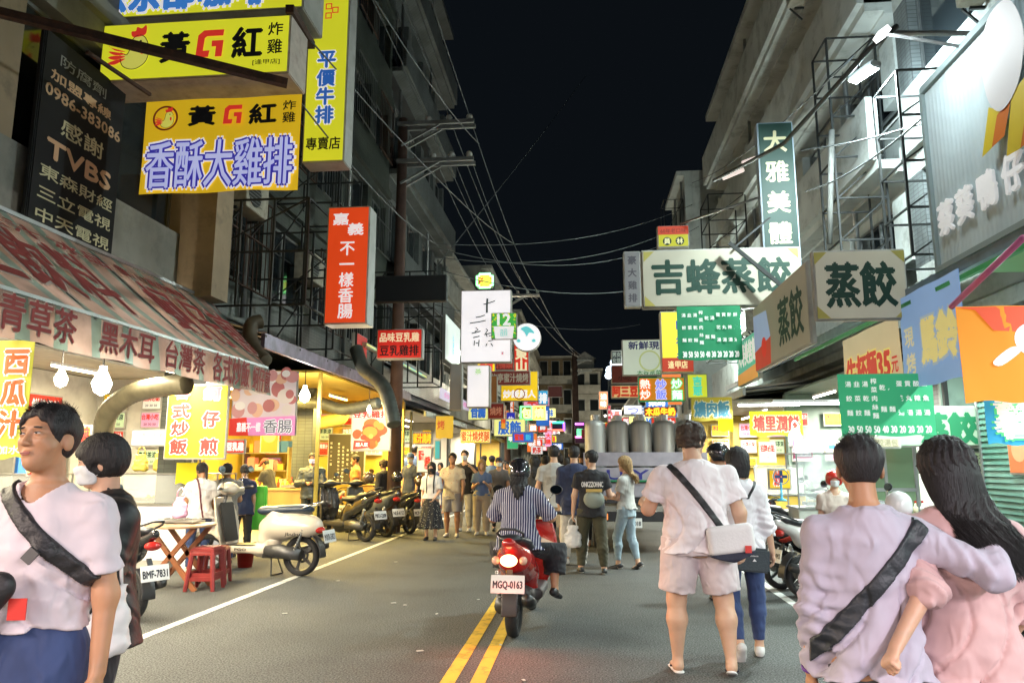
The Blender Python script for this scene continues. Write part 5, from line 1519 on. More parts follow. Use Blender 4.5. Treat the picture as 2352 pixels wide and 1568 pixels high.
sign('poster of sausages and garlic with a pink strip', 532, 852, 682, 1000, 11.2, .03, 'D9C8C4', .75, [], extra=sausage, name='poster')
def chicken(t, w, h, z):
    rg = random.Random(9)
    for i in range(34):
        a = rg.uniform(0, 6.28); q = rg.uniform(0, .36); x, y = q * w * math.cos(a), -.08 * h + q * h * math.sin(a) * .85; r_ = rg.uniform(.05, .13)
        disc_mesh(r_, 14, z - .0006 * i, x, y, rx=r_ * rg.uniform(.9, 1.5)).build('printed_food', face(rg.choice(['C9591E', 'D9842E', 'B4471A', 'E0A04A', '9A3A18']), .85), t)
    shape([(-.42 * w, -.46 * h), (.0 * w, -.40 * h), (-.0 * w, -.26 * h), (-.40 * w, -.24 * h)], 'red_ribbon', face('red', .9), t, z - .03)
    lettering([('超人氣', -.2 * w, -.34 * h, .3 * w, .09 * h, .03)], t, face('white', .9), z - .034)
sign('shield shaped poster of a golden chicken cutlet', 806, 940, 898, 1036, 15.2, .03, 'E6C9B4', .8, [('豆乳雞排', 'red', .5, .12, .9, .17, .05, False, 'white')], extra=chicken, name='poster')
sign('yellow oyster omelette board with red characters', 380, 882, 522, 1055, 9.9, .04, 'E6E01E', .95,
     [('蚵', 'DC7A8A', .74, .13, .26, .17, .05, False, 'white'), ('仔', 'D8342A', .74, .47, .26, .2, .05, False, 'white'), ('煎', 'D8342A', .74, .83, .27, .2, .05, False, 'white'), ('各', 'DC7A9A', .26, .13, .26, .15, .05), ('式', 'D8342A', .26, .36, .27, .18, .05, False, 'white'), ('炒', 'D8342A', .26, .59, .27, .18, .05, False, 'white'), ('飯', 'D8342A', .26, .83, .27, .19, .05, False, 'white')])
sign('yellow-green watermelon juice banner at the left edge', -40, 782, 66, 1052, 5.4, .02, 'C9C64A', .8, [('西瓜汁', 'E0601E', .68, .45, .5, .78, .05, True, 'white'), ('不加水', 'F4F0E0', .6, .93, .7, .07, .03)], cloth=True, name='banner')
sign('strip of red dish pictures behind the first customer', 60, 1040, 100, 1095, 6.6, .03, 'B8241E', .8, [('招牌', 'white', .5, .2, .7, .3, .03)], extra=lambda t, w, h, z: [disc_mesh(.03, 14, z, x, -.2 * h).build('printed_dish', face('E8D08A', .9), t) for x in (-.05, .03)])
sign('white lit menu panel with rows of small print over the counter', 300, 985, 402, 1025, 10.4, .05, 'F2EFEA', 1.2, [('涼茶 仙草 愛玉', 'C97A4A', .5, .35, .7, .2, .0), ('珍珠 冬瓜 檸檬', '6A8AC0', .5, .7, .7, .2, .0)])
sign('pink and white price card hanging by the counter', 282, 1028, 300, 1060, 9.8, .02, 'E9DCE4', 1.0, [('30', 'D8408A', .5, .3, .7, .3, .03)])
sign('red tofu milk sign beside the yellow oyster board', 518, 1008, 563, 1042, 12.2, .04, 'D22A1E', .8, [('豆乳雞', 'white', .5, .5, .85, .55, .07), ])
sign('yellow sign with red character behind the near man', 176, 975, 210, 1018, 7.6, .03, 'F0B81E', .9, [('前', 'red', .5, .5, .7, .8, .05)])
sign('long dark chalk menu board in the yellow stall', 752, 995, 838, 1112, 18.6, .04, '3C3620', .35, [('蜜汁香腸大腸包小腸米腸', 'E9E2C8', .30, .56, .055, .78, .01, True), ('豆乳雞排甜不辣四季豆', 'E9E2C8', .42, .60, .055, .72, .01, True), ('杏鮑菇花枝丸', 'E9E2C8', .54, .56, .055, .55, .01, True), ('花枝丸魷魚', 'E9E2C8', .66, .48, .055, .5, .01, True), ('雞塊薯條地瓜球', 'E9E2C8', .78, .55, .055, .66, .01, True), ('魷魚一支一百', 'E9E2C8', .1, .40, .055, .5, .01, True), ('蜜汁', 'E9E2C8', .9, .2, .055, .2, .01, True)], name='menu_board')
sign('orange food picture panel in the yellow stall', 598, 968, 640, 1040, 17.2, .03, 'C96A1E', .8, [], extra=lambda t, w, h, z: [disc_mesh(.16, 16, z, 0, .05 * h).build('printed_food', face('F0C05A', .9), t)])
# ---- right side
def corners(m='BFB25A'):
    def fn(t, w, h, z):
        for sx in (-1, 1):
            for sz in (-1, 1):
                a = .11 * h * 1.6; shape([(sx * w * .485, sz * h * .47), (sx * (w * .485 - a), sz * h * .47), (sx * w * .485, sz * (h * .47 - a))], 'corner_flourish', face(m, .1), t, z)
    return fn
sign('wide cream dumpling sign with four dark green characters', 1474, 570, 1842, 704, 12.6, .18, 'cream', .2, [('吉蜂蒸餃', 'dgreen', .50, .48, .86, .58, .035)], extra=corners(), le=.05)  # faint glow put into the unlit-looking face to brighten it
sign('cream dumpling sign panel turned to the camera, two green characters', 1870, 573, 2085, 735, 9.3, .10, 'cream', .36, [('蒸餃', 'dgreen', .5, .50, .74, .62, .035)], extra=corners(), le=.05)  # glow added to this face in place of light it does not catch
board('cream street-facing dumpling panel ending in a red, white and blue print', (2.86, 10.95, 3.52), 3.0, 1.08, R(-90), .07, 'cream', .12,  # slight glow put into the cream face; the board is no lamp
      [('蒸餃', 'dgreen', .72, .52, .40, .60, .03)], None, 'sign_board', None, None, .08,
      lambda t, w, h, z: (shape([(-.49 * w, -.48 * h), (-.16 * w, -.48 * h), (-.14 * w, -.1 * h), (-.49 * w, -.2 * h)], 'red_print', face('C8402E', .6), t, z), shape([(-.49 * w, -.2 * h), (-.14 * w, -.1 * h), (-.2 * w, .3 * h), (-.49 * w, .36 * h)], 'pale_blue_print', face('9FB2D6', .6), t, z - .002), disc_mesh(.16, 16, z - .004, -.28 * w, -.2 * h).build('red_print', face('D82A1E', .6), t)))
def menu(t, w, h, z, dark=False):
    m = face('E8F0E8', .75); n = 10; x0, x1 = -.44, .46
    rows = ['蒸水酸酸榨強貢酸', '餃餃辣乾菜肉丸辣']
    cols = ['蒸餃', '水餃', '酸辣湯', '乾麵', '榨菜肉絲麵', '蛋花湯', '貢丸湯', '酸辣湯', '福州湯', '肉絲湯']
    for i in range(n):
        x = (x0 + (x1 - x0) * (i + .5) / n) * w
        tx = ['湯餃麵', '韭菜餃', '湯乾麵', '榨菜肉絲麵', '乾麵', '湯麵', '蛋花湯', '貢丸湯', '酸辣湯', '鮮魚湯'][i]
        lettering([(tx, x, .10 * h, .062 * w, .70 * h, .025, True)], t, m, z)
        lettering([(['30', '50', '50', '50', '40', '30', '20', '20', '20', '20'][i], x, -.40 * h, .06 * w, .11 * h, .05)], t, m, z)
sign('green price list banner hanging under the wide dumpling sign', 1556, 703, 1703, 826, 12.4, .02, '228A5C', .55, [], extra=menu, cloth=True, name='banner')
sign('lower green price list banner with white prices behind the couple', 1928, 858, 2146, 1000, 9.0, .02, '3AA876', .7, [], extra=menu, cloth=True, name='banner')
sign('grey vertical lightbox seen unlit left of the wide dumpling sign', 1433, 577, 1472, 705, 14.5, .2, '8C8A8C', .25, [('豪大雞排', '55525A', .5, .5, .5, .9, .03, True)])  # face given a faint glow though the box is unlit
sign('small red and yellow sign with two round characters on top', 1510, 518, 1583, 568, 15.0, .2, 'C9C42A', .7, [('60年老口味', '7A1A14', .5, .24, .8, .2, .03)], extra=lambda t, w, h, z: (shape([(-.48 * w, .08 * h), (.48 * w, .08 * h), (.48 * w, .47 * h), (-.48 * w, .47 * h)], 'red_strip', face('C8452A', .7), t, z + .0005), [disc_mesh(.19 * h, 20, z - .001, x * w, -.22 * h).build('round_patch', face('1E3A26', .3), t) for x in (-.2, .2)], lettering([('員', -.2 * w, -.22 * h, .2 * w, .26 * h, .03), ('林', .2 * w, -.22 * h, .2 * w, .26 * h, .03)], t, face('E8E4B0', .8), z - .004)))
sign('tall dark green vertical sign with pale characters', 1748, 280, 1832, 640, 13.0, .22, '0A3A30', .12, [('大雅美體坊', 'D8D2A8', .48, .52, .62, .98, .03, True)], side=mat('sign_blue_edge', (.35, .42, .5), .5), le=.45)
sign('yellow vertical lightbox behind the green price list', 1518, 714, 1592, 856, 15.5, .25, 'EDE23A', 1.0, [('口福油', '3A4AA0', .62, .5, .3, .8, .03, True)], extra=lambda t, w, h, z: (shape([(-.48 * w, -.48 * h), (.48 * w, -.48 * h), (.48 * w, -.26 * h), (-.48 * w, -.26 * h)], 'red_strip', face('B8361E', .8), t, z), lettering([('逢甲店', 0, -.37 * h, .6 * w, .12 * h, .03)], t, face('F0D8A0', .9), z - .003)))
sign('white tea sign with navy characters', 1429, 779, 1519, 862, 19.5, .2, 'D8E4D2', .75, [('新鮮現', 'dblue', .56, .17, .78, .22, .03), ('太谷茶菜', '3A8A4A', .68, .92, .62, .12, .02)], extra=lambda t, w, h, z: disc_mesh(.28, 24, z, .2 * w, -.1 * h, r0=.85).build('ring_mark', face('C0CC8A', .8), t))
sign('dark sign with grey characters against the sky', 1404, 805, 1428, 835, 26, .15, '20242A', .15, [('男女', '9AA09A', .5, .3, .8, .35, .02), ('女信', '9AA09A', .5, .75, .8, .35, .02)])
def outl_text(t, w, h, z):
    for tx, x, y, c1, c2 in (('熱', -.36, .22, 'FF6A3A', 'FFF4E8'), ('炒', -.36, -.22, 'FF6A3A', 'FFF4E8'), ('炒', -.02, .2, 'C9C8E8', '6A78E0'), ('飯', -.02, -.22, 'C9C8E8', '6A78E0'), ('炒', .32, .22, '5AF08A', 'F4FFF4'), ('麵', .32, -.24, '5AF08A', 'F4FFF4')):
        lettering([(tx, x * w, y * h, .22 * w, .40 * h, .10)], t, face(c1, 1.4), z); lettering([(tx, x * w, y * h, .21 * w, .38 * h, .02)], t, face(c2, 1.8), z - .004)
sign('orange stir-fry sign with white, violet and green neon characters', 1467, 866, 1574, 921, 18, .25, 'D88A1E', .9, [], extra=outl_text, side=face('2E9A5A', .6))
sign('yellow and green edge lightbox right of the stir-fry sign', 1578, 858, 1626, 914, 17, .3, 'DCE83A', .95, [('吉蔥', '5AE0C0', .5, .5, .45, .8, .06, True)])
sign('red neon papaya milk sign under the stir-fry sign', 1480, 934, 1553, 956, 19, .12, '7A2A10', .7, [('木瓜牛奶', 'FFE23A', .5, .5, .92, .8, .06, False, 'F0401A')], le=1.6)
sign('cream and red sign of three bold characters', 1404, 884, 1468, 914, 21, .2, 'E8C88A', .9, [('阿三豆', 'C8321E', .5, .5, .9, .75, .07)])
sign('maroon signboard above the cream and red sign', 1404, 838, 1466, 880, 22, .2, '6A2A22', .35, [('小吃', '3A1612', .5, .7, .5, .3, .03)])
sign('bright orange-white neon vertical sign beyond the truck', 1375, 898, 1397, 940, 30, .2, 'FF9A6A', 1.6, [('滷味', 'FFF0E0', .5, .5, .6, .8, .08, True)])
sign('red vertical sign beyond the metal tanks', 1395, 930, 1404, 975, 28, .15, 'D83A4A', .8, [('小籠包', 'white', .5, .5, .6, .8, .03, True)])
sign('maroon wall sign low on the far right blocks', 1335, 985, 1368, 1006, 38, .15, '7A1E28', .5, [])
sign('white bead-lit sign above the tanks', 1432, 930, 1475, 952, 24, .12, 'F0F4FF', 1.5, [('つ', '8A8AC8', .5, .6, .6, .6, .05)])
# sky glow lamps beyond
for k, (x, y, r_) in enumerate(((1418, 832, .30), (1402, 850, .2), (1398, 862, .16))):
    p = at(x, y, 30); t = thing('globe_lamp', ['largest bluish white lamp on the far right roof', 'middle bluish lamp beside the cream and red sign', 'lowest small bluish lamp on the far right'][k], 'lamp', p)
    MB().lathe([(0, -r_), (r_ * .7, -r_ * .7), (r_, 0), (r_ * .7, r_ * .7), (0, r_)], 16, cap=False).build('globe', mat('globe_lit', (.8, .9, 1), .3, emit=3.2, ecol=(.72, .84, 1)), t, True)
    MB().bar((0, .1, 0), (0, .4, -.6), .05).build('bracket', steel, t)
sign('olive braised pork sign with blue outlined characters', 1588, 912, 1682, 966, 14.6, .06, 'B8A83A', .55, [('爌肉飯', '4A88A0', .5, .5, .84, .66, .045, False, 'D8D8B0')], cloth=True, name='banner')
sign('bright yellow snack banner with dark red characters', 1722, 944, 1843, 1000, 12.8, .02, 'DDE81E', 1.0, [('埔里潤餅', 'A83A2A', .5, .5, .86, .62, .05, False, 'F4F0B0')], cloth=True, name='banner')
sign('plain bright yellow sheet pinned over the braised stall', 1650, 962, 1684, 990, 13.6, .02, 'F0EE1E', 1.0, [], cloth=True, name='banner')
board('teal sign with white characters sloping beside the cream panel', (3.4, 15.55, 3.62), 1.9, .95, R(-90), .08, '52B89A', .8, [('大寿美信館', 'F0F4E8', .5, .35, .9, .5, .04)], None, 'sign_board', None, None, None,
      lambda t, w, h, z: shape([(-.49 * w, -.48 * h), (.49 * w, -.48 * h), (.49 * w, -.18 * h), (-.49 * w, -.24 * h)], 'orange_strip', face('E0A04A', .8), t, z))
# banners under the beam
board('creased beige noodle banner reading 35', (3.88, 10.35, 2.82), 1.95, .98, R(-90), .02, 'D8C49A', .62, [('牛杯麵35', 'D0402E', .46, .55, .78, .44, .05, False, 'E8D87A'), ('元', 'D0402E', .92, .6, .09, .2, .03), ('三杯100元', '6A7A5A', .74, .86, .4, .13, .02)], None, 'banner', None, None, None, None, 0, True)
board('pale blue potato banner with yellow characters', (3.90, 8.6, 2.94), 1.5, 1.12, R(-90), .02, '8FB0DC', .62, [('馬鈴', 'E8D88A', .64, .55, .54, .45, .06, False, 'A8B8C8'), ('現烤', 'D8D0A8', .16, .6, .16, .55, .03, True)], None, 'banner', None, None, None, None, 0, True)
def duckmark(t, w, h, z):
    m = face('F0E8F0', .95)
    X, Z = .28 * w, .14 * h
    disc_mesh(.17 * h, 28, z, X, Z, r0=.45).build('flower_mark', m, t)
    shape(curve_pts([(X - .08, Z - .08), (X - .24, Z - .20), (X - .30, Z - .17), (X - .16, Z - .06)], 4), 'scroll_mark', m, t, z)
    disc_mesh(.15 * h, 28, z, X + .04, Z - .34 * h, r0=.6, a0=2.2, a1=4.2).build('scroll_mark', m, t)
    shape([(-.5 * w, .49 * h), (.5 * w, .49 * h), (.5 * w, .2 * h), (-.12 * w, .24 * h), (-.30 * w, .46 * h)], 'red_shade_panel', face('E0481A', .8), t, z + .002)
    lettering([('鴨', X, -.42 * h, .2 * w, .16 * h, .09)], t, m, z)
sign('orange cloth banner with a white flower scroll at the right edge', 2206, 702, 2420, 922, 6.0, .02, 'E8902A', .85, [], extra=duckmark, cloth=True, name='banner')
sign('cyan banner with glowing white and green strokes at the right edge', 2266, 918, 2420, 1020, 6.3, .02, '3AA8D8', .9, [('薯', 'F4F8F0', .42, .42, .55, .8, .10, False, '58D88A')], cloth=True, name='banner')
sign('green-tinged inner dumpling board above the shutter', 2012, 932, 2266, 1026, 10.9, .06, 'A8C0A4', .42, [('蒸餃', '1E7A50', .66, .55, .50, .72, .06)], extra=corners('9AA86A'), le=.4)
sign('faded beige paper menu under the lower green price list', 1990, 1002, 2070, 1030, 10.8, .03, 'C8BCA0', .4, [('蒸餃湯包', '9A9278', .5, .5, .8, .6, .01)])
sign('pink edged paper price list at the snack stall', 1821, 1008, 1866, 1052, 11.8, .02, 'F0E4EC', .9, [('潤餅四十', '5A7AC0', .3, .5, .14, .7, .01, True), ('原味花生', '5A7AC0', .55, .5, .14, .7, .01, True), ('加蛋五十', '5A7AC0', .8, .5, .14, .7, .01, True)], extra=lambda t, w, h, z: ringline([(-.46 * w, -.45 * h), (.46 * w, -.45 * h), (.46 * w, .45 * h), (-.46 * w, .45 * h)], .02, 'pink_border', face('D8408A', .8), t, z))
sign('small yellow panel with a red flame mark on the snack stall', 1764, 1076, 1818, 1124, 11.6, .03, 'F0C01E', .8, [('炒', 'red', .42, .45, .3, .7, .06, False, 'white')])
# corrugated shop panel with its emblem and raised letters (X = 4)
t = thing('shop_panel', 'pale corrugated metal shop panel with white raised letters', 'sign', (4.0, 8.4, 3.66), R(-90))
n = 90; mb = MB(); L = 7.4; vs = []; fs = []
for i in range(n * 4 + 1):
    x = L * i / (n * 4); ph = i % 4; y = (-.004, -.004, .0, .0)[ph]
    vs += [(x, y, 0.0), (x, y, 2.06)]
for i in range(n * 4): fs.append((2 * i, 2 * i + 2, 2 * i + 3, 2 * i + 1))
mb.add(vs, fs); mb.build('corrugated_sheet', mat('pale_blue_metal', (.44, .53, .55), .6, .05, var=.1, vscale=2), t)
mb = MB(); mb.box2((-.03, -.05, 2.061), (L, .3, 2.14)); mb.box2((-.05, -.05, -.06), (L, .28, -.001)); mb.box2((-.06, -.045, 0), (-.001, .28, 2.06)); mb.build('trim', mat('panel_trim', (.22, .28, .28), .7), t)
MB().box2((-.02, .02, -.075), (L, 1.4, -.062)).build('underside', mat('lime_underside', (.32, .52, .22), .5), t)
for k, (ch, x) in enumerate(zip('蔡葵鴨仔', (.10, .50, .93, 1.38))):
    co, fs_, lo, hi = glyphs(ch); V_ = []; F2 = []
    for j, yy in enumerate((-.05,)):
        _place(co, fs_, x, .34, .34, .38, yy, V_, F2, .012)
    nv = len(co)
    me = bpy.data.meshes.new('raised_letter'); me.from_pydata(V_, [], F2)
    o = link('raised_letter', me, mat('raised_white', (.75, .75, .75), .5, emit=.3), t)
    md = o.modifiers.new('d', 'SOLIDIFY'); md.thickness = .03
sx_ = lambda L: [(x + .38, y) for x, y in L]
shape(sx_(curve_pts([(1.02, 1.26), (.98, 1.7), (1.16, 2.02), (1.5, 2.0), (1.66, 1.6), (1.52, 1.2), (1.22, 1.06)], 6)), 'egg_shape', mat('egg_white', (.6, .58, .58), .6), t, -.10)
shape(sx_([(1.0, 1.20), (.80, .78), (.98, .80), (1.22, 1.08), (1.12, 1.12)]), 'yellow_blade', mat('blade_yellow', (.6, .45, .02), .5), t, -.09)
shape(sx_([(1.12, 1.06), (.98, .80), (1.20, .82), (1.36, 1.10), (1.24, 1.08)]), 'orange_blade', mat('blade_orange', (.55, .14, .01), .5), t, -.092)
shape(sx_([(1.38, 1.14), (1.20, .62), (1.42, .60), (1.7, .9), (1.66, 1.2)]), 'yellow_blade', mat('blade_yellow', (.75, .6, .03), .4), t, -.094)
shape(sx_([(1.66, 1.1), (1.42, .60), (1.8, .62), (2.0, 1.0)]), 'orange_blade', mat('blade_orange', (.7, .2, .01), .4), t, -.097)
for x in (.9, 3.2, 5.6):
    sp_ = MB().tube([(x, -.05, 2.12), (x, -.75, 2.30)], .018, 8).build('spotlight', galv, t)
    MB().box((x, -.80, 2.30), (.16, .12, .06), (R(35), 0, 0)).build('lamp_head', mat('flood_small', (1, 1, 1), .3, emit=2.5), sp_)
    light('AREA', (x, -.80, 2.24), 11, (.86, .97, 1.0), .5, .12, (R(42), 0, 0), parent=t)
# ================================================================ AWNINGS AND CANOPIES
def stripes(name, c1, c2, per=.36, frac=.42, ax='Y', emit=0):
    m = mat(name, c1, .75, var=.0, bump=.15, bscale=14)
    nt = m.node_tree; b = nt.nodes['Principled BSDF']; tc = nt.nodes.new('ShaderNodeTexCoord'); sp = nt.nodes.new('ShaderNodeSeparateXYZ'); nt.links.new(tc.outputs['Object'], sp.inputs[0])
    f = nt.nodes.new('ShaderNodeMath'); f.operation = 'MULTIPLY'; f.inputs[1].default_value = 1 / per; nt.links.new(sp.outputs[ax], f.inputs[0])
    g = nt.nodes.new('ShaderNodeMath'); g.operation = 'FRACT'; nt.links.new(f.outputs[0], g.inputs[0])
    c = nt.nodes.new('ShaderNodeMath'); c.operation = 'LESS_THAN'; c.inputs[1].default_value = frac; nt.links.new(g.outputs[0], c.inputs[0])
    mx = nt.nodes.new('ShaderNodeMix'); mx.data_type = 'RGBA'; nt.links.new(c.outputs[0], mx.inputs[0]); mx.inputs[6].default_value = (*c1, 1); mx.inputs[7].default_value = (*c2, 1)
    n = nt.nodes.new('ShaderNodeTexNoise'); n.inputs['Scale'].default_value = 2.4; n.inputs['Detail'].default_value = 7; nt.links.new(tc.outputs['Object'], n.inputs['Vector'])
    r = nt.nodes.new('ShaderNodeMapRange'); r.inputs[1].default_value = .3; r.inputs[2].default_value = .7; r.inputs[3].default_value = .42; r.inputs[4].default_value = 1.12; nt.links.new(n.outputs[0], r.inputs[0])
    sc = nt.nodes.new('ShaderNodeVectorMath'); sc.operation = 'SCALE'; nt.links.new(mx.outputs[2], sc.inputs[0]); nt.links.new(r.outputs[0], sc.inputs['Scale']); nt.links.new(sc.outputs[0], b.inputs['Base Color'])
    # thin cloth lets some of the stall light through
    tr = nt.nodes.new('ShaderNodeBsdfTranslucent'); ms = nt.nodes.new('ShaderNodeMixShader'); ms.inputs[0].default_value = .45
    nt.links.new(sc.outputs[0], tr.inputs['Color']); nt.links.new(b.outputs[0], ms.inputs[1]); nt.links.new(tr.outputs[0], ms.inputs[2]); nt.links.new(ms.outputs[0], nt.nodes['Material Output'].inputs['Surface'])
    return m
aw = stripes('striped_awning_cloth', (.38, .28, .25), (.17, .24, .225), .44, .32)
t = thing('awning', 'striped cloth awning with rows of red lettering over the left juice stall', 'awning', (-5.6, .6, 0))
Ya, Yb = 0.0, 9.5
def grid_sheet(p00, p10, p11, p01, nu, nv, fn=None):
    """p00->p10 along u, p00->p01 along v"""
    vs = []; fs = []
    P0, P1, P2, P3 = map(Vector, (p00, p10, p11, p01))
    for i in range(nu + 1):
        for j in range(nv + 1):
            u, v = i / nu, j / nv
            p = (P0 * (1 - u) + P1 * u) * (1 - v) + (P3 * (1 - u) + P2 * u) * v
            if fn: p = p + fn(u, v)
            vs.append(p)
    for i in range(nu):
        for j in range(nv): a = i * (nv + 1) + j; fs.append((a, a + nv + 1, a + nv + 2, a + 1))
    return vs, fs
xf = 1.4; zt, zf, zb = 3.95, 2.77, 2.42
Lw = Yb - Ya - .6
mb = MB(); vs, fs = grid_sheet((0, 0, zt), (0, Lw + 1.1, zt - .03), (xf, Lw, zf), (xf, 0, zf), 60, 8, lambda u, v: Vector((0, 0, -.05 * math.sin(v * math.pi) + .010 * math.sin(u * 60)))); mb.add(vs, fs); mb.build('roof_cloth', aw, t, True)
mb = MB(); vs, fs = grid_sheet((xf, 0, zf), (xf, Lw, zf), (xf + .04, Lw + .02, zb), (xf + .04, 0, zb), 90, 4, lambda u, v: Vector((.02 * v * math.sin(u * 90), 0, -.02 * v * abs(math.sin(u * 30))))); mb.add(vs, fs); mb.build('valance', aw, t, True)
mb = MB(); mb.add([(0, Lw + 1.1, zt - .03), (xf, Lw, zf), (xf + .04, Lw + .02, zb), (.35, Lw + .9, zb + .35)], [(0, 1, 2, 3)]); mb.build('end_cloth', aw, t)
mb = MB(); mb.bar((xf, 0, zf), (xf, Lw, zf), .03); mb.bar((0, 0, zt), (0, Lw + 1, zt), .04)
for i in range(6): mb.bar((0, Lw * i / 5, zt - .05), (xf, Lw * i / 5, zf - .04), .03)
mb.each('frame_bar', alu, t)
redm = mat('awning_red_print', (.34, .05, .045), .75, var=.15, vscale=4)
redw = mat('awning_white_print', (.62, .52, .46), .75, var=.12, vscale=4)
def on_slope(items, m, off):
    """lettering on the awning slope: local x runs up the street, z up the slope"""
    o = lettering(items, t, m, -off, 'printed_lettering')
    zdir = Vector((-xf, 0, zt - zf)).normalized(); xdir = Vector((0, 1, 0)); ydir = zdir.cross(xdir)
    o.matrix_local = Matrix.Translation((xf / 2, 0, (zt + zf) / 2 - .03)) @ Matrix((xdir, ydir, zdir)).transposed().to_4x4(); return o
for mm, bo, off in ((redw, .050, .012), (redm, .022, .017)):
    its = []
    for i, ch in enumerate('養生飲料 蚵仔煎'):
        if ch == ' ': continue
        its.append((ch, 3.75 + i * .78, -.06, .66, .98, bo))
    on_slope(its, mm, off)
    on_slope([('產中甘蔗汁 冰品', 5.4, .60, 3.3, .24, bo * 1.3), ('價111宵夜專賣', 8.0, .60, 1.5, .22, bo)], mm, off)
def on_val(items, m, off):
    o = lettering(items, t, m, -off, 'printed_lettering'); o.location = (xf + .03, 0, (zf + zb) / 2); o.rotation_euler = (0, 0, R(90)); return o
for mm, bo, off in ((redw, .050, .028), (redm, .020, .034)):
    on_val([('青草茶', 4.62, .0, .82, .27, bo), ('黑木耳', 5.75, .0, .82, .27, bo), ('台灣茶', 6.75, .0, .78, .27, bo), ('各式炒飯', 7.78, .0, .92, .32, bo), ('蚵仔煎', 8.6, -.02, .52, .30, bo)], mm, off)
def canopy(label, x0, z0, x1, z1, y0, y1, m, beamm=None, name='canopy', fas=.16, ribs=6, corr=True):
    """roof sheet from the wall line x0,z0 down to the edge x1,z1"""
    t = thing(name, label, 'canopy', (x1, y0, 0)); L = y1 - y0; dx = x0 - x1; nn = int(L * 9)
    mb = MB(); vs = []; fs = []
    for i in range(nn + 1):
        b = .018 * (i % 2) if corr else 0
        vs += [(0, L * i / nn, z1 + b), (dx, L * i / nn, z0 + b)]
    for i in range(nn): fs.append((2 * i, 2 * i + 1, 2 * i + 3, 2 * i + 2))
    mb.add(vs, fs); mb.build('roof_sheet', m, t)
    MB().box2((-.03, 0, z1 - fas), (.03, L, z1 - .005)).build('edge_beam', beamm or alu, t)
    for i in range(ribs + 1):
        y = .03 + (L - .06) * i / ribs; MB().bar((0.035, y, z1 - .05), (dx, y, z0 - .05), .04).build('rafter', steel, t)
    return t
blueg = mat('blue_grey_beam', (.20, .27, .34), .4, .4, var=.2)
canopy('long blue-grey edged canopy along the right stalls', 5.45, 4.2, 4.0, 3.62, 1.0, 21.0, mat('canopy_sheet', (.16, .19, .18), .6, .3, var=.3), blueg, fas=.13, ribs=10)
o = MB().bar((3.93, 1.2, 3.40), (3.93, 14, 3.40), .05).build('curtain_rail', mat('green_rail', (.05, .35, .12), .4)); tag(o, 'green rail carrying the banners under the blue-grey canopy', 'rail')
canopy('purplish gutter-edged canopy over the yellow stall', -5.85, 3.75, -4.6, 3.38, 10.2, 19.5, mat('dark_sheet', (.09, .08, .09), .6, .2, var=.3), mat('purple_gutter', (.16, .13, .20), .4, .3, var=.4, dirt=((.05, .04, .05), 4, .7)), fas=.22, ribs=7)
canopy('pale tarp canopy over the small stalls up the left kerb', -6.2, 3.5, -4.3, 2.95, 20, 30, mat('tarp_white', (.55, .53, .55), .7, var=.2), galv, ribs=5, corr=False)
canopy('yellow-edged canopy over the grill stalls', -6.2, 3.2, -4.1, 2.75, 30.5, 42, mat('tarp_yellow', (.65, .5, .05), .7), mat('tarp_yellow', (.65, .5, .05), .7), ribs=4, corr=False)
canopy('grey tarp canopy over the far right stalls', 5.6, 3.3, 3.3, 3.05, 15.5, 23, mat('tarp_grey', (.34, .35, .34), .75, var=.3), alu, ribs=4, corr=False)
canopy('low far canopy along the right kerb', 6.0, 3.3, 3.6, 2.8, 24, 40, mat('tarp_grey2', (.3, .28, .26), .75, var=.3), alu, ribs=4, corr=False)
# pink bar and pipes on the right edge
a = at(2185, 705, 6.6); b = at(2352, 545, 5.6); o = MB().tube([(0, 0, 0), b - a], .025, 8).build('banner_pole', mat('pink_pole', (.55, .12, .28), .4), None, True, loc=a); tag(o, 'pink pole holding up the orange banner', 'pole')
a = at(1560, 515, 15); b = at(1770, 445, 13.2); o = MB().tube([(0, 0, 0), b - a], .022, 6).build('support_pipe', galv, None, True, loc=a); tag(o, 'thin pale pipe rising to the tall green sign', 'pipe')
a = at(1675, 558, 12.4); b = at(1800, 660, 12.3); o = MB().bar((0, 0, 0), b - a, .06).build('sign_stay', steel, None, loc=a); tag(o, 'black diagonal bar across the last character of the dumpling sign', 'bar')
a = at(1690, 565, 12.5); b = at(1768, 500, 12.8); o = MB().bar((0, 0, 0), b - a, .03).build('sign_stay', steel, None, loc=a); tag(o, 'thin black stay rising from the dumpling sign to the green sign', 'bar')
# ducts
def flex(label, pts, r, m, ribs=True, n=14, seg=60, name='air_duct'):
    P_ = [Vector(p) for p in pts]; o0 = P_[0]; c = []
    N = len(P_)
    for j in range(N - 1):
        p0, p1, p2, p3 = P_[max(j - 1, 0)], P_[j], P_[j + 1], P_[min(j + 2, N - 1)]
        k = seg // (N - 1)
        for q in range(k):
            t_ = q / k; c.append(.5 * ((2 * p1) + (p2 - p0) * t_ + (2 * p0 - 5 * p1 + 4 * p2 - p3) * t_ * t_ + (3 * p1 - p0 - 3 * p2 + p3) * t_ ** 3) - o0)
    c.append(P_[-1] - o0)
    rs = [r * (1 + (.07 if i % 2 else -.03)) if ribs else r for i in range(len(c))]
    o = MB().tube(c, rs, n).build(name, m, None, True, loc=o0); return tag(o, label, 'duct')
foil = mat('duct_foil', (.13, .14, .12), .5, .5, var=.3, vscale=6); foilb = mat('duct_brown', (.11, .09, .06), .6, .3, var=.3, vscale=6)
flex('brown flexible duct elbow at the end of the striped awning', [at(600, 738, 10.3), at(578, 745, 10.2), at(575, 780, 10.1), at(590, 810, 10.0), at(610, 830, 9.9)], .10, foilb)
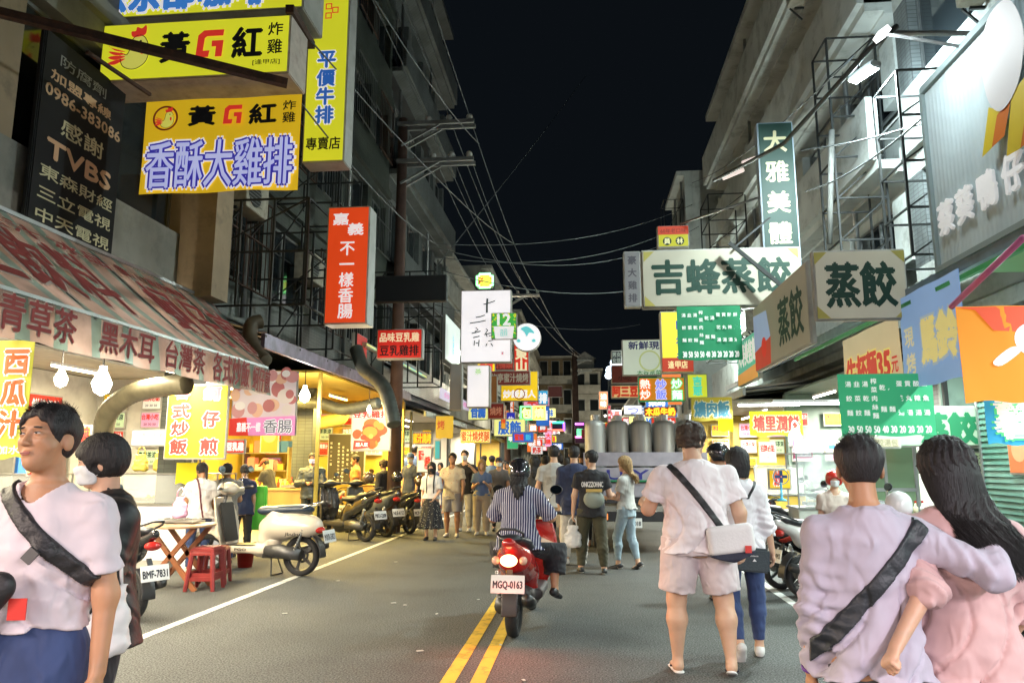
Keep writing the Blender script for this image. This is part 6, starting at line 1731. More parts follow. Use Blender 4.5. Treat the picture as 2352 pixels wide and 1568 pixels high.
flex('long dark flexible duct hanging its open end over the parked scooters', [at(818, 800, 14.2), at(835, 845, 14), at(875, 880, 13.7), at(893, 920, 13.5), at(905, 975, 13.3)], .13, foil)
flex('grey-green horizontal flexible duct under the purplish canopy', [at(640, 928, 15.5), at(730, 925, 15.3), at(790, 940, 15.2), at(870, 925, 15)], .12, foil)
flex('pale yellow bent duct in front of the yellow stall wall', [at(720, 1000, 18.2), at(722, 975, 18.2), at(750, 968, 18.2), at(782, 960, 18.2), at(792, 930, 18.2)], .17, mat('duct_yellow', (.6, .5, .16), .5, var=.15), False)
flex('broad foil duct arching over the juice stall counter', [at(235, 1000, 9.6), at(250, 945, 9.4), at(300, 905, 9.2), at(370, 888, 9.0), at(430, 882, 8.9)], .125, mat('duct_olive', (.13, .115, .07), .5, .3, var=.3))
# ================================================================ STALLS
ORD = ('first', 'second', 'third', 'fourth', 'fifth', 'sixth', 'seventh', 'eighth', 'ninth', 'tenth', 'eleventh', 'twelfth')
def tube_lamp(label, p, L, power, color, axis='Y', emit=14, r=.02, group=None, down=True, lit=True):
    t = thing('tube_lamp', label, 'lamp', p, 0 if axis == 'X' else R(90), group)
    MB().box((0, 0, .035), (L, .06, .04)).build('fitting', mat('lamp_fitting', (.7, .7, .7), .4), t)
    MB().tube([(-L / 2, 0, 0), (L / 2, 0, 0)], r, 8).build('tube', mat('tube_%s' % ''.join('%02x' % int(c * 255) for c in color), color, .3, emit=emit, ecol=color), t, True)
    if power: light('AREA', (0, 0, -.03), power, color, L, .05, (0, 0, 0), parent=t)
    return t
def bulb(label, p, power, color, r=.05, emit=20, name='light_bulb', cord=.3):
    t = thing(name, label, 'lamp', p)
    MB().lathe([(.001, -r * 1.3), (r * .7, -r * .9), (r, 0), (r * .6, r * .9), (r * .35, r * 1.4), (r * .35, r * 1.8)], 16).build('bulb', mat('bulb_%s' % ''.join('%02x' % int(c * 255) for c in color), color, .3, emit=emit, ecol=color), t, True)
    MB().tube([(0, 0, r * 1.8), (0, 0, r * 1.8 + cord)], .008, 5).build('cord', PLASTIC, t)
    if power: light('POINT', (0, 0, -r * 1.9), power, color, r, parent=t)
    return t
WARM = (1.0, .80, .42); COOL = (.80, .98, .92); NEUT = (1.0, .87, .62); YEL = (1.0, .70, .18)
panel_w = mat('stall_white', (.62, .60, .54), .6, var=.15, dirt=((.3, .27, .2), 3, .5))
panel_y = mat('stall_yellow', (.62, .44, .07), .55, var=.15, dirt=((.35, .2, .04), 3, .4))
panel_g = mat('stall_grey_green', (.22, .30, .25), .5, var=.2, dirt=((.1, .13, .1), 3, .5))
wood = mat('counter_wood', (.40, .24, .07), .55, var=.25, vscale=5, stretch=(1, 1, .15))
inox = mat('stainless', (.5, .5, .48), .28, .9, var=.15, vscale=8)
clear = mat('clear_acrylic', (.85, .9, .9), .05, trans=.0, alpha=.22, coat=.4)
yplast = mat('yellow_bag_plastic', (.75, .62, .10), .4, var=.2)
wplast = mat('white_bag_plastic', (.75, .73, .72), .4, var=.1)
def stall(label, x0, x1, y0, y1, wallm, zc=3.1, back=True, side=-1, partm=None, name='market_stall', posts=True):
    t = thing(name, label, 'stall', ((x0 + x1) / 2, y0, 0)); c = (x0 + x1) / 2; X0, X1 = x0 - c, x1 - c; L = y1 - y0
    if back: MB().box2((X0, L - .06, .13), (X1, L, zc)).build('back_wall', partm or wallm, t)
    xs = X0 if side < 0 else X1
    MB().box2((xs - .03, .001, .13), (xs + .03, L - .065, zc)).build('side_wall', wallm, t)
    MB().box2((X0 + .04, .002, zc + .01), (X1 - .04, L - .002, zc + .05)).build('ceiling_panel', wallm, t)
    if posts:
        for y in (.05, L - .12):
            MB().box((X1 - .04 if side < 0 else X0 + .04, y, zc / 2 + .005), (.06, .06, zc - .012)).build('post', steel if not partm else partm, t)
    return t
stall('white walled juice stall under the striped awning', -9.0, -7.3, 2.0, 13.0, panel_w, 3.05)
stall('yellow walled fried chicken stall behind the parked scooters', -9.0, -4.75, 13.1, 19.6, panel_y, 3.15, partm=panel_y)
stall('white lit stall beyond the yellow one', -9.0, -4.6, 19.8, 25.5, panel_w, 2.9)
stall('pale drinks stall further up the left kerb', -9.0, -4.6, 25.7, 32, panel_w, 2.8)
stall('grill stall far up the left kerb', -9.0, -4.4, 32.2, 40, panel_y, 2.7)
stall('grey-green dumpling shop with a closed shutter on the right', 5.3, 9.0, 1.0, 11.6, panel_g, 3.3, side=1)
stall('snack roll shop with white walls on the right', 4.4, 9.0, 11.8, 16.8, panel_g, 3.0, side=1, partm=panel_g)
stall('braised pork stall with yellow frame on the right', 3.3, 8.5, 17.2, 22.5, panel_w, 2.9, side=1, partm=panel_y)
stall('white lit stall behind the truck on the right', 3.8, 8.0, 23, 32, panel_w, 2.8, side=1)
# roller shutter of green slats on the right
t = thing('roller_shutter', 'closed green roller shutter right of the long haired woman', 'shutter', (5.25, 6.2, .13))
for i in range(30):
    MB().box((0, 2.1, .04 + .075 * i), (.03, 4.2, .066), (0, R(14), 0)).build('slat', mat('shutter_green', (.10, .22, .18), .45, .3, var=.2, dirt=((.05, .08, .07), 3, .5)), t)
MB().box2((-.03, -.05, 0), (.04, -.001, 2.4)).build('guide_rail', alu, t); MB().box2((-.03, 4.201, 0), (.04, 4.25, 2.4)).build('guide_rail', alu, t)
board('faded red and grey poster pasted on the green shutter', (5.20, 8.35, 1.42), .52, 1.25, R(-90), .008, 'A8B0A4', 0, [('特', 'C8544A', .5, .12, .5, .2, .03)], None, 'poster', None, None, 0, lambda t, w, h, z: (shape([(-.5 * w, -.5 * h), (.5 * w, -.5 * h), (.5 * w, .0), (-.5 * w, .0)], 'red_print', face('B8483E', 0), t, z), [ringline([(x * w, -.42 * h), (x * w + .04, -.3 * h), (x * w, -.1 * h)], .05, 'pale_print', face('D8D0C8', 0), t, z - .002, False) for x in (-.2, .2)]))
board('orange food picture hung left of the shutter poster', (5.20, 9.5, 1.62), .5, .5, R(-90), .008, 'D8703A', .3, [], None, 'poster', None, None, 0, lambda t, w, h, z: disc_mesh(.15, 16, z, 0, .05).build('printed_food', face('E0A070', .3), t))
# shop door behind the couple
t = thing('glass_door', 'pale green-lit glass door behind the man in the lilac shirt', 'door', (4.4, 11.55, .13))
mb = MB()
for x in (-.42, 0, .42): mb.box((x, -.08, 1.05), (.04, .04, 2.1))
mb.box((0, -.08, 2.12), (.9, .04, .05)); mb.box((0, -.08, .05), (.9, .04, .08)); mb.box((0, -.081, 1.0), (.88, .03, .05)); mb.build('frame', alu, t)
for x in (-.21, .21): MB().box((x, -.08, 1.05), (.37, .012, 1.95)).build('pane', mat('door_pane', (.16, .24, .14), .2, coat=.5), t)
# counters, cases, shelves
def counter(label, x, y, w, d, h, m, top=None, rz=0.0, glass=0.0, name='counter', legs=False):
    t = thing(name, label, 'counter', (x, y, 0), rz)
    if legs:
        for sx in (-1, 1):
            for sy in (-1, 1): MB().box((sx * (w / 2 - .04), sy * (d / 2 - .04), (h - .04) / 2), (.04, .04, h - .04)).build('leg', inox, t)
        MB().box((0, 0, h * .35), (w - .1, d - .1, .02)).build('shelf', inox, t)
    else: MB().box((0, 0, (h - .03) / 2 + .001), (w, d, h - .035)).build('cabinet', m, t, bevel=.006)
    MB().box((0, 0, h - .012), (w + .05, d + .05, .03)).build('top', top or inox, t, bevel=.005)
    if glass:
        mb = MB()
        for sx in (-1, 1):
            for sy in (-1, 1): mb.box((sx * (w / 2 - .01), sy * (d / 2 - .01), h + .004 + glass / 2), (.02, .02, glass))
        mb.box((0, 0, h + glass + .015), (w, d, .02)); mb.build('case_frame', inox, t)
        MB().box((0, -d / 2 + .008, h + .004 + glass / 2), (w - .04, .006, glass - .01)).build('case_glass', clear, t)
        for k in (.45,): MB().box((0, 0, h + glass * k), (w - .05, d - .05, .01)).build('case_shelf', clear, t)
    return t
def food_tray(label, x, y, z, w=.34, d=.26, col='C98A3A', n=9, group=None, m=None):
    t = thing('food_tray', label, 'tray', (x, y, z), 0, group)
    mb = MB(); mb.box((0, 0, .005), (w, d, .01))
    for sx in (-1, 1): mb.box((sx * (w / 2 - .005), 0, .03), (.01, d, .04)); 
    for sy in (-1, 1): mb.box((0, sy * (d / 2 - .005), .03), (w - .022, .01, .04))
    mb.build('tray', inox, t)
    rg = random.Random(int(x * 100 + y * 10)); mb = MB()
    for i in range(n * 2):
        r_ = rg.uniform(.02, .035); M = Matrix.Translation((rg.uniform(-w / 2 + .05, w / 2 - .05), rg.uniform(-d / 2 + .05, d / 2 - .05), .03 + rg.uniform(0, .03))) @ Euler((rg.uniform(0, 3), rg.uniform(0, 3), 0)).to_matrix().to_4x4() @ Matrix.Diagonal((1.4, .9, .6, 1))
        mb.lathe([(.001, -r_), (r_ * .75, -r_ * .6), (r_, 0), (r_ * .75, r_ * .6), (.001, r_)], 7, M, cap=False)
    o = mb.build('food_pieces', mat('food_' + col, hexc(col), .5, var=.3, vscale=20), t, True); o['kind'] = 'stuff'
    return t
def bag(label, x, y, z, m, w=.24, h=.3, seed=1, name='plastic_bag', handles=True, rz=0.0, group=None, cat='bag', d=.12):
    t = thing(name, label, cat, (x, y, z), rz, group)
    def fn(P):
        q = P; zz = np.clip(q[..., 2] / h, 0, 1)
        r_ = loft(P, [(0, 0, 0, w * .40, d * .45), (h * .12, 0, 0, w * .5, d * .55), (h * .6, 0, 0, w * .44, d * .42), (h, 0, 0, w * .30, d * .14)], 2.3)
        return r_ + .008 * wob(P, 30, seed) + .004 * wob(P, 70, seed)
    soft('sack', fn, (-w, -w, -.02), (w, w, h + .02), .010, m, t)
    if handles:
        for g in (-1, 1): MB().tube([(g * w * .24, 0, h - .02), (g * w * .20, .0, h + .07), (g * w * .02, .01, h + .12)], .008, 6).build('handle', m, t, True)
    return t
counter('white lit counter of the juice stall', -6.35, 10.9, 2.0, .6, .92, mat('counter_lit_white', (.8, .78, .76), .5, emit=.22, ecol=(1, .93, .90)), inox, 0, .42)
counter('long steel worktop deep inside the juice stall', -7.6, 9.2, 1.5, .7, .95, panel_w, inox, 0, .4)
counter('wooden serving counter of the yellow stall', -6.05, 15.6, 1.35, .6, .98, wood, mat('counter_top_wood', (.45, .28, .10), .45), 0)
counter('second wooden counter behind the parked scooters', -4.95, 18.4, 1.5, .5, 1.0, wood, mat('counter_top_wood', (.45, .28, .10), .45), 0, .0)
counter('white counter of the stall beyond the yellow one', -5.2, 21.0, 1.1, .6, .95, panel_w, inox, 0, .5)
counter('grill counter glowing behind the walking girls', -4.9, 26.0, 1.2, .6, .95, mat('counter_red', (.4, .05, .03), .5), inox, 0, .4)
counter('glass display cart of the snack roll shop', 3.75, 11.9, 1.15, .6, .86, mat('cart_pale', (.55, .55, .50), .5, var=.1), inox, 0, .78)
counter('low steel cart right of the snack display', 4.35, 10.6, .7, .5, .8, panel_g, inox, 0)
counter('braised pork counter under the olive sign', 3.6, 14.6, .9, .6, .95, panel_y, inox, 0, .5)
for i, (x, y, z, c_, lb) in enumerate([(-6.9, 10.85, .945, 'C98A3A', 'tray of golden fried pieces at the left end of the white counter'), (-6.45, 10.9, .945, 'E0B060', 'tray of pale yellow pieces in the middle of the white counter'), (-5.95, 10.9, .945, 'A85A2A', 'tray of brown fritters at the right end of the white counter'),
                                    (-7.9, 9.2, .975, 'D8A050', 'tray of food on the steel worktop, left one'), (-7.4, 9.2, .975, 'E8D090', 'tray of food on the steel worktop, right one'), (3.5, 11.85, .885, 'D8C8A0', 'tray of rolled snacks in the glass cart'), (3.95, 11.85, .885, 'C8A070', 'tray of browned snacks in the glass cart'), (-6.2, 15.55, 1.01, 'B86A2A', 'tray of fried chicken on the wooden counter'), (-4.9, 26, .975, 'A8501E', 'tray of grilled skewers on the red counter')]):
    food_tray(lb, x, y, z, col=c_)
bag('knotted yellow plastic bag standing left on the glass case', -6.75, 10.9, 1.39, yplast, .26, .26, 1)
bag('larger yellow plastic bag standing right on the glass case', -6.40, 10.9, 1.39, yplast, .30, .32, 2)
bag('pink and yellow packet leaning at the glass case corner', -7.1, 10.9, 1.39, mat('pink_packet', (.7, .25, .25), .5), .2, .4, 3, handles=False)
bag('white plastic bag hanging inside the snack roll shop', 3.3, 12.0, 1.75, wplast, .22, .3, 4)
bag('blue box wrap on the snack display shelf', 3.95, 11.9, 1.3, mat('blue_pack', (.05, .2, .6), .5), .3, .14, 5, handles=False, name='blue_packet', cat='packet')
for i in range(5):
    t = thing('paper_packet', ['first pale packet stacked on the glass cart roof', 'second pale packet on the glass cart roof', 'third pale packet on the glass cart roof', 'fourth pale packet on the glass cart roof', 'last pale packet on the glass cart roof by the price list'][i], 'packet', (3.35 + .2 * i, 11.9, 1.67), .1 * i)
    MB().box((0, 0, .09 + .02 * (i % 3)), (.17, .2, .18 + .04 * (i % 3))).build('box', [panel_w, wplast, mat('pale_card', (.5, .45, .35), .7)][i % 3], t, bevel=.004)
    MB().box((0, -.101, .09), (.10, .003, .06)).build('print', mat(['blue_pack', 'pink_packet'][i % 2]), t)
# bottles and jars on the counters
def bottle(label, x, y, z, col, h=.2, group='bottles and cups along the stall counters'):
    t = thing('bottle', label, 'bottle', (x, y, z), 0, group)
    MB().lathe([(.03, 0), (.032, h * .6), (.012, h * .78), (.012, h)], 12).build('body', mat('bottle_' + col, hexc(col), .2, coat=.4), t, True)
    MB().lathe([(.015, h), (.015, h + .025)], 10).build('cap', REDLENS, t); return t
rg = random.Random(12)
for i in range(7): bottle(ORD[i] + ' condiment bottle from the left on the juice counter case', -6.0 + .09 * i - .2, 10.75, 1.39 - .0, rg.choice(['B8321E', 'D8B83A', '3A6A3A', 'E8E0D0']), rg.uniform(.14, .22), 'condiment bottles on the juice counter')
for i in range(6): bottle(ORD[i] + ' sauce bottle from the left on the wooden counter', -6.6 + .1 * i, 15.8, 1.0, rg.choice(['B8321E', 'D8B83A', '7A3A1A', 'E8E0D0']), rg.uniform(.14, .22), 'sauce bottles on the wooden counter')
for i in range(6): bottle(ORD[i] + ' jar from the left on the steel cart', 4.1 + .09 * i, 10.7, .82, rg.choice(['C8C0A0', '3A7AC0', 'D8D8D0']), rg.uniform(.12, .2), 'jars on the steel cart')
# yellow basket / sign hung by the white counter, green plastic sheet behind the cream scooter
sign('plain yellow sheet hung beside the glass case of the white counter', 404, 1062, 452, 1110, 10.4, .02, 'E8D61E', .7, [], cloth=True, name='banner')
t = thing('plastic_crate', 'bright green plastic board standing behind the cream scooter', 'board', tuple(at(588, 1205, 12.2)[:2]) + (0,))
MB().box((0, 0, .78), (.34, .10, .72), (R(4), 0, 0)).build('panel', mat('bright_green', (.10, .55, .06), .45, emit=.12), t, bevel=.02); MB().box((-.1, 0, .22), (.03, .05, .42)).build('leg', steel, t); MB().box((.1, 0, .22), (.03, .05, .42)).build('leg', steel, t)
# round wooden folding table and stacked red stools
p = atZ(425, 1352); tx, ty = -4.98, 9.0
t = thing('folding_table', 'round wooden folding table with crossed legs beside the red stools', 'table', (tx, ty, 0))
MB().lathe([(.0, .735), (.40, .735), (.41, .745), (.41, .765), (0, .77)], 36, cap=False).build('table_top', mat('table_top', (.42, .26, .15), .4, var=.2, vscale=6), t)
for (a, b) in (((-.34, -.2, 0), (.28, -.2, .73)), ((.34, -.2, 0), (-.28, -.2, .73)), ((-.34, .2, 0), (.28, .2, .73)), ((.34, .2, 0), (-.28, .2, .73))):
    MB().bar(a, b, .035, .055).build('leg', mat('table_leg_wood', (.28, .10, .04), .5, var=.3, vscale=8), t)
for s_ in (-1, 1): MB().bar((.2 * s_, -.2, .20), (.2 * s_, .2, .20), .03).build('stretcher', mat('table_leg_wood'), t)
redpl = mat('stool_red', (.24, .028, .026), .42, var=.15, vscale=8)
def stool(label, x, y, z, rz):
    t = thing('plastic_stool', label, 'stool', (x, y, z), rz, 'red plastic stools by the folding table')
    MB().box((0, 0, .445), (.28, .28, .03), taper=.96).build('seat', redpl, t, bevel=.012)
    M_ = MB(); M_.box((0, 0, .425), (.30, .30, .03)); M_.build('seat_rim', redpl, t, bevel=.006)
    for sx in (-1, 1):
        for sy in (-1, 1):
            b = MB(); b.tube([(sx * .125, sy * .125, .42), (sx * .165, sy * .165, .0)], [.030, .024], 6); b.build('leg', redpl, t)
    for sx in (-1, 1):
        MB().box((sx * .150, 0, .14), (.016, .28, .045)).build('brace', redpl, t); MB().box((0, sx * .150, .14), (.28, .016, .045)).build('brace', redpl, t)
stool('front red plastic stool on the road by the folding table', -4.60, 8.95, 0, .1)
stool('red plastic stool stacked askew on the front stool', -4.60, 8.97, .045, .02)
stool('second red plastic stool just behind the front one', -4.72, 9.42, 0, .25)
t = thing('grill_tray', 'steel rack of trays on the folding table edge', 'tray', (-5.05, 9.1, .772)); MB().box((0, 0, .02), (.5, .3, .02)).build('tray', inox, t)
mb = MB()
for i in range(6): mb.box((-.22 + .09 * i, 0, .05), (.008, .28, .008))
mb.each('rack_bar', inox, t)
bag('pink plastic bag on the steel tray rack', -5.08, 9.12, .83, mat('pink_bag', (.72, .35, .5), .4, var=.2), .2, .26, 6)
# red bucket by the table, fan of the snack shop
t = thing('bucket', 'small red fire bucket between the jeans and the cream scooter', 'bucket', (-5.0, 10.9, 0)); MB().lathe([(.10, 0), (.13, .28), (.135, .28), (.135, .30)], 18).build('body', mat('bucket_red', (.45, .03, .02), .4), t, True); MB().tube([(-.13, 0, .28), (0, 0, .36), (.13, 0, .28)], .006, 6).build('handle', steel, t)
t = thing('desk_fan', 'small turquoise fan standing in front of the snack shop', 'fan', tuple(at(1796, 1150, 10.4)))
MB().lathe([(.07, 0), (.06, .02), (.015, .04), (.015, .24)], 14).build('stand', mat('fan_blue', (.05, .4, .6), .4), t, True)
MB().tube([(.10 * math.cos(a), -.03, .32 + .10 * math.sin(a)) for a in [k * math.pi / 12 for k in range(25)]], .006, 5, False).build('guard_ring', mat('fan_blue'), t, True)
mb = MB()
for k in range(4): mb.box((.045 * math.cos(k * 1.57), -.03, .32 + .045 * math.sin(k * 1.57)), (.07, .008, .04), (0, -k * 1.57, 0))
mb.build('blades', mat('fan_dark', (.02, .1, .35), .4), t)
# ---------------------------------------------------------------- the tank truck seen from behind
tw = mat('truck_panel', (.33, .31, .35), .5, .2, var=.15, dirt=((.2, .18, .2), 4, .5))
t = thing('flatbed_truck', 'flatbed truck with a lilac tailboard carrying steel tanks', 'truck', (1.05, 13.0, 0))
MB().box((0, 2.2, .90), (2.1, 4.4, .12)).build('bed', mat('truck_dark', (.03, .03, .035), .5), t, bevel=.01)
for k in range(3): MB().box((0, 0 - .0, 1.06 + .26 * k), (2.1, .05, .235)).build('tailboard_panel', tw, t, bevel=.008)
for sx in (-1, 1): MB().box((sx * 1.03, 2.2, 1.32), (.04, 4.3, .7)).build('side_board', tw, t)
lettering([('U Y 1 C', .1, 1.32, 1.5, .16, .03)], t, face('3A3A8A', 0), -.029)
MB().box((0, -.04, 1.215), (2.0, .02, .03)).build('green_strip', mat('strip_green', (.02, .2, .08), .5), t)
MB().box((0, .02, .62), (1.9, .12, .16)).build('bumper', PLASTIC, t, bevel=.01)
for sx in (-1, 1):
    MB().box((sx * .78, -.05, .62), (.26, .03, .10)).build('rear_lamp', mat('truck_lamp', (.9, .25, .05), .3, emit=1.2), t)
    wheel('wheel', t, (sx * .78, .9, .38), .38, .11)
plate(t, (-.25, -.06, .52), 'KEA-1018', 0, 0, .34, .16)
MB().box((0, 4.95, 1.35), (1.9, 1.1, 1.6)).build('cab', mat('cab_white', (.5, .5, .5), .4), t, bevel=.06)
MB().box((0, 4.385, 1.75), (1.5, .02, .5)).build('cab_window', glassd, t)
tankm = mat('tank_steel', (.38, .38, .36), .5, .4, var=.25, vscale=5, stretch=(2, 2, .2), dirt=((.35, .25, .12), 3, .35))
for r_ in range(3):
    for k in range(5):
        q = thing('steel_tank', 'steel tank on the truck, %s row from the tailboard, %s from the left' % (['first', 'second', 'third'][r_], ['first', 'second', 'third', 'fourth', 'fifth'][k]), 'tank', (.22 + .40 * k, 13.35 + .45 * r_, .96), 0, 'steel tanks on the flatbed truck')
        MB().lathe([(.0, 0), (.17, 0), (.185, .04), (.185, 1.20), (.165, 1.27), (.06, 1.31), (.0, 1.31)], 24, cap=False).build('shell', tankm, q, True)
        MB().lathe([(.075, 1.30), (.08, 1.40), (.07, 1.40), (.065, 1.30)], 14, cap=False).build('valve_collar', galv, q)
        MB().lathe([(.188, .30), (.188, .33)], 24, cap=False).build('hoop', galv, q)
# ---------------------------------------------------------------- lit lamps of the stalls (all seen in the photograph or continuing its rows behind the camera)
G1 = 'fluorescent tubes under the left awnings'; G2 = 'fluorescent tubes under the right canopy'
for i, (x, y, pw) in enumerate(((-5.2, 1.2, 60), (-5.2, 3.2, 60), (-5.3, 5.4, 60), (-5.3, 7.4, 55), (-5.6, 9.3, 50))):
    tube_lamp(ORD[i] + ' fluorescent tube under the striped awning from the near end', (x, y, 2.75), 1.2, pw, NEUT, group='fluorescent tubes under the striped awning')
bulb('big bright coil bulb hanging from the awning over the near man', tuple(at(234, 880, 6.2)), 45, (1, .92, .82), .085, 22)
bulb('second bare bulb deeper in the juice stall', tuple(at(140, 870, 7.5)), 40, (1, .88, .7), .07, 14)
for i, (x, y, pw) in enumerate(((-7.6, 6.5, 50), (-7.6, 10.5, 60), (-6.6, 12.8, 60))):
    tube_lamp(ORD[i] + ' inner tube of the juice stall counting inwards', (x, y, 2.9), 1.2, pw, (1, .86, .55), group='inner tubes of the juice stall')
for i, (x, y, pw) in enumerate(((-8.0, 16.0, 110), (-6.6, 14.6, 110), (-5.6, 16.6, 120), (-5.0, 18.6, 90))):
    tube_lamp(ORD[i] + ' warm tube on the yellow stall ceiling from the left', (x, y, 3.0), 1.2, pw, YEL, group='warm tubes in the yellow stall')
bulb('small bare bulb under the grey-green duct', tuple(at(848, 940, 14.2)), 30, (1, .8, .45), .05, 16)
bulb('glaring white lamp behind the sausage poster', tuple(at(700, 908, 13.0)), 40, (1, .9, .8), .10, 14)
for i in range(7):
    y = 20.5 + i * 2.9; tube_lamp(ORD[i] + ' white tube in the small left stalls going up the street', (-4.9 - (.8 if i % 2 else 0), y, 2.7), 1.2, 85, (1, .84, .60), emit=16, group='tubes in the small left stalls')
for i, y in enumerate((-1.5, 1.5, 4.5, 7.2, 9.8)):
    tube_lamp(ORD[i] + ' cool tube under the blue-grey canopy from the near end', (4.75, y, 3.25), 1.2, 62, COOL, group='cool tubes under the blue-grey canopy')
for i, (px_, py_, Y_) in enumerate(((1765, 930, 14.2), (1860, 926, 11.6))):
    tube_lamp(['glaring tube over the yellow snack banner', 'glaring tube left of the lower green price list'][i], tuple(at(px_, py_, Y_)), 1.1, 55, (.95, 1, .93), 'X', emit=16)
for i, (x, y) in enumerate(((4.4, 14.0), (5.5, 15.5), (4.3, 18.5), (4.5, 21), (4.8, 25), (4.8, 29), (5, 34))):
    tube_lamp(ORD[i] + ' white tube in the stalls beyond the snack shop', (x, y, 2.75), 1.2, 70, (1, .96, .82), group='tubes in the far right stalls')
# the same rows go on behind the camera
for i, (x, y, c_) in enumerate(((-4.4, -1.6, (1, .80, .72)), (-4.4, -4.0, (1, .80, .72)), (-3.6, -7.0, (1, .82, .76)), (3.6, -2.2, (.98, .86, .96)), (3.6, -4.8, (.98, .86, .96)), (3.0, -7.5, (.98, .88, .98)))):
    tube_lamp(ORD[i] + ' fluorescent tube of the stalls behind the camera', (x, y, 3.2), 1.4, 185, c_, group='tubes of the stalls behind the camera')
# lamps of the street further up (their glow is what shows the far facades)
for i, (x, y, z, pw, c_, lb) in enumerate(((-3.6, 44, 6.2, 260, (1, .88, .62), 'street lamp above the far left awnings'), (3.4, 52, 6.4, 500, (.9, 1, .85), 'street lamp above the far right awnings'), (-3.6, 74, 7, 420, (1, .9, .65), 'street lamp before the bend on the left'), (2.6, 86, 7, 380, (1, .85, .6), 'street lamp before the bend on the right'), (4.2, 23, 6.0, 480, (.85, 1, .92), 'street lamp on the pale balcony building'), (-4.6, 27, 5.6, 35, (.9, 1, .85), 'street lamp between the left racks'))):
    t = thing('street_lamp', lb, 'street lamp', (x, y, z))
    MB().lathe([(.02, -.10), (.13, -.06), (.16, 0), (.10, .06), (.03, .08)], 14, cap=False).build('lamp_head', mat('street_lit', (1, .95, .8), .3, emit=9), t, True)
    MB().bar((0, 0, .08), ((-1 if x < 0 else 1) * 2.0, 0, .3), .05).build('arm', steel, t); light('POINT', (0, 0, -.25), pw, c_, .12, parent=t)
# posters, menus and shelves that fill the stall walls
rg = random.Random(77)
pl = ['red strip', 'yellow card', 'white sheet', 'orange picture', 'pale green sheet', 'pink card']
pc = ['C8321E', 'EBC81E', 'EDE8DE', 'DC7A28', 'C4DCB0', 'E49ABC']
tx = ['鮮榨果汁', '冰品三十', '招牌必點', '炒飯蛋包', '青草茶涼', '台灣小吃']
k = 0
for (x0, x1, Y, z0, z1, n, wh) in ((-8.9, -7.5, 12.86, 1.1, 2.8, 9, 'juice stall'), (-8.7, -5.2, 19.45, 1.3, 2.9, 16, 'yellow stall'), (-8.6, -5.0, 25.3, 1.2, 2.7, 12, 'white left stall'), (5.2, 7.5, 11.4, 1.3, 2.1, 5, 'dumpling shop'), (3.6, 6.5, 16.6, 1.4, 2.8, 8, 'snack roll shop'), (3.6, 6.0, 22.3, 1.3, 2.7, 8, 'braised pork stall')):
    nx = max(2, int((x1 - x0) / .62)); nz = max(1, -(-n // nx))
    for j in range(n):
        c = j % nx; r_ = j // nx; w = rg.uniform(.34, .54); h = min(rg.uniform(.26, .55), (z1 - z0) / nz * .9); a = rg.randrange(6); k += 1
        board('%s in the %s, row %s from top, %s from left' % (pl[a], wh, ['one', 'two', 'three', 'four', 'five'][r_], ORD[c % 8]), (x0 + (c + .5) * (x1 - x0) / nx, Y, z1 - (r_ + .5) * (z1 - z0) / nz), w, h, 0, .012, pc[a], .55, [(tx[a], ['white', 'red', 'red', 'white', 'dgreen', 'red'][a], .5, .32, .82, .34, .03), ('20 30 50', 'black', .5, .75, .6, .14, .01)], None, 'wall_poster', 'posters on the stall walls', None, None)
for j, y in enumerate((4.6, 5.6, 6.6, 7.6, 8.6, 9.6, 10.6, 11.6)):
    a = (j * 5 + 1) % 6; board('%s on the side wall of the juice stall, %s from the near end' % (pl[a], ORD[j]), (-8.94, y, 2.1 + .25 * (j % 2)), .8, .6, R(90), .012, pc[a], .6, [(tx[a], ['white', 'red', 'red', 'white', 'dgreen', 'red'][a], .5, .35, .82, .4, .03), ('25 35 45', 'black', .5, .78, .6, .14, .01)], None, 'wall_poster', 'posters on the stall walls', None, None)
# small lightboxes that crowd both sides further up the street
rg = random.Random(31); cnt = {}
fw = ['香腸', '奶茶', '炒麵', '燒烤', '滷味', '冰', '雞排', '大腸', '服飾', '鞋', '手機', '藥局', '飯', '湯', '麵']; fc = ['EBC81E', 'D8321E', 'F2EEF0', '2B62B5', 'E8702A', '2E9A66', 'E49ABC', 'E6E48A']
for i in range(60):
    sd = -1 if i % 2 else 1; Y = 24 + i * .95 + rg.uniform(-.8, .8); z = rg.uniform(2.3, 5.2); w = rg.uniform(.5, 1.3); h = rg.uniform(.45, 1.5) if w < .8 else rg.uniform(.4, .7)
    x = sd * rg.uniform(2.2, 4.4); a = rg.randrange(8); v = h > w * 1.3; wd = fw[rg.randrange(15)]
    nm = {0: 'yellow', 1: 'red', 2: 'white', 3: 'blue', 4: 'orange', 5: 'green', 6: 'pink', 7: 'pale yellow'}[a]
    cnt[nm, sd] = cnt.get((nm, sd), 0) + 1
    board('%s small %s lightbox up the %s side, counting from the near end' % (ORD[cnt[nm, sd] - 1], nm, 'left' if sd < 0 else 'right'), (x, Y, z), w, h, 0, .15, fc[a], rg.uniform(.9, 1.9), [(wd, ['red', 'white', 'red', 'white', 'white', 'white', 'red', 'blue'][a], .5, .5, .7, .75, .04, v)], None, 'small_lightbox', 'small lightboxes up the street')
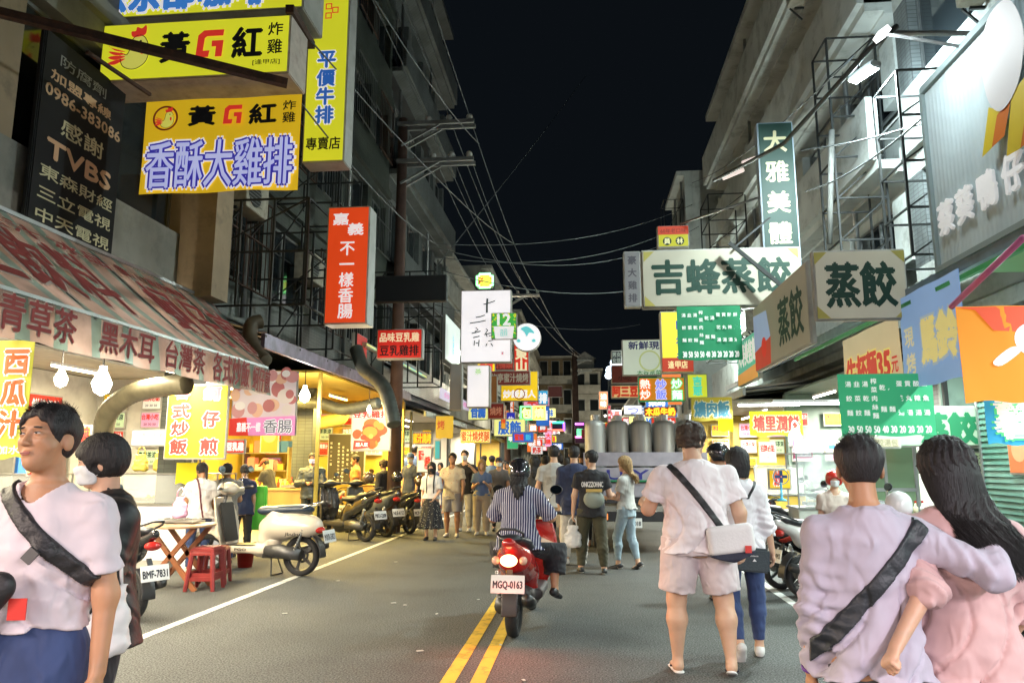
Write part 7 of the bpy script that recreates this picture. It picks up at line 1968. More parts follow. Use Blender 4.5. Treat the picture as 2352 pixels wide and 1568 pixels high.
for j, (x, y, lb) in enumerate(((-8.7, 8.0, 'tall steel rack of white boxes deep in the juice stall'), (-8.6, 11.0, 'steel rack of yellow boxes at the back of the juice stall'), (-8.2, 18.9, 'wooden shelf of boxes in the yellow stall'))):
    t = thing('storage_rack', lb, 'rack', (x, y, .13), R(90) if j < 2 else 0)
    for sx in (-.6, .6): MB().box((sx, 0, .9), (.04, .35, 1.8)).build('upright', inox, t)
    for q in range(4): MB().box((0, 0, .3 + q * .45), (1.15, .35, .025)).build('shelf', inox, t)
    for q in range(4):
        xx = -.5
        while xx < .45:
            w = rg.uniform(.12, .3); h = rg.uniform(.12, .34); MB().box((xx + w / 2, rg.uniform(-.05, .05), .32 + q * .45 + h / 2 - .0), (w - .02, .26, h)).build('packed_box', [panel_w, panel_y, mat('pink_packet'), mat('pale_card'), mat('blue_pack')][rg.randrange(5)], t); xx += w
# ================================================================ PEOPLE
def pattern(name, base, spot, kind='spots', scale=30, frac=.5, rough=.85):
    m = mat(name, base, rough, bump=.2, bscale=22)
    nt = m.node_tree; b = nt.nodes['Principled BSDF']; tc = nt.nodes.new('ShaderNodeTexCoord')
    if kind == 'spots':
        v = nt.nodes.new('ShaderNodeTexVoronoi'); v.inputs['Scale'].default_value = scale; nt.links.new(tc.outputs['Object'], v.inputs['Vector']); src = v.outputs['Distance']; th = frac * .5
    else:
        sp = nt.nodes.new('ShaderNodeSeparateXYZ'); nt.links.new(tc.outputs['Object'], sp.inputs[0])
        f = nt.nodes.new('ShaderNodeMath'); f.operation = 'MULTIPLY'; f.inputs[1].default_value = scale; nt.links.new(sp.outputs['X'], f.inputs[0])
        g = nt.nodes.new('ShaderNodeMath'); g.operation = 'FRACT'; nt.links.new(f.outputs[0], g.inputs[0]); src = g.outputs[0]; th = frac
    c = nt.nodes.new('ShaderNodeMath'); c.operation = 'LESS_THAN'; c.inputs[1].default_value = th; nt.links.new(src, c.inputs[0])
    mx = nt.nodes.new('ShaderNodeMix'); mx.data_type = 'RGBA'; nt.links.new(c.outputs[0], mx.inputs[0]); mx.inputs[6].default_value = (*base, 1); mx.inputs[7].default_value = (*spot, 1)
    nt.links.new(mx.outputs[2], b.inputs['Base Color']); return m
WT = cloth('white_cotton', (.78, .75, .75)); WT2 = cloth('white_jersey', (.70, .68, .66)); BK = cloth('black_cotton', (.018, .018, .022)); NV = cloth('navy_cotton', (.02, .03, .08)); JN = cloth('blue_denim', (.035, .06, .16), var=.25); JNL = cloth('light_denim', (.32, .42, .48), var=.2)
GY = cloth('grey_jersey', (.30, .30, .29)); BEI = cloth('beige_cotton', (.45, .38, .28)); OLV = cloth('dark_olive', (.06, .055, .03)); LEA = mat('black_leather', (.008, .008, .010), .5, bump=.15, bscale=30)
LIL = cloth('lilac_grey_jersey', (.46, .42, .50), var=.07); PNK = cloth('dusty_pink_cotton', (.56, .36, .35), var=.08); CRM = cloth('cream_cotton', (.66, .55, .48)); BLU = cloth('mid_blue_cotton', (.12, .2, .42)); ORG = cloth('orange_cotton', (.6, .18, .04)); DGR = cloth('charcoal_cotton', (.06, .06, .06))
SHW = mat('shoe_white', (.65, .63, .6), .5, var=.1); SHB = mat('shoe_black', (.02, .02, .022), .45); SOLE = mat('sole_white', (.6, .58, .54), .6); SHR = mat('shoe_red', (.45, .03, .02), .5); SHG = mat('shoe_grey', (.16, .16, .16), .6)
NYL = mat('black_nylon', (.018, .018, .020), .5, bump=.3, bscale=50)
def fig(px, ptop, Y, rz, label, **k):
    p = at(px, ptop, Y); return Fig((p.x, Y, 0), R(rz), height=p.z / .995, label=label, **k)
def out(F, top, bot, shoe=(SHW, SOLE), sleeve=.62, hair='short', hc='black', tk={}, bk={}, hk={}):
    F.top(top, sleeve=sleeve, **tk)
    if bot: F.bottoms(bot, **bk)
    F.shoes(*shoe); F.hair(hair, hc, **hk); F.sg = tk.get('g', .016) + .002
# --- the big man in white, seen from behind
F = fig(1590, 972, 5.85, 2, 'tall heavy man in white t-shirt and pale shorts walking away in slippers', width=1.42, belly=.05, res=.009, fine=True, tone='light', head=(-.95, .0, 0),
        arms=dict(L=((-.42, .32, -1), (-.05, 1, .15)), R=((.30, -.05, -1), (.12, .22, -1))), legs=dict(L=((-.10, .06, -1), (-.02, -.04, -1), (-.05, .05)), R=((.14, .02, -1), (.04, -.22, -1), (.25, .35))))
F.top(cloth('white_pink_cotton', (.80, .72, .74)), sleeve=.68, g=.022, hem=-.10, flare=.02, fold=.010, seed=4); F.bottoms(cloth('pale_mauve_shorts', (.64, .54, .55)), cut=.86, g=.03, g2=.055, waist=-.0, name='shorts', fold=.007)
F.shoes(mat('thong_navy', (.02, .02, .05), .6), mat('slipper_white', (.7, .68, .66), .6), flip=True); F.hair('messy', 'brown', 900); F.glasses(mat('glasses_frame', (.3, .3, .3), .3, .8)); F.sg = .026
bg = F.carried('messenger_bag', 'white messenger bag with navy base and black strap on the tall man', 'bag')
F.strap(bg, NYL, (.80, .05, .60), (-.155, 0, .46), .024, .010)
def bgf(P):
    q = F.tl(P); u = q - np.array([.20, -.205, -.035], np.float32); u = u @ roty(-.12).astype(np.float32)
    d = boxd(u, (0, 0, 0), (.155, .032, .125), None, .03); low = np.abs(u[..., 0]) * .35
    return np.maximum(d, -(u[..., 2] + .125 - low)) * F.k
lo, hi = F.bb([F.T((.20, -.20, -.04))], .23)
bgo = soft('bag_body', bgf, lo, hi, .008, mat('navy_canvas', (.02, .022, .045), .7, bump=.2), bg)
def bgf2(P):
    q = F.tl(P); u = q - np.array([.20, -.205, -.035], np.float32); u = u @ roty(-.12).astype(np.float32)
    d = boxd(u, (0, -.006, .035), (.162, .038, .100), None, .036); return d * F.k
soft('bag_flap', bgf2, lo, hi, .008, mat('white_canvas', (.72, .68, .68), .6, bump=.15), bg)
c = F.T((.30, -.265, -.06)); MB().box(c, (.045, .006, .05)).build('red_label', mat('label_red', (.6, .03, .02), .5), bg)
F.part('watch', lambda P: np.maximum(np.abs(cone(P, F.J['elR'], F.J['wrR'], .041, .034)) - .004, np.abs((P - (F.J['wrR'] - F.faR * .02).astype(np.float32)) @ F.faR.astype(np.float32)) - .016), SHB, *F.bb([F.J['wrR']], .07), res=.004)
# --- white hoodie companion
F = fig(1692, 1030, 6.35, -4, 'slim person in white hooded top and blue jeans walking beside the tall man', width=.88, female=True, res=.009, fine=True, tone='light', head=(.25, .08, 0), shx=.17,
        arms=dict(L=((-.12, .3, -1), (.1, .7, -.5)), R=((.24, -.1, -1), (.14, .1, -1))), legs=dict(L=((-.06, -.12, -1), (.10, -.42, -1), (-.1, .95)), R=((.06, .06, -1), (.0, -.02, -1), .0)))
F.top(cloth('white_sweat', (.80, .77, .80)), sleeve=1.45, g=.024, hem=-.075, hood=True, fold=.010, seed=7, name='hoodie'); F.bottoms(JN, cut=1.86, g=.016, g2=.010, gk=.016, waist=.0, fold=.002); F.shoes(SHW, SOLE); F.hair('bob', 'black', 0); F.sg = .03
bg = F.carried('shoulder_bag', 'dark grey flat shoulder bag hanging at the hip of the white hooded person', 'bag')
bgo = MB().box(F.T((.045, -.190, -.115)), (.29, .055, .185), (R(6), R(4), 0), .96).build('bag_body', mat('grey_canvas', (.05, .065, .075), .75, bump=.3), bg, bevel=.015)
c = F.T((.07, -.235, -.10)); o = lettering([('▲', 0, -.012, .03, .02, .02), ('shiate', 0, .02, .06, .012, .02)], bg, WT, 0, 'bag_mark'); o.location = (c[0], c[1] - .002, c[2])
F.strap(bg, NYL, (.85, 0, -.5), (.10, 0, .46), .012, .008, keep=lambda q: .38 - q[..., 2])
# --- the couple on the right
F = fig(1972, 1003, 2.80, -4, 'man in lilac grey long sleeve shirt with a black strap hugging the woman', width=.82, res=.008, fine=True, tone='mid', head=(-.12, .05, 0), hands=('relax', 'hold'),
        arms=dict(L=((-.16, .02, -1), (-.02, .26, -1)), R=((.90, -.46, -.48), (.20, .62, .56))))
F.top(LIL, sleeve=1.95, g=.022, hem=-.075, flare=.015, fold=.010, slg=.022, name='long_sleeve_shirt', seed=3); F.bottoms(DGR, g=.002, waist=-.03); F.shoes(SHB, SOLE); F.hair('short', 'black', 2200, seed=5); F.sg = .030
F.strap(F.carried('sling_bag', 'black sling strap crossing the back of the man in lilac grey', 'bag'), mat('strap_black', (.02, .025, .03), .5, bump=.2), (.72, .05, -.62), (.10, 0, .40), .028, .012)
F.part('bracelet', lambda P: np.maximum(np.abs(cone(P, F.J['elL'], F.J['wrL'], .041, .031)) - .004, np.abs((P - (F.J['wrL'] - F.faL * .004).astype(np.float32)) @ F.faL.astype(np.float32)) - .006), mat('purple_beads', (.15, .05, .3), .4), *F.bb([F.J['wrL']], .06), res=.0035)
t = F.carried('paper_bag', 'pale paper bag handles hanging from the hand of the man in lilac', 'bag'); hp = F.J['wrL'] + F.faL * .10
for g in (-.018, .018): MB().tube([hp + V3(g * .3, .0, .01), hp + V3(g, 0, -.12), hp + V3(g * 2.2, 0, -.30)], .006, 6).build('handle', mat('paper_handle', (.65, .55, .5), .7), t)
MB().box(hp + V3(0, 0, -.46), (.22, .10, .32)).build('sack', mat('paper_handle'), t, bevel=.006)
F = fig(2172, 1010, 2.88, -6, 'woman with very long black hair in a dusty pink blouse', width=.98, female=True, res=.008, fine=True, tone='light', head=(.12, .03, -.10), hands=('hold', 'relax'), shx=.17,
        arms=dict(L=((-.10, -1.05, -.85), (-.52, -.34, -.68)), R=((.25, .1, -1), (-.1, .6, -.6))))
F.top(PNK, sleeve=1.05, g=.030, hem=-.09, flare=.05, fold=.010, slg=.032, name='blouse', seed=9.7); F.bottoms(JN, g=.015); F.shoes(SHW, SOLE); F.hx = .075; F.hair('vlong', 'black', 2600, seed=11)
# --- near left: man in white t-shirt, man in black leather
F = fig(126, 932, 2.42, 190, 'young man in pale pink-white t-shirt with cropped hair at the left edge', width=.88, res=.008, fine=True, tone='mid', head=(-.26, -.14, .05), hands=('relax', 'relax'),
        arms=dict(L=((-.20, -.02, -1), (-.04, .16, -1)), R=((.15, .05, -1), (.05, .4, -1))))
F.top(cloth('pink_white_cotton', (.66, .59, .63), var=.05), sleeve=.72, g=.020, slg=.020, hem=.065, flare=.01, fold=.010, seed=5); F.bottoms(JN, g=.016, waist=.11); F.shoes(SHB, SOLE); F.hair('short', 'black', 2200, seed=8); F.face(closed=.34); F.sg = .028
bg = F.carried('sling_bag', 'black sling bag across the chest of the man at the left edge', 'bag')
F.strap(bg, NYL, (.70, 0, -.70), (-.06, .0, .36), .026, .012, keep=lambda q: -.02 - q[..., 1])
def slg(P):
    q = F.tl(P); a = np.array([.02, .185, .22]); b = np.array([.20, .165, .02])
    return cone(q, a, b, .050, .068, ((0, 1, 0), .62)) * F.k
soft('bag_body', slg, *F.bb([F.T((.02, .18, .22)), F.T((.20, .16, .02))], .12), .007, NYL, bg)
MB().box(F.T((-.055, .165, .315)), (.034, .012, .045), (0, R(-40), F.root.rotation_euler[2] * 0)).build('buckle', ENGINE, bg)
MB().box(F.T((-.035, .172, .15)), (.055, .004, .065)).build('red_print', mat('label_red'), F.root)
F = fig(250, 1003, 3.15, 142, 'young man in black leather jacket and white face mask behind the near man', width=1.08, res=.009, fine=True, tone='light', head=(-.42, .12, 0), hands=('hold', 'relax'), arms=dict(L=((-.2, .2, -1), (.0, .7, -.75)), R=((.25, -.05, -1), (.0, .15, -1))))
F.top(LEA, sleeve=1.95, g=.042, hem=-.13, flare=.02, fold=.004, slg=.036, name='leather_jacket', seed=6); F.bottoms(BK, g=.016); F.shoes(SHB, SOLE); F.hair('bowl', 'black', 900, seed=2); F.face(brow=False, lips=False); F.mask(mat('mask_white', (.70, .74, .76), .7))
F.part('collar', lambda P: np.maximum(cone(P, F.T((0, 0, .49)), F.T((0, .01, .54)), .075, .068), -cone(P, F.T((0, .02, .47)), F.T((0, .03, .60)), .060, .060)), LEA, *F.bb([F.T((0, 0, .51))], .13))
p = at(243, 1420, 2.95)
bag('white plastic carrier bag held low between the two near men', p.x, p.y, p.z - .14, wplast, .20, .27, 9, rz=.5, name='carrier_bag')
# --- rider of the red scooter
SX, SY, SR = -.60, 7.42, -3
F = Fig((SX, SY, 0), R(SR), height=1.60, width=1.12, female=True, res=.009, fine=True, tone='mid', label='woman in navy striped blouse riding the red scooter', head=(.05, .05, 0), pelvis=(0, -.30, .80), lean=.10, shx=.175, hands=('hold', 'hold'),
        arms=dict(L=((-.36, .35, -.8), (.02, .85, .0)), R=((.50, .30, -.8), (.02, .9, .05))), legs=dict(L=((-.30, .85, -.12), (.05, -.05, -1), 0), R=((.52, .72, -.22), (.02, -.35, -1), (.3, .3))))
F.top(pattern('navy_stripe_cloth', (.025, .028, .09), (.55, .54, .60), 'stripe', 46, .34), sleeve=.95, g=.030, hem=-.10, flare=.035, fold=.007, slg=.034, name='blouse', seed=2)
F.bottoms(BK, cut=1.62, g=.035, g2=.07, gk=.06, name='wide_trousers'); F.shoes(SHB, None); F.hair('long', 'black', 0)
F.helmet(mat('helmet_grey', (.05, .05, .06), .12, .6, coat=1.0), 'shiny dark helmet on the striped blouse rider')
scooter('red scooter ridden up the middle of the street with its tail lamp lit', (SX, SY + .02, 0), R(SR), mat('red_paint', (.42, .012, .010), .25, coat=.8), 'sport', panel=mat('dark_grey_plastic', (.06, .05, .05), .5), plate_text='MGQ-0163', lit=True, stand=False, pr=(0, -.985, .50))
for c in bpy.data.objects['scooter'].children:
    if c.name.split('.')[0] in ('side_panel', 'leg_shield', 'seat', 'footboard'): c.scale.x = 1.35
# --- middle distance, right of the rider
F = fig(1357, 1033, 10.75, 4, 'man in black t-shirt with white back print carrying a plastic bag', res=.012, tone='light', head=(.9, .0, 0), arms=dict(L=((-.22, .0, -1), (-.10, .05, -1)), R=((.30, .1, -1), (.3, .9, .0))), legs=dict(L=((-.12, .18, -1), (-.06, -.1, -1), 0), R=((.10, -.1, -1), (.05, -.15, -1), .1)))
out(F, BK, OLV, (SHB, SOLE), tk=dict(sleeve=.8, slg=.035) if 0 else {}, hair='short', bk=dict(g=.03, g2=.02))
o = lettering([('ONKZZOHNC', 0, 0, .30, .07, .05)], F.root, WT, 0, 'back_print'); c = F.T((0, -.150, .33)); o.location = c
bg = F.carried('waist_bag', 'grey and yellow bag across the lower back of the man in black', 'bag')
soft('bag_body', lambda P: ell(F.tl(P), (.02, -.17, .12), (.15, .07, .13)), *F.bb([F.T((.02, -.17, .12))], .2), .011, mat('bag_grey_green', (.25, .28, .24), .6), bg); MB().box(F.T((.02, -.205, .245)), (.22, .04, .04)).build('yellow_trim', mat('yellow_trim', (.6, .42, .12), .6), bg)
c = F.J['wrL'] + F.faL * .09; w_ = F.root_matrix() @ Vector(c)
bag('white plastic bag of food held by the man in the black t-shirt', w_.x, w_.y - .02, w_.z - .38, wplast, .24, .30, 12, name='carrier_bag')
F = fig(1318, 1024, 11.6, 2, 'person in loose navy jacket and white trousers behind the black t-shirt', res=.013, tone='light', legs=dict(L=((-.1, .1, -1), (0, -.2, -1), .2)))
out(F, NV, cloth('white_trousers', (.55, .53, .5)), sleeve=1.8, tk=dict(hem=-.2, flare=.04, g=.03), bk=dict(g=.03, g2=.03))
F = fig(1272, 1020, 12.3, 6, 'tall man in light grey t-shirt, shorts and red trainers', res=.013, tone='light', legs=dict(L=((-.14, .2, -1), (-.06, -.2, -1), 0), R=((.08, -.1, -1), (0, -.3, -1), .3)), arms=dict(L=((-.25, .0, -1), (.1, .6, -.3))))
out(F, cloth('light_grey_cotton', (.42, .41, .38)), BEI, (SHR, SOLE), bk=dict(cut=.95, g=.03, g2=.04, name='shorts'))
F = fig(1436, 1046, 11.25, 62, 'blonde woman in grey t-shirt and light blue jeans stepping aside', width=.92, female=True, res=.011, tone='light', head=(.25, .05, 0), arms=dict(L=((-.05, .3, -1), (.25, .9, .0)), R=((.1, .25, -1), (-.2, .9, .0))), legs=dict(L=((-.1, .28, -1), (.05, .0, -1), .2), R=((.04, -.05, -1), (-.2, -.38, -1), .5)))
out(F, cloth('pale_grey_tee', (.48, .48, .45)), JNL, (SHB, SOLE), tk=dict(hem=.0, g=.014), bk=dict(cut=1.85, g=.015, g2=.010, gk=.014, waist=.10, fold=.002), hair='long', hc='blond', hk=dict(strands=200))
F = fig(1228, 1049, 13.8, 0, 'woman with long dark hair in dark clothes beyond the rider', female=True, res=.014); out(F, DGR, BK, (SHB, SOLE), sleeve=1.9, hair='long', tk=dict(hem=-.2))
F = fig(1252, 1046, 14.8, -4, 'man in khaki shirt beside the dark haired woman', res=.015); out(F, cloth('khaki', (.30, .22, .12)), BK, (SHB, SOLE))
# --- walkers coming towards the camera
F = fig(992, 1062, 15.0, 176, 'young woman in white blouse and long dark floral skirt with black mask', width=.95, female=True, res=.013, tone='light', hands=('relax', 'relax'), arms=dict(L=((-.2, .2, -1), (.3, .6, -.6))))
F.top(cloth('white_blouse', (.70, .68, .66)), sleeve=.85, g=.022, hem=.0, slg=.035, name='blouse'); F.skirt(pattern('floral_black', (.015, .016, .02), (.55, .53, .46), 'spots', 34, .42), -.66, .30); F.shoes(SHB, SHB); F.hair('bob', 'black'); F.mask(mat('mask_black', (.015, .015, .018), .7)); F.sg = .024
bg = F.carried('backpack', 'black backpack straps over the white blouse', 'backpack')
for g in (-1, 1): F.strap(bg, NYL, (1, 0, 0), (g * .085, 0, 0), .014, .010, keep=lambda q: .12 - q[..., 2])
F = fig(1040, 1040, 15.7, 178, 'man in cream floral shirt and grey shorts strolling forward', res=.014, tone='tan', arms=dict(L=((-.2, .1, -1), (0, .3, -1)), R=((.2, .2, -1), (-.2, .8, -.2))))
out(F, pattern('floral_cream', (.60, .52, .38), (.50, .20, .12), 'spots', 22, .40), cloth('grey_shorts', (.30, .28, .28)), (SHW, SOLE), bk=dict(cut=.92, g=.03, g2=.045, name='shorts'), tk=dict(hem=-.15, flare=.03)); F.face(brow=True, lips=False)
F = fig(1068, 1033, 17.0, 172, 'man in black t-shirt, mask and pale trousers shading his brow', res=.014, tone='light', arms=dict(L=((-.5, .35, -.5), (.75, .35, .9)), R=((.15, 0, -1), (.05, .2, -1))))
out(F, BK, cloth('pale_trousers', (.5, .46, .38)), (SHW, SOLE), bk=dict(g=.025, g2=.025)); F.mask(mat('mask_white'))
F = fig(1107, 1056, 16.2, 184, 'woman with light hair in blue t-shirt and beige trousers holding food', female=True, res=.014, tone='light', hands=('hold', 'hold'), arms=dict(L=((-.15, .25, -1), (.35, .7, .4)), R=((.15, .25, -1), (-.35, .7, .3))))
out(F, BLU, BEI, (SHW, SOLE), hair='bob', hc='blond', tk=dict(hem=-.02), bk=dict(g=.03, g2=.035, waist=.11)); F.face(lips=False)
F = fig(1146, 1050, 17.2, 186, 'man in dark cap, mask and grey shirt beside the rider', res=.015, tone='mid'); out(F, cloth('dark_grey_shirt', (.12, .11, .11)), BK, (SHB, SOLE)); F.mask(mat('mask_white'))
def cap(F, label, col):
    t = F.carried('cap', label, 'cap')
    def fn(P):
        q = F.hl(P); d = np.maximum(ell(q, (0, -.008, .045), (.095, .112, .092)), .035 - q[..., 2]); return np.minimum(d, boxd(q, (0, .12, .045), (.065, .07, .006), None, .005)) * F.k
    soft('crown', fn, *F.bb([F.H((0, .03, .07))], .2), .012, cloth('cap_' + label[:4], col), t)
cap(F, 'dark baseball cap on the masked man by the rider', (.03, .03, .05))
F = fig(1130, 1046, 20.5, 4, 'person in a plain blue t-shirt walking away up the street', res=.016); out(F, BLU, BK, (SHB, SOLE)); cap(F, 'navy cap on the walker in the plain blue t-shirt', (.02, .03, .09))
F = fig(1112, 1046, 22, 0, 'person in navy top further up the street', res=.018); out(F, NV, BK, (SHB, SOLE))
# --- left stalls
F = fig(719, 1040, 15.2, 186, 'man in black tracksuit with crossed arms and lilac mask', width=1.1, res=.012, tone='tan', hands=('hold', 'hold'), arms=dict(L=((-.28, .3, -.9), (1, .35, .05)), R=((.28, .3, -.9), (-1, .42, .08))), head=(.15, .05, 0))
out(F, cloth('tracksuit_black', (.014, .022, .026), rough=.5), cloth('tracksuit_black', (.014, .022, .026)), (SHB, SHB), sleeve=1.95, tk=dict(g=.030, slg=.034, name='track_jacket', fold=.012), bk=dict(g=.025, g2=.022)); F.mask(mat('mask_lilac', (.62, .55, .72), .7)); F.face(lips=False)
F = fig(466, 1062, 10.3, 48, 'woman in white t-shirt and jeans waiting at the white counter', female=True, width=1.05, res=.011, tone='mid', head=(.3, .1, 0), arms=dict(L=((-.15, .35, -1), (-.1, .7, -.6)), R=((.2, .0, -1), (.0, .4, -.8))))
out(F, WT2, JN, (SHW, SOLE), hair='pony', tk=dict(hem=-.08, g=.03, flare=.03, fold=.01, sleeve=.7) if 0 else dict(hem=-.08, g=.03, flare=.03, fold=.01))
F.strap(F.carried('small_backpack', 'dark straps of a small maroon backpack on the woman at the counter', 'backpack'), mat('maroon_nylon', (.12, .02, .03), .5), (1, 0, .15), (-.06, 0, .3), .012, .012)
F = fig(523, 1064, 11.1, 38, 'grey haired man in grey short sleeved shirt under the oyster board', width=1.15, res=.012, tone='mid', belly=.03, head=(.35, .2, 0), arms=dict(L=((-.15, .3, -1), (.2, .9, -.2)), R=((.2, .3, -1), (-.3, .9, -.1))))
out(F, cloth('heather_grey', (.20, .19, .17)), JN, (SHB, SOLE), hair='short', tk=dict(hem=-.12, g=.028)); F.mask(mat('mask_green', (.2, .6, .45), .7))
F = fig(563, 1066, 12.0, 30, 'woman in navy top with her hair in a bun', female=True, res=.012, tone='light'); out(F, NV, BK, (SHB, SOLE), hair='bun')
F = fig(626, 1050, 16.3, 78, 'stall worker in dark printed t-shirt leaning over the wooden counter', res=.014, tone='tan', lean=.25, head=(0, .35, 0), arms=dict(L=((-.1, .35, -1), (0, .3, -1)), R=((.15, .3, -1), (0, .35, -1)))); out(F, BK, cloth('olive_trousers', (.12, .10, .06)), (SHB, SOLE)); cap(F, 'red cap of the stall worker', (.4, .03, .02))
F = fig(818, 1044, 17.4, 110, 'worker in orange shirt inside the yellow stall', res=.015, tone='tan', head=(.2, .1, 0)); out(F, ORG, BK, (SHB, SOLE)); F.face(lips=False)
F = fig(882, 1056, 16.6, 70, 'young man in black hooded jacket turned to the yellow stall', res=.014, tone='light', head=(.15, .1, 0)); out(F, BK, BK, (SHB, SOLE), sleeve=1.9, hair='messy', hc='brown', tk=dict(hood=True, g=.03))
F = fig(944, 1040, 17.8, 150, 'masked man in blue cap and navy t-shirt behind the black scooters', res=.015, tone='light', head=(.3, .1, 0)); out(F, NV, BK, (SHB, SOLE)); F.mask(mat('mask_white')); cap(F, 'blue cap on the masked man behind the scooters', (.05, .10, .3))
F = fig(952, 1022, 20.5, 10, 'dark haired person standing behind the man in the blue cap', res=.017); out(F, BLU, BK, (SHB, SOLE))
# --- right side
F = fig(1652, 1020, 8.9, 80, 'rider in black helmet and dark jacket waiting right of the tall man', res=.012, tone='mid'); out(F, DGR, BK, (SHB, SOLE), sleeve=1.9)
h = F.helmet(mat('helmet_black', (.015, .015, .018), .2, coat=.8), 'black helmet with white rimmed goggles beside the tall man')
for g in (-1, 1): MB().tube([F.H((.13 * 0 + g * .035 + .026 * math.cos(a), .125, .055 + .022 * math.sin(a))) for a in [k * math.pi / 8 for k in range(17)]], .006, 6, False).build('goggle_rim', SHW, h)
F = fig(1914, 1084, 9.2, 170, 'small rider with red helmet and mask among the right scooters', res=.013, tone='light', height=1.42) if 0 else Fig((at(1914, 1084, 9.2).x, 9.2, 0), R(170), height=1.42, width=.9, res=.013, tone='light', label='small rider with red helmet and mask among the right scooters')
out(F, CRM, BK, (SHB, SOLE)); F.mask(mat('mask_white')); F.helmet(mat('helmet_red', (.5, .03, .02), .25, coat=.6), 'red helmet of the small rider on the right')
F = Fig((at(2062, 1120, 5.6).x, 5.6, 0), R(-10), height=1.30, width=.85, female=True, res=.013, tone='light', label='child with white helmet and pink backpack seen between the couple')
out(F, cloth('pink_jacket', (.55, .18, .30)), BK, (SHB, SOLE), sleeve=1.9); F.helmet(mat('helmet_white', (.7, .7, .7), .25, coat=.6), 'round white helmet seen over the shoulder of the man in lilac')
bg = F.carried('backpack', 'shiny pink backpack seen between the heads of the couple', 'backpack'); soft('pack', lambda P: ell(F.tl(P), (.12, -.10, .42), (.15, .12, .16)) + .008 * wob(P, 30), *F.bb([F.T((.12, -.1, .42))], .22), .012, mat('pink_satin', (.6, .05, .22), .35), bg)
# --- small figures further up, each its own person
crowd = [(1012, 1062, 23, 170, NV), (1160, 1058, 26, 180, WT2), (1196, 1060, 22, 8, BK), (1210, 1064, 27, 178, GY), (1282, 1040, 15.6, -6, BK), (1300, 1052, 22, 0, DGR), (1244, 1058, 24, 175, BLU), (1180, 1066, 31, 180, PNK), (1262, 1062, 30, 0, WT2), (1228, 1066, 35, 180, NV), (1290, 1064, 34, 0, GY), (1206, 1070, 40, 178, WT2), (1248, 1070, 42, 0, BK), (1335, 1028, 14.2, 4, BK)]
crowd += [(1165 + 9 * i, 1060 + i % 4 * 2, 25 + 1.9 * i, (180, 0)[i % 2], (BK, WT2, GY, NV, ORG, PNK, DGR, BLU)[i % 8]) for i in range(16)]
lbl = ['person in navy standing by the teal door poster', 'distant person in white just left of the rider helmet', 'person in black walking away above the rider', 'distant person in grey coming down the street', 'person in black directly behind the tall man in grey', 'person in charcoal beyond the navy jacket', 'distant person in blue coming down the middle', 'small far figure in pink by the blue noodle sign', 'small far figure in white walking away', 'tiny far figure in navy coming forward', 'tiny far figure in grey walking away on the right', 'tiny farthest figure in white', 'tiny farthest figure in black', 'dark haired person ahead of the black t-shirt man by the tanks'] + ['far pedestrian in %s, %s of the distant crowd from the left' % (('black', 'white', 'grey', 'navy', 'orange', 'pink', 'charcoal', 'blue')[i % 8], ('first', 'second', 'third', 'fourth', 'fifth', 'sixth', 'seventh', 'eighth', 'ninth', 'tenth', 'eleventh', 'twelfth', 'thirteenth', 'fourteenth', 'fifteenth', 'sixteenth')[i]) for i in range(16)]
for (px, pt, Y, rz, m), lb in zip(crowd, lbl):
    p = at(px, pt, Y); F = Fig((p.x, Y, 0), R(rz), height=min(1.85, max(1.45, p.z)), res=.016 if Y < 20 else .022, label=lb, female=(px % 3 == 0), group='small figures further up the street')
    F.top(m, sleeve=.65 if Y % 2 < 1 else 1.8); F.bottoms([BK, JN, BEI][px % 3]); F.hair(['short', 'bob', 'messy'][px % 3])
# ================================================================ PARKED SCOOTERS
def sc_at(px, py, off, rz, label, paint, **k):
    p = atZ(px, py); d = Vector((-math.sin(R(rz)), math.cos(R(rz)), 0)); c = p + d * off; return scooter(label, (c.x, c.y, 0), R(rz), paint, **k)
CREAMP = mat('cream_paint', (.62, .55, .44), .28, coat=.6, var=.05); GR = 'scooters parked along the left edge line'; GR2 = 'scooters parked along the right edge line'
BLKP = mat('black_paint', (.012, .013, .016), .22, coat=.8); DGP = mat('grey_paint', (.08, .09, .10), .3, coat=.6); WHP = mat('white_paint', (.6, .58, .55), .3, coat=.6); TEALP = mat('teal_grey_paint', (.04, .09, .11), .3, coat=.6)
s = sc_at(690, 1322, .70, 81, 'cream retro scooter with navy seat parked by the red stools', CREAMP, style='classic', seat=mat('navy_seat', (.02, .035, .06), .35, bump=.1), panel=PLASTIC, plate_text='MXR-5821', group=GR, steer=.3, scale=1.13)
for tx, x, y, z, w, h in (('Jbubu', -.200, -.60, .50, .20, .045), ('PGO', -.158, .12, .305, .16, .03)):
    o = lettering([(tx, 0, 0, w, h, .03)], s, SHB, 0, 'badge'); o.location = (x, y, z); o.rotation_euler = (0, 0, R(-90))
sc_at(298, 1425, .62, 62, 'black scooter half hidden behind the leather jacket, plate tilted', BLKP, plate_text='BMF-7831', group=GR, steer=.2)
sc_at(835, 1243, .62, 58, 'glossy black sport scooter nearest in the row behind the crossed-arms man', BLKP, plate_text='MKU-2208', group=GR, steer=.3, scale=1.1)
sc_at(884, 1232, .62, 52, 'second black scooter of the left row with silver exhaust', DGP, plate_text='NLE-6153', group=GR, scale=1.08)
sc_at(940, 1226, .62, 48, 'third dark scooter beside the floral skirt woman', BLKP, plate_text='MCP-9920', group=GR)
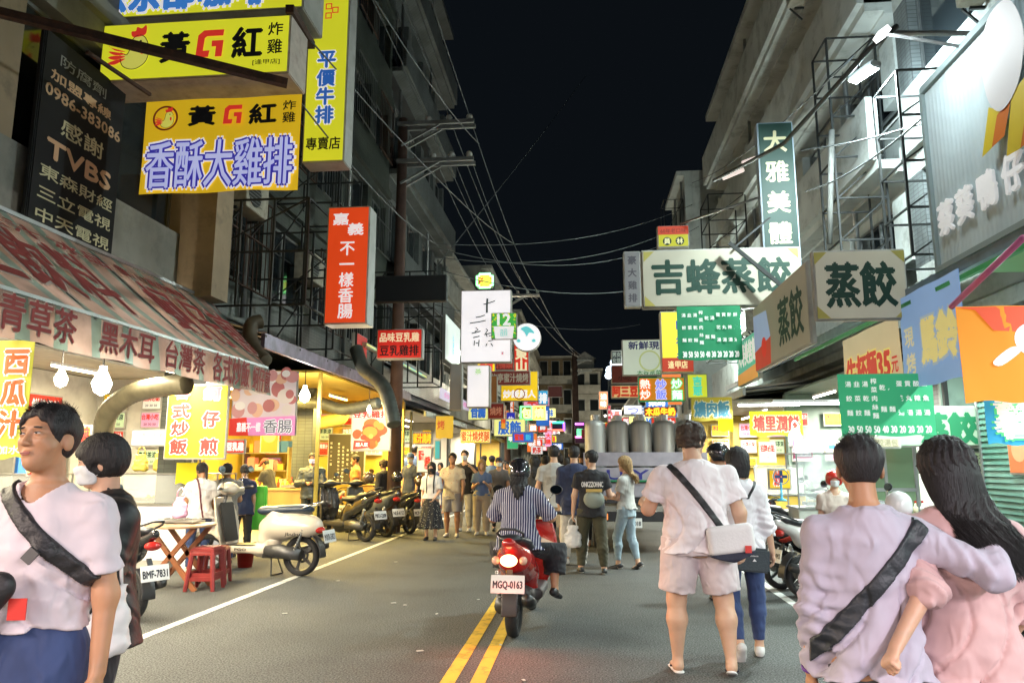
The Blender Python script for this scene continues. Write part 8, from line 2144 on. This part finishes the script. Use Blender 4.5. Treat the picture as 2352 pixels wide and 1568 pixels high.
sc_at(912, 1208, .62, 50, 'dark scooter standing behind the third one of the left row', DGP, plate_text='PRT-1172', group=GR)
sc_at(775, 1212, .62, 40, 'white scooter behind the crossed-arms man', WHP, plate_text='NBX-3316', group=GR)
sc_at(1795, 1352, .62, -68, 'black scooter with red side flash right of the white hooded person', BLKP, accent=mat('flash_red', (.6, .04, .02), .3, coat=.5), plate_text='MSB-7785', group=GR2)
sc_at(1850, 1372, .62, -72, 'white and red scooter nearest the lilac shirt on the right edge line', WHP, accent=mat('flash_red'), plate_text='NMJ-3092', group=GR2, steer=.3)
sc_at(1775, 1290, .62, -62, 'teal grey scooter just behind the red-flashed one', TEALP, plate_text='NKY-0521', group=GR2)
sc_at(1800, 1255, .62, -60, 'dark scooter by the turquoise fan', BLKP, plate_text='MPD-4418', group=GR2, steer=-.3)
sc_at(1905, 1262, .62, -70, 'grey scooter near the small red-helmeted rider', DGP, plate_text='EPK-7206', group=GR2)
scooter('pale grey scooter cut by the right edge of the photo', (3.35, 5.15, 0), R(-52), mat('pale_grey_paint', (.42, .46, .50), .3, coat=.6), 'classic', plate_text='MWT-6600', group=GR2, steer=.2)
scooter('orange and black scooter behind the pale grey one at the right edge', (3.75, 6.5, 0), R(-60), mat('rust_orange_paint', (.35, .08, .03), .35, coat=.5), 'sport', plate_text='NGC-2957', group=GR2)
for k, (px, py, Y, m, lb) in enumerate([(846, 1098, 14.9, mat('helmet_bronze', (.12, .08, .05), .2, .5, coat=.8), 'bronze helmet hung on the nearest black scooter'), (912, 1095, 16.2, mat('helmet_grey'), 'grey helmet hung on the second left scooter'), (965, 1105, 16.3, mat('helmet_bronze'), 'golden helmet on the third left scooter')]):
    t = thing('helmet', lb, 'helmet', at(px, py, Y), .8 * k)
    soft('shell', lambda P: np.maximum(np.maximum(ell(P, (0, 0, 0), (.125, .145, .13)), -ell(P, (0, .13, -.06), (.09, .10, .09))), -(P[..., 2] + .10)), (-.17, -.19, -.15), (.17, .19, .17), .013, m, t)
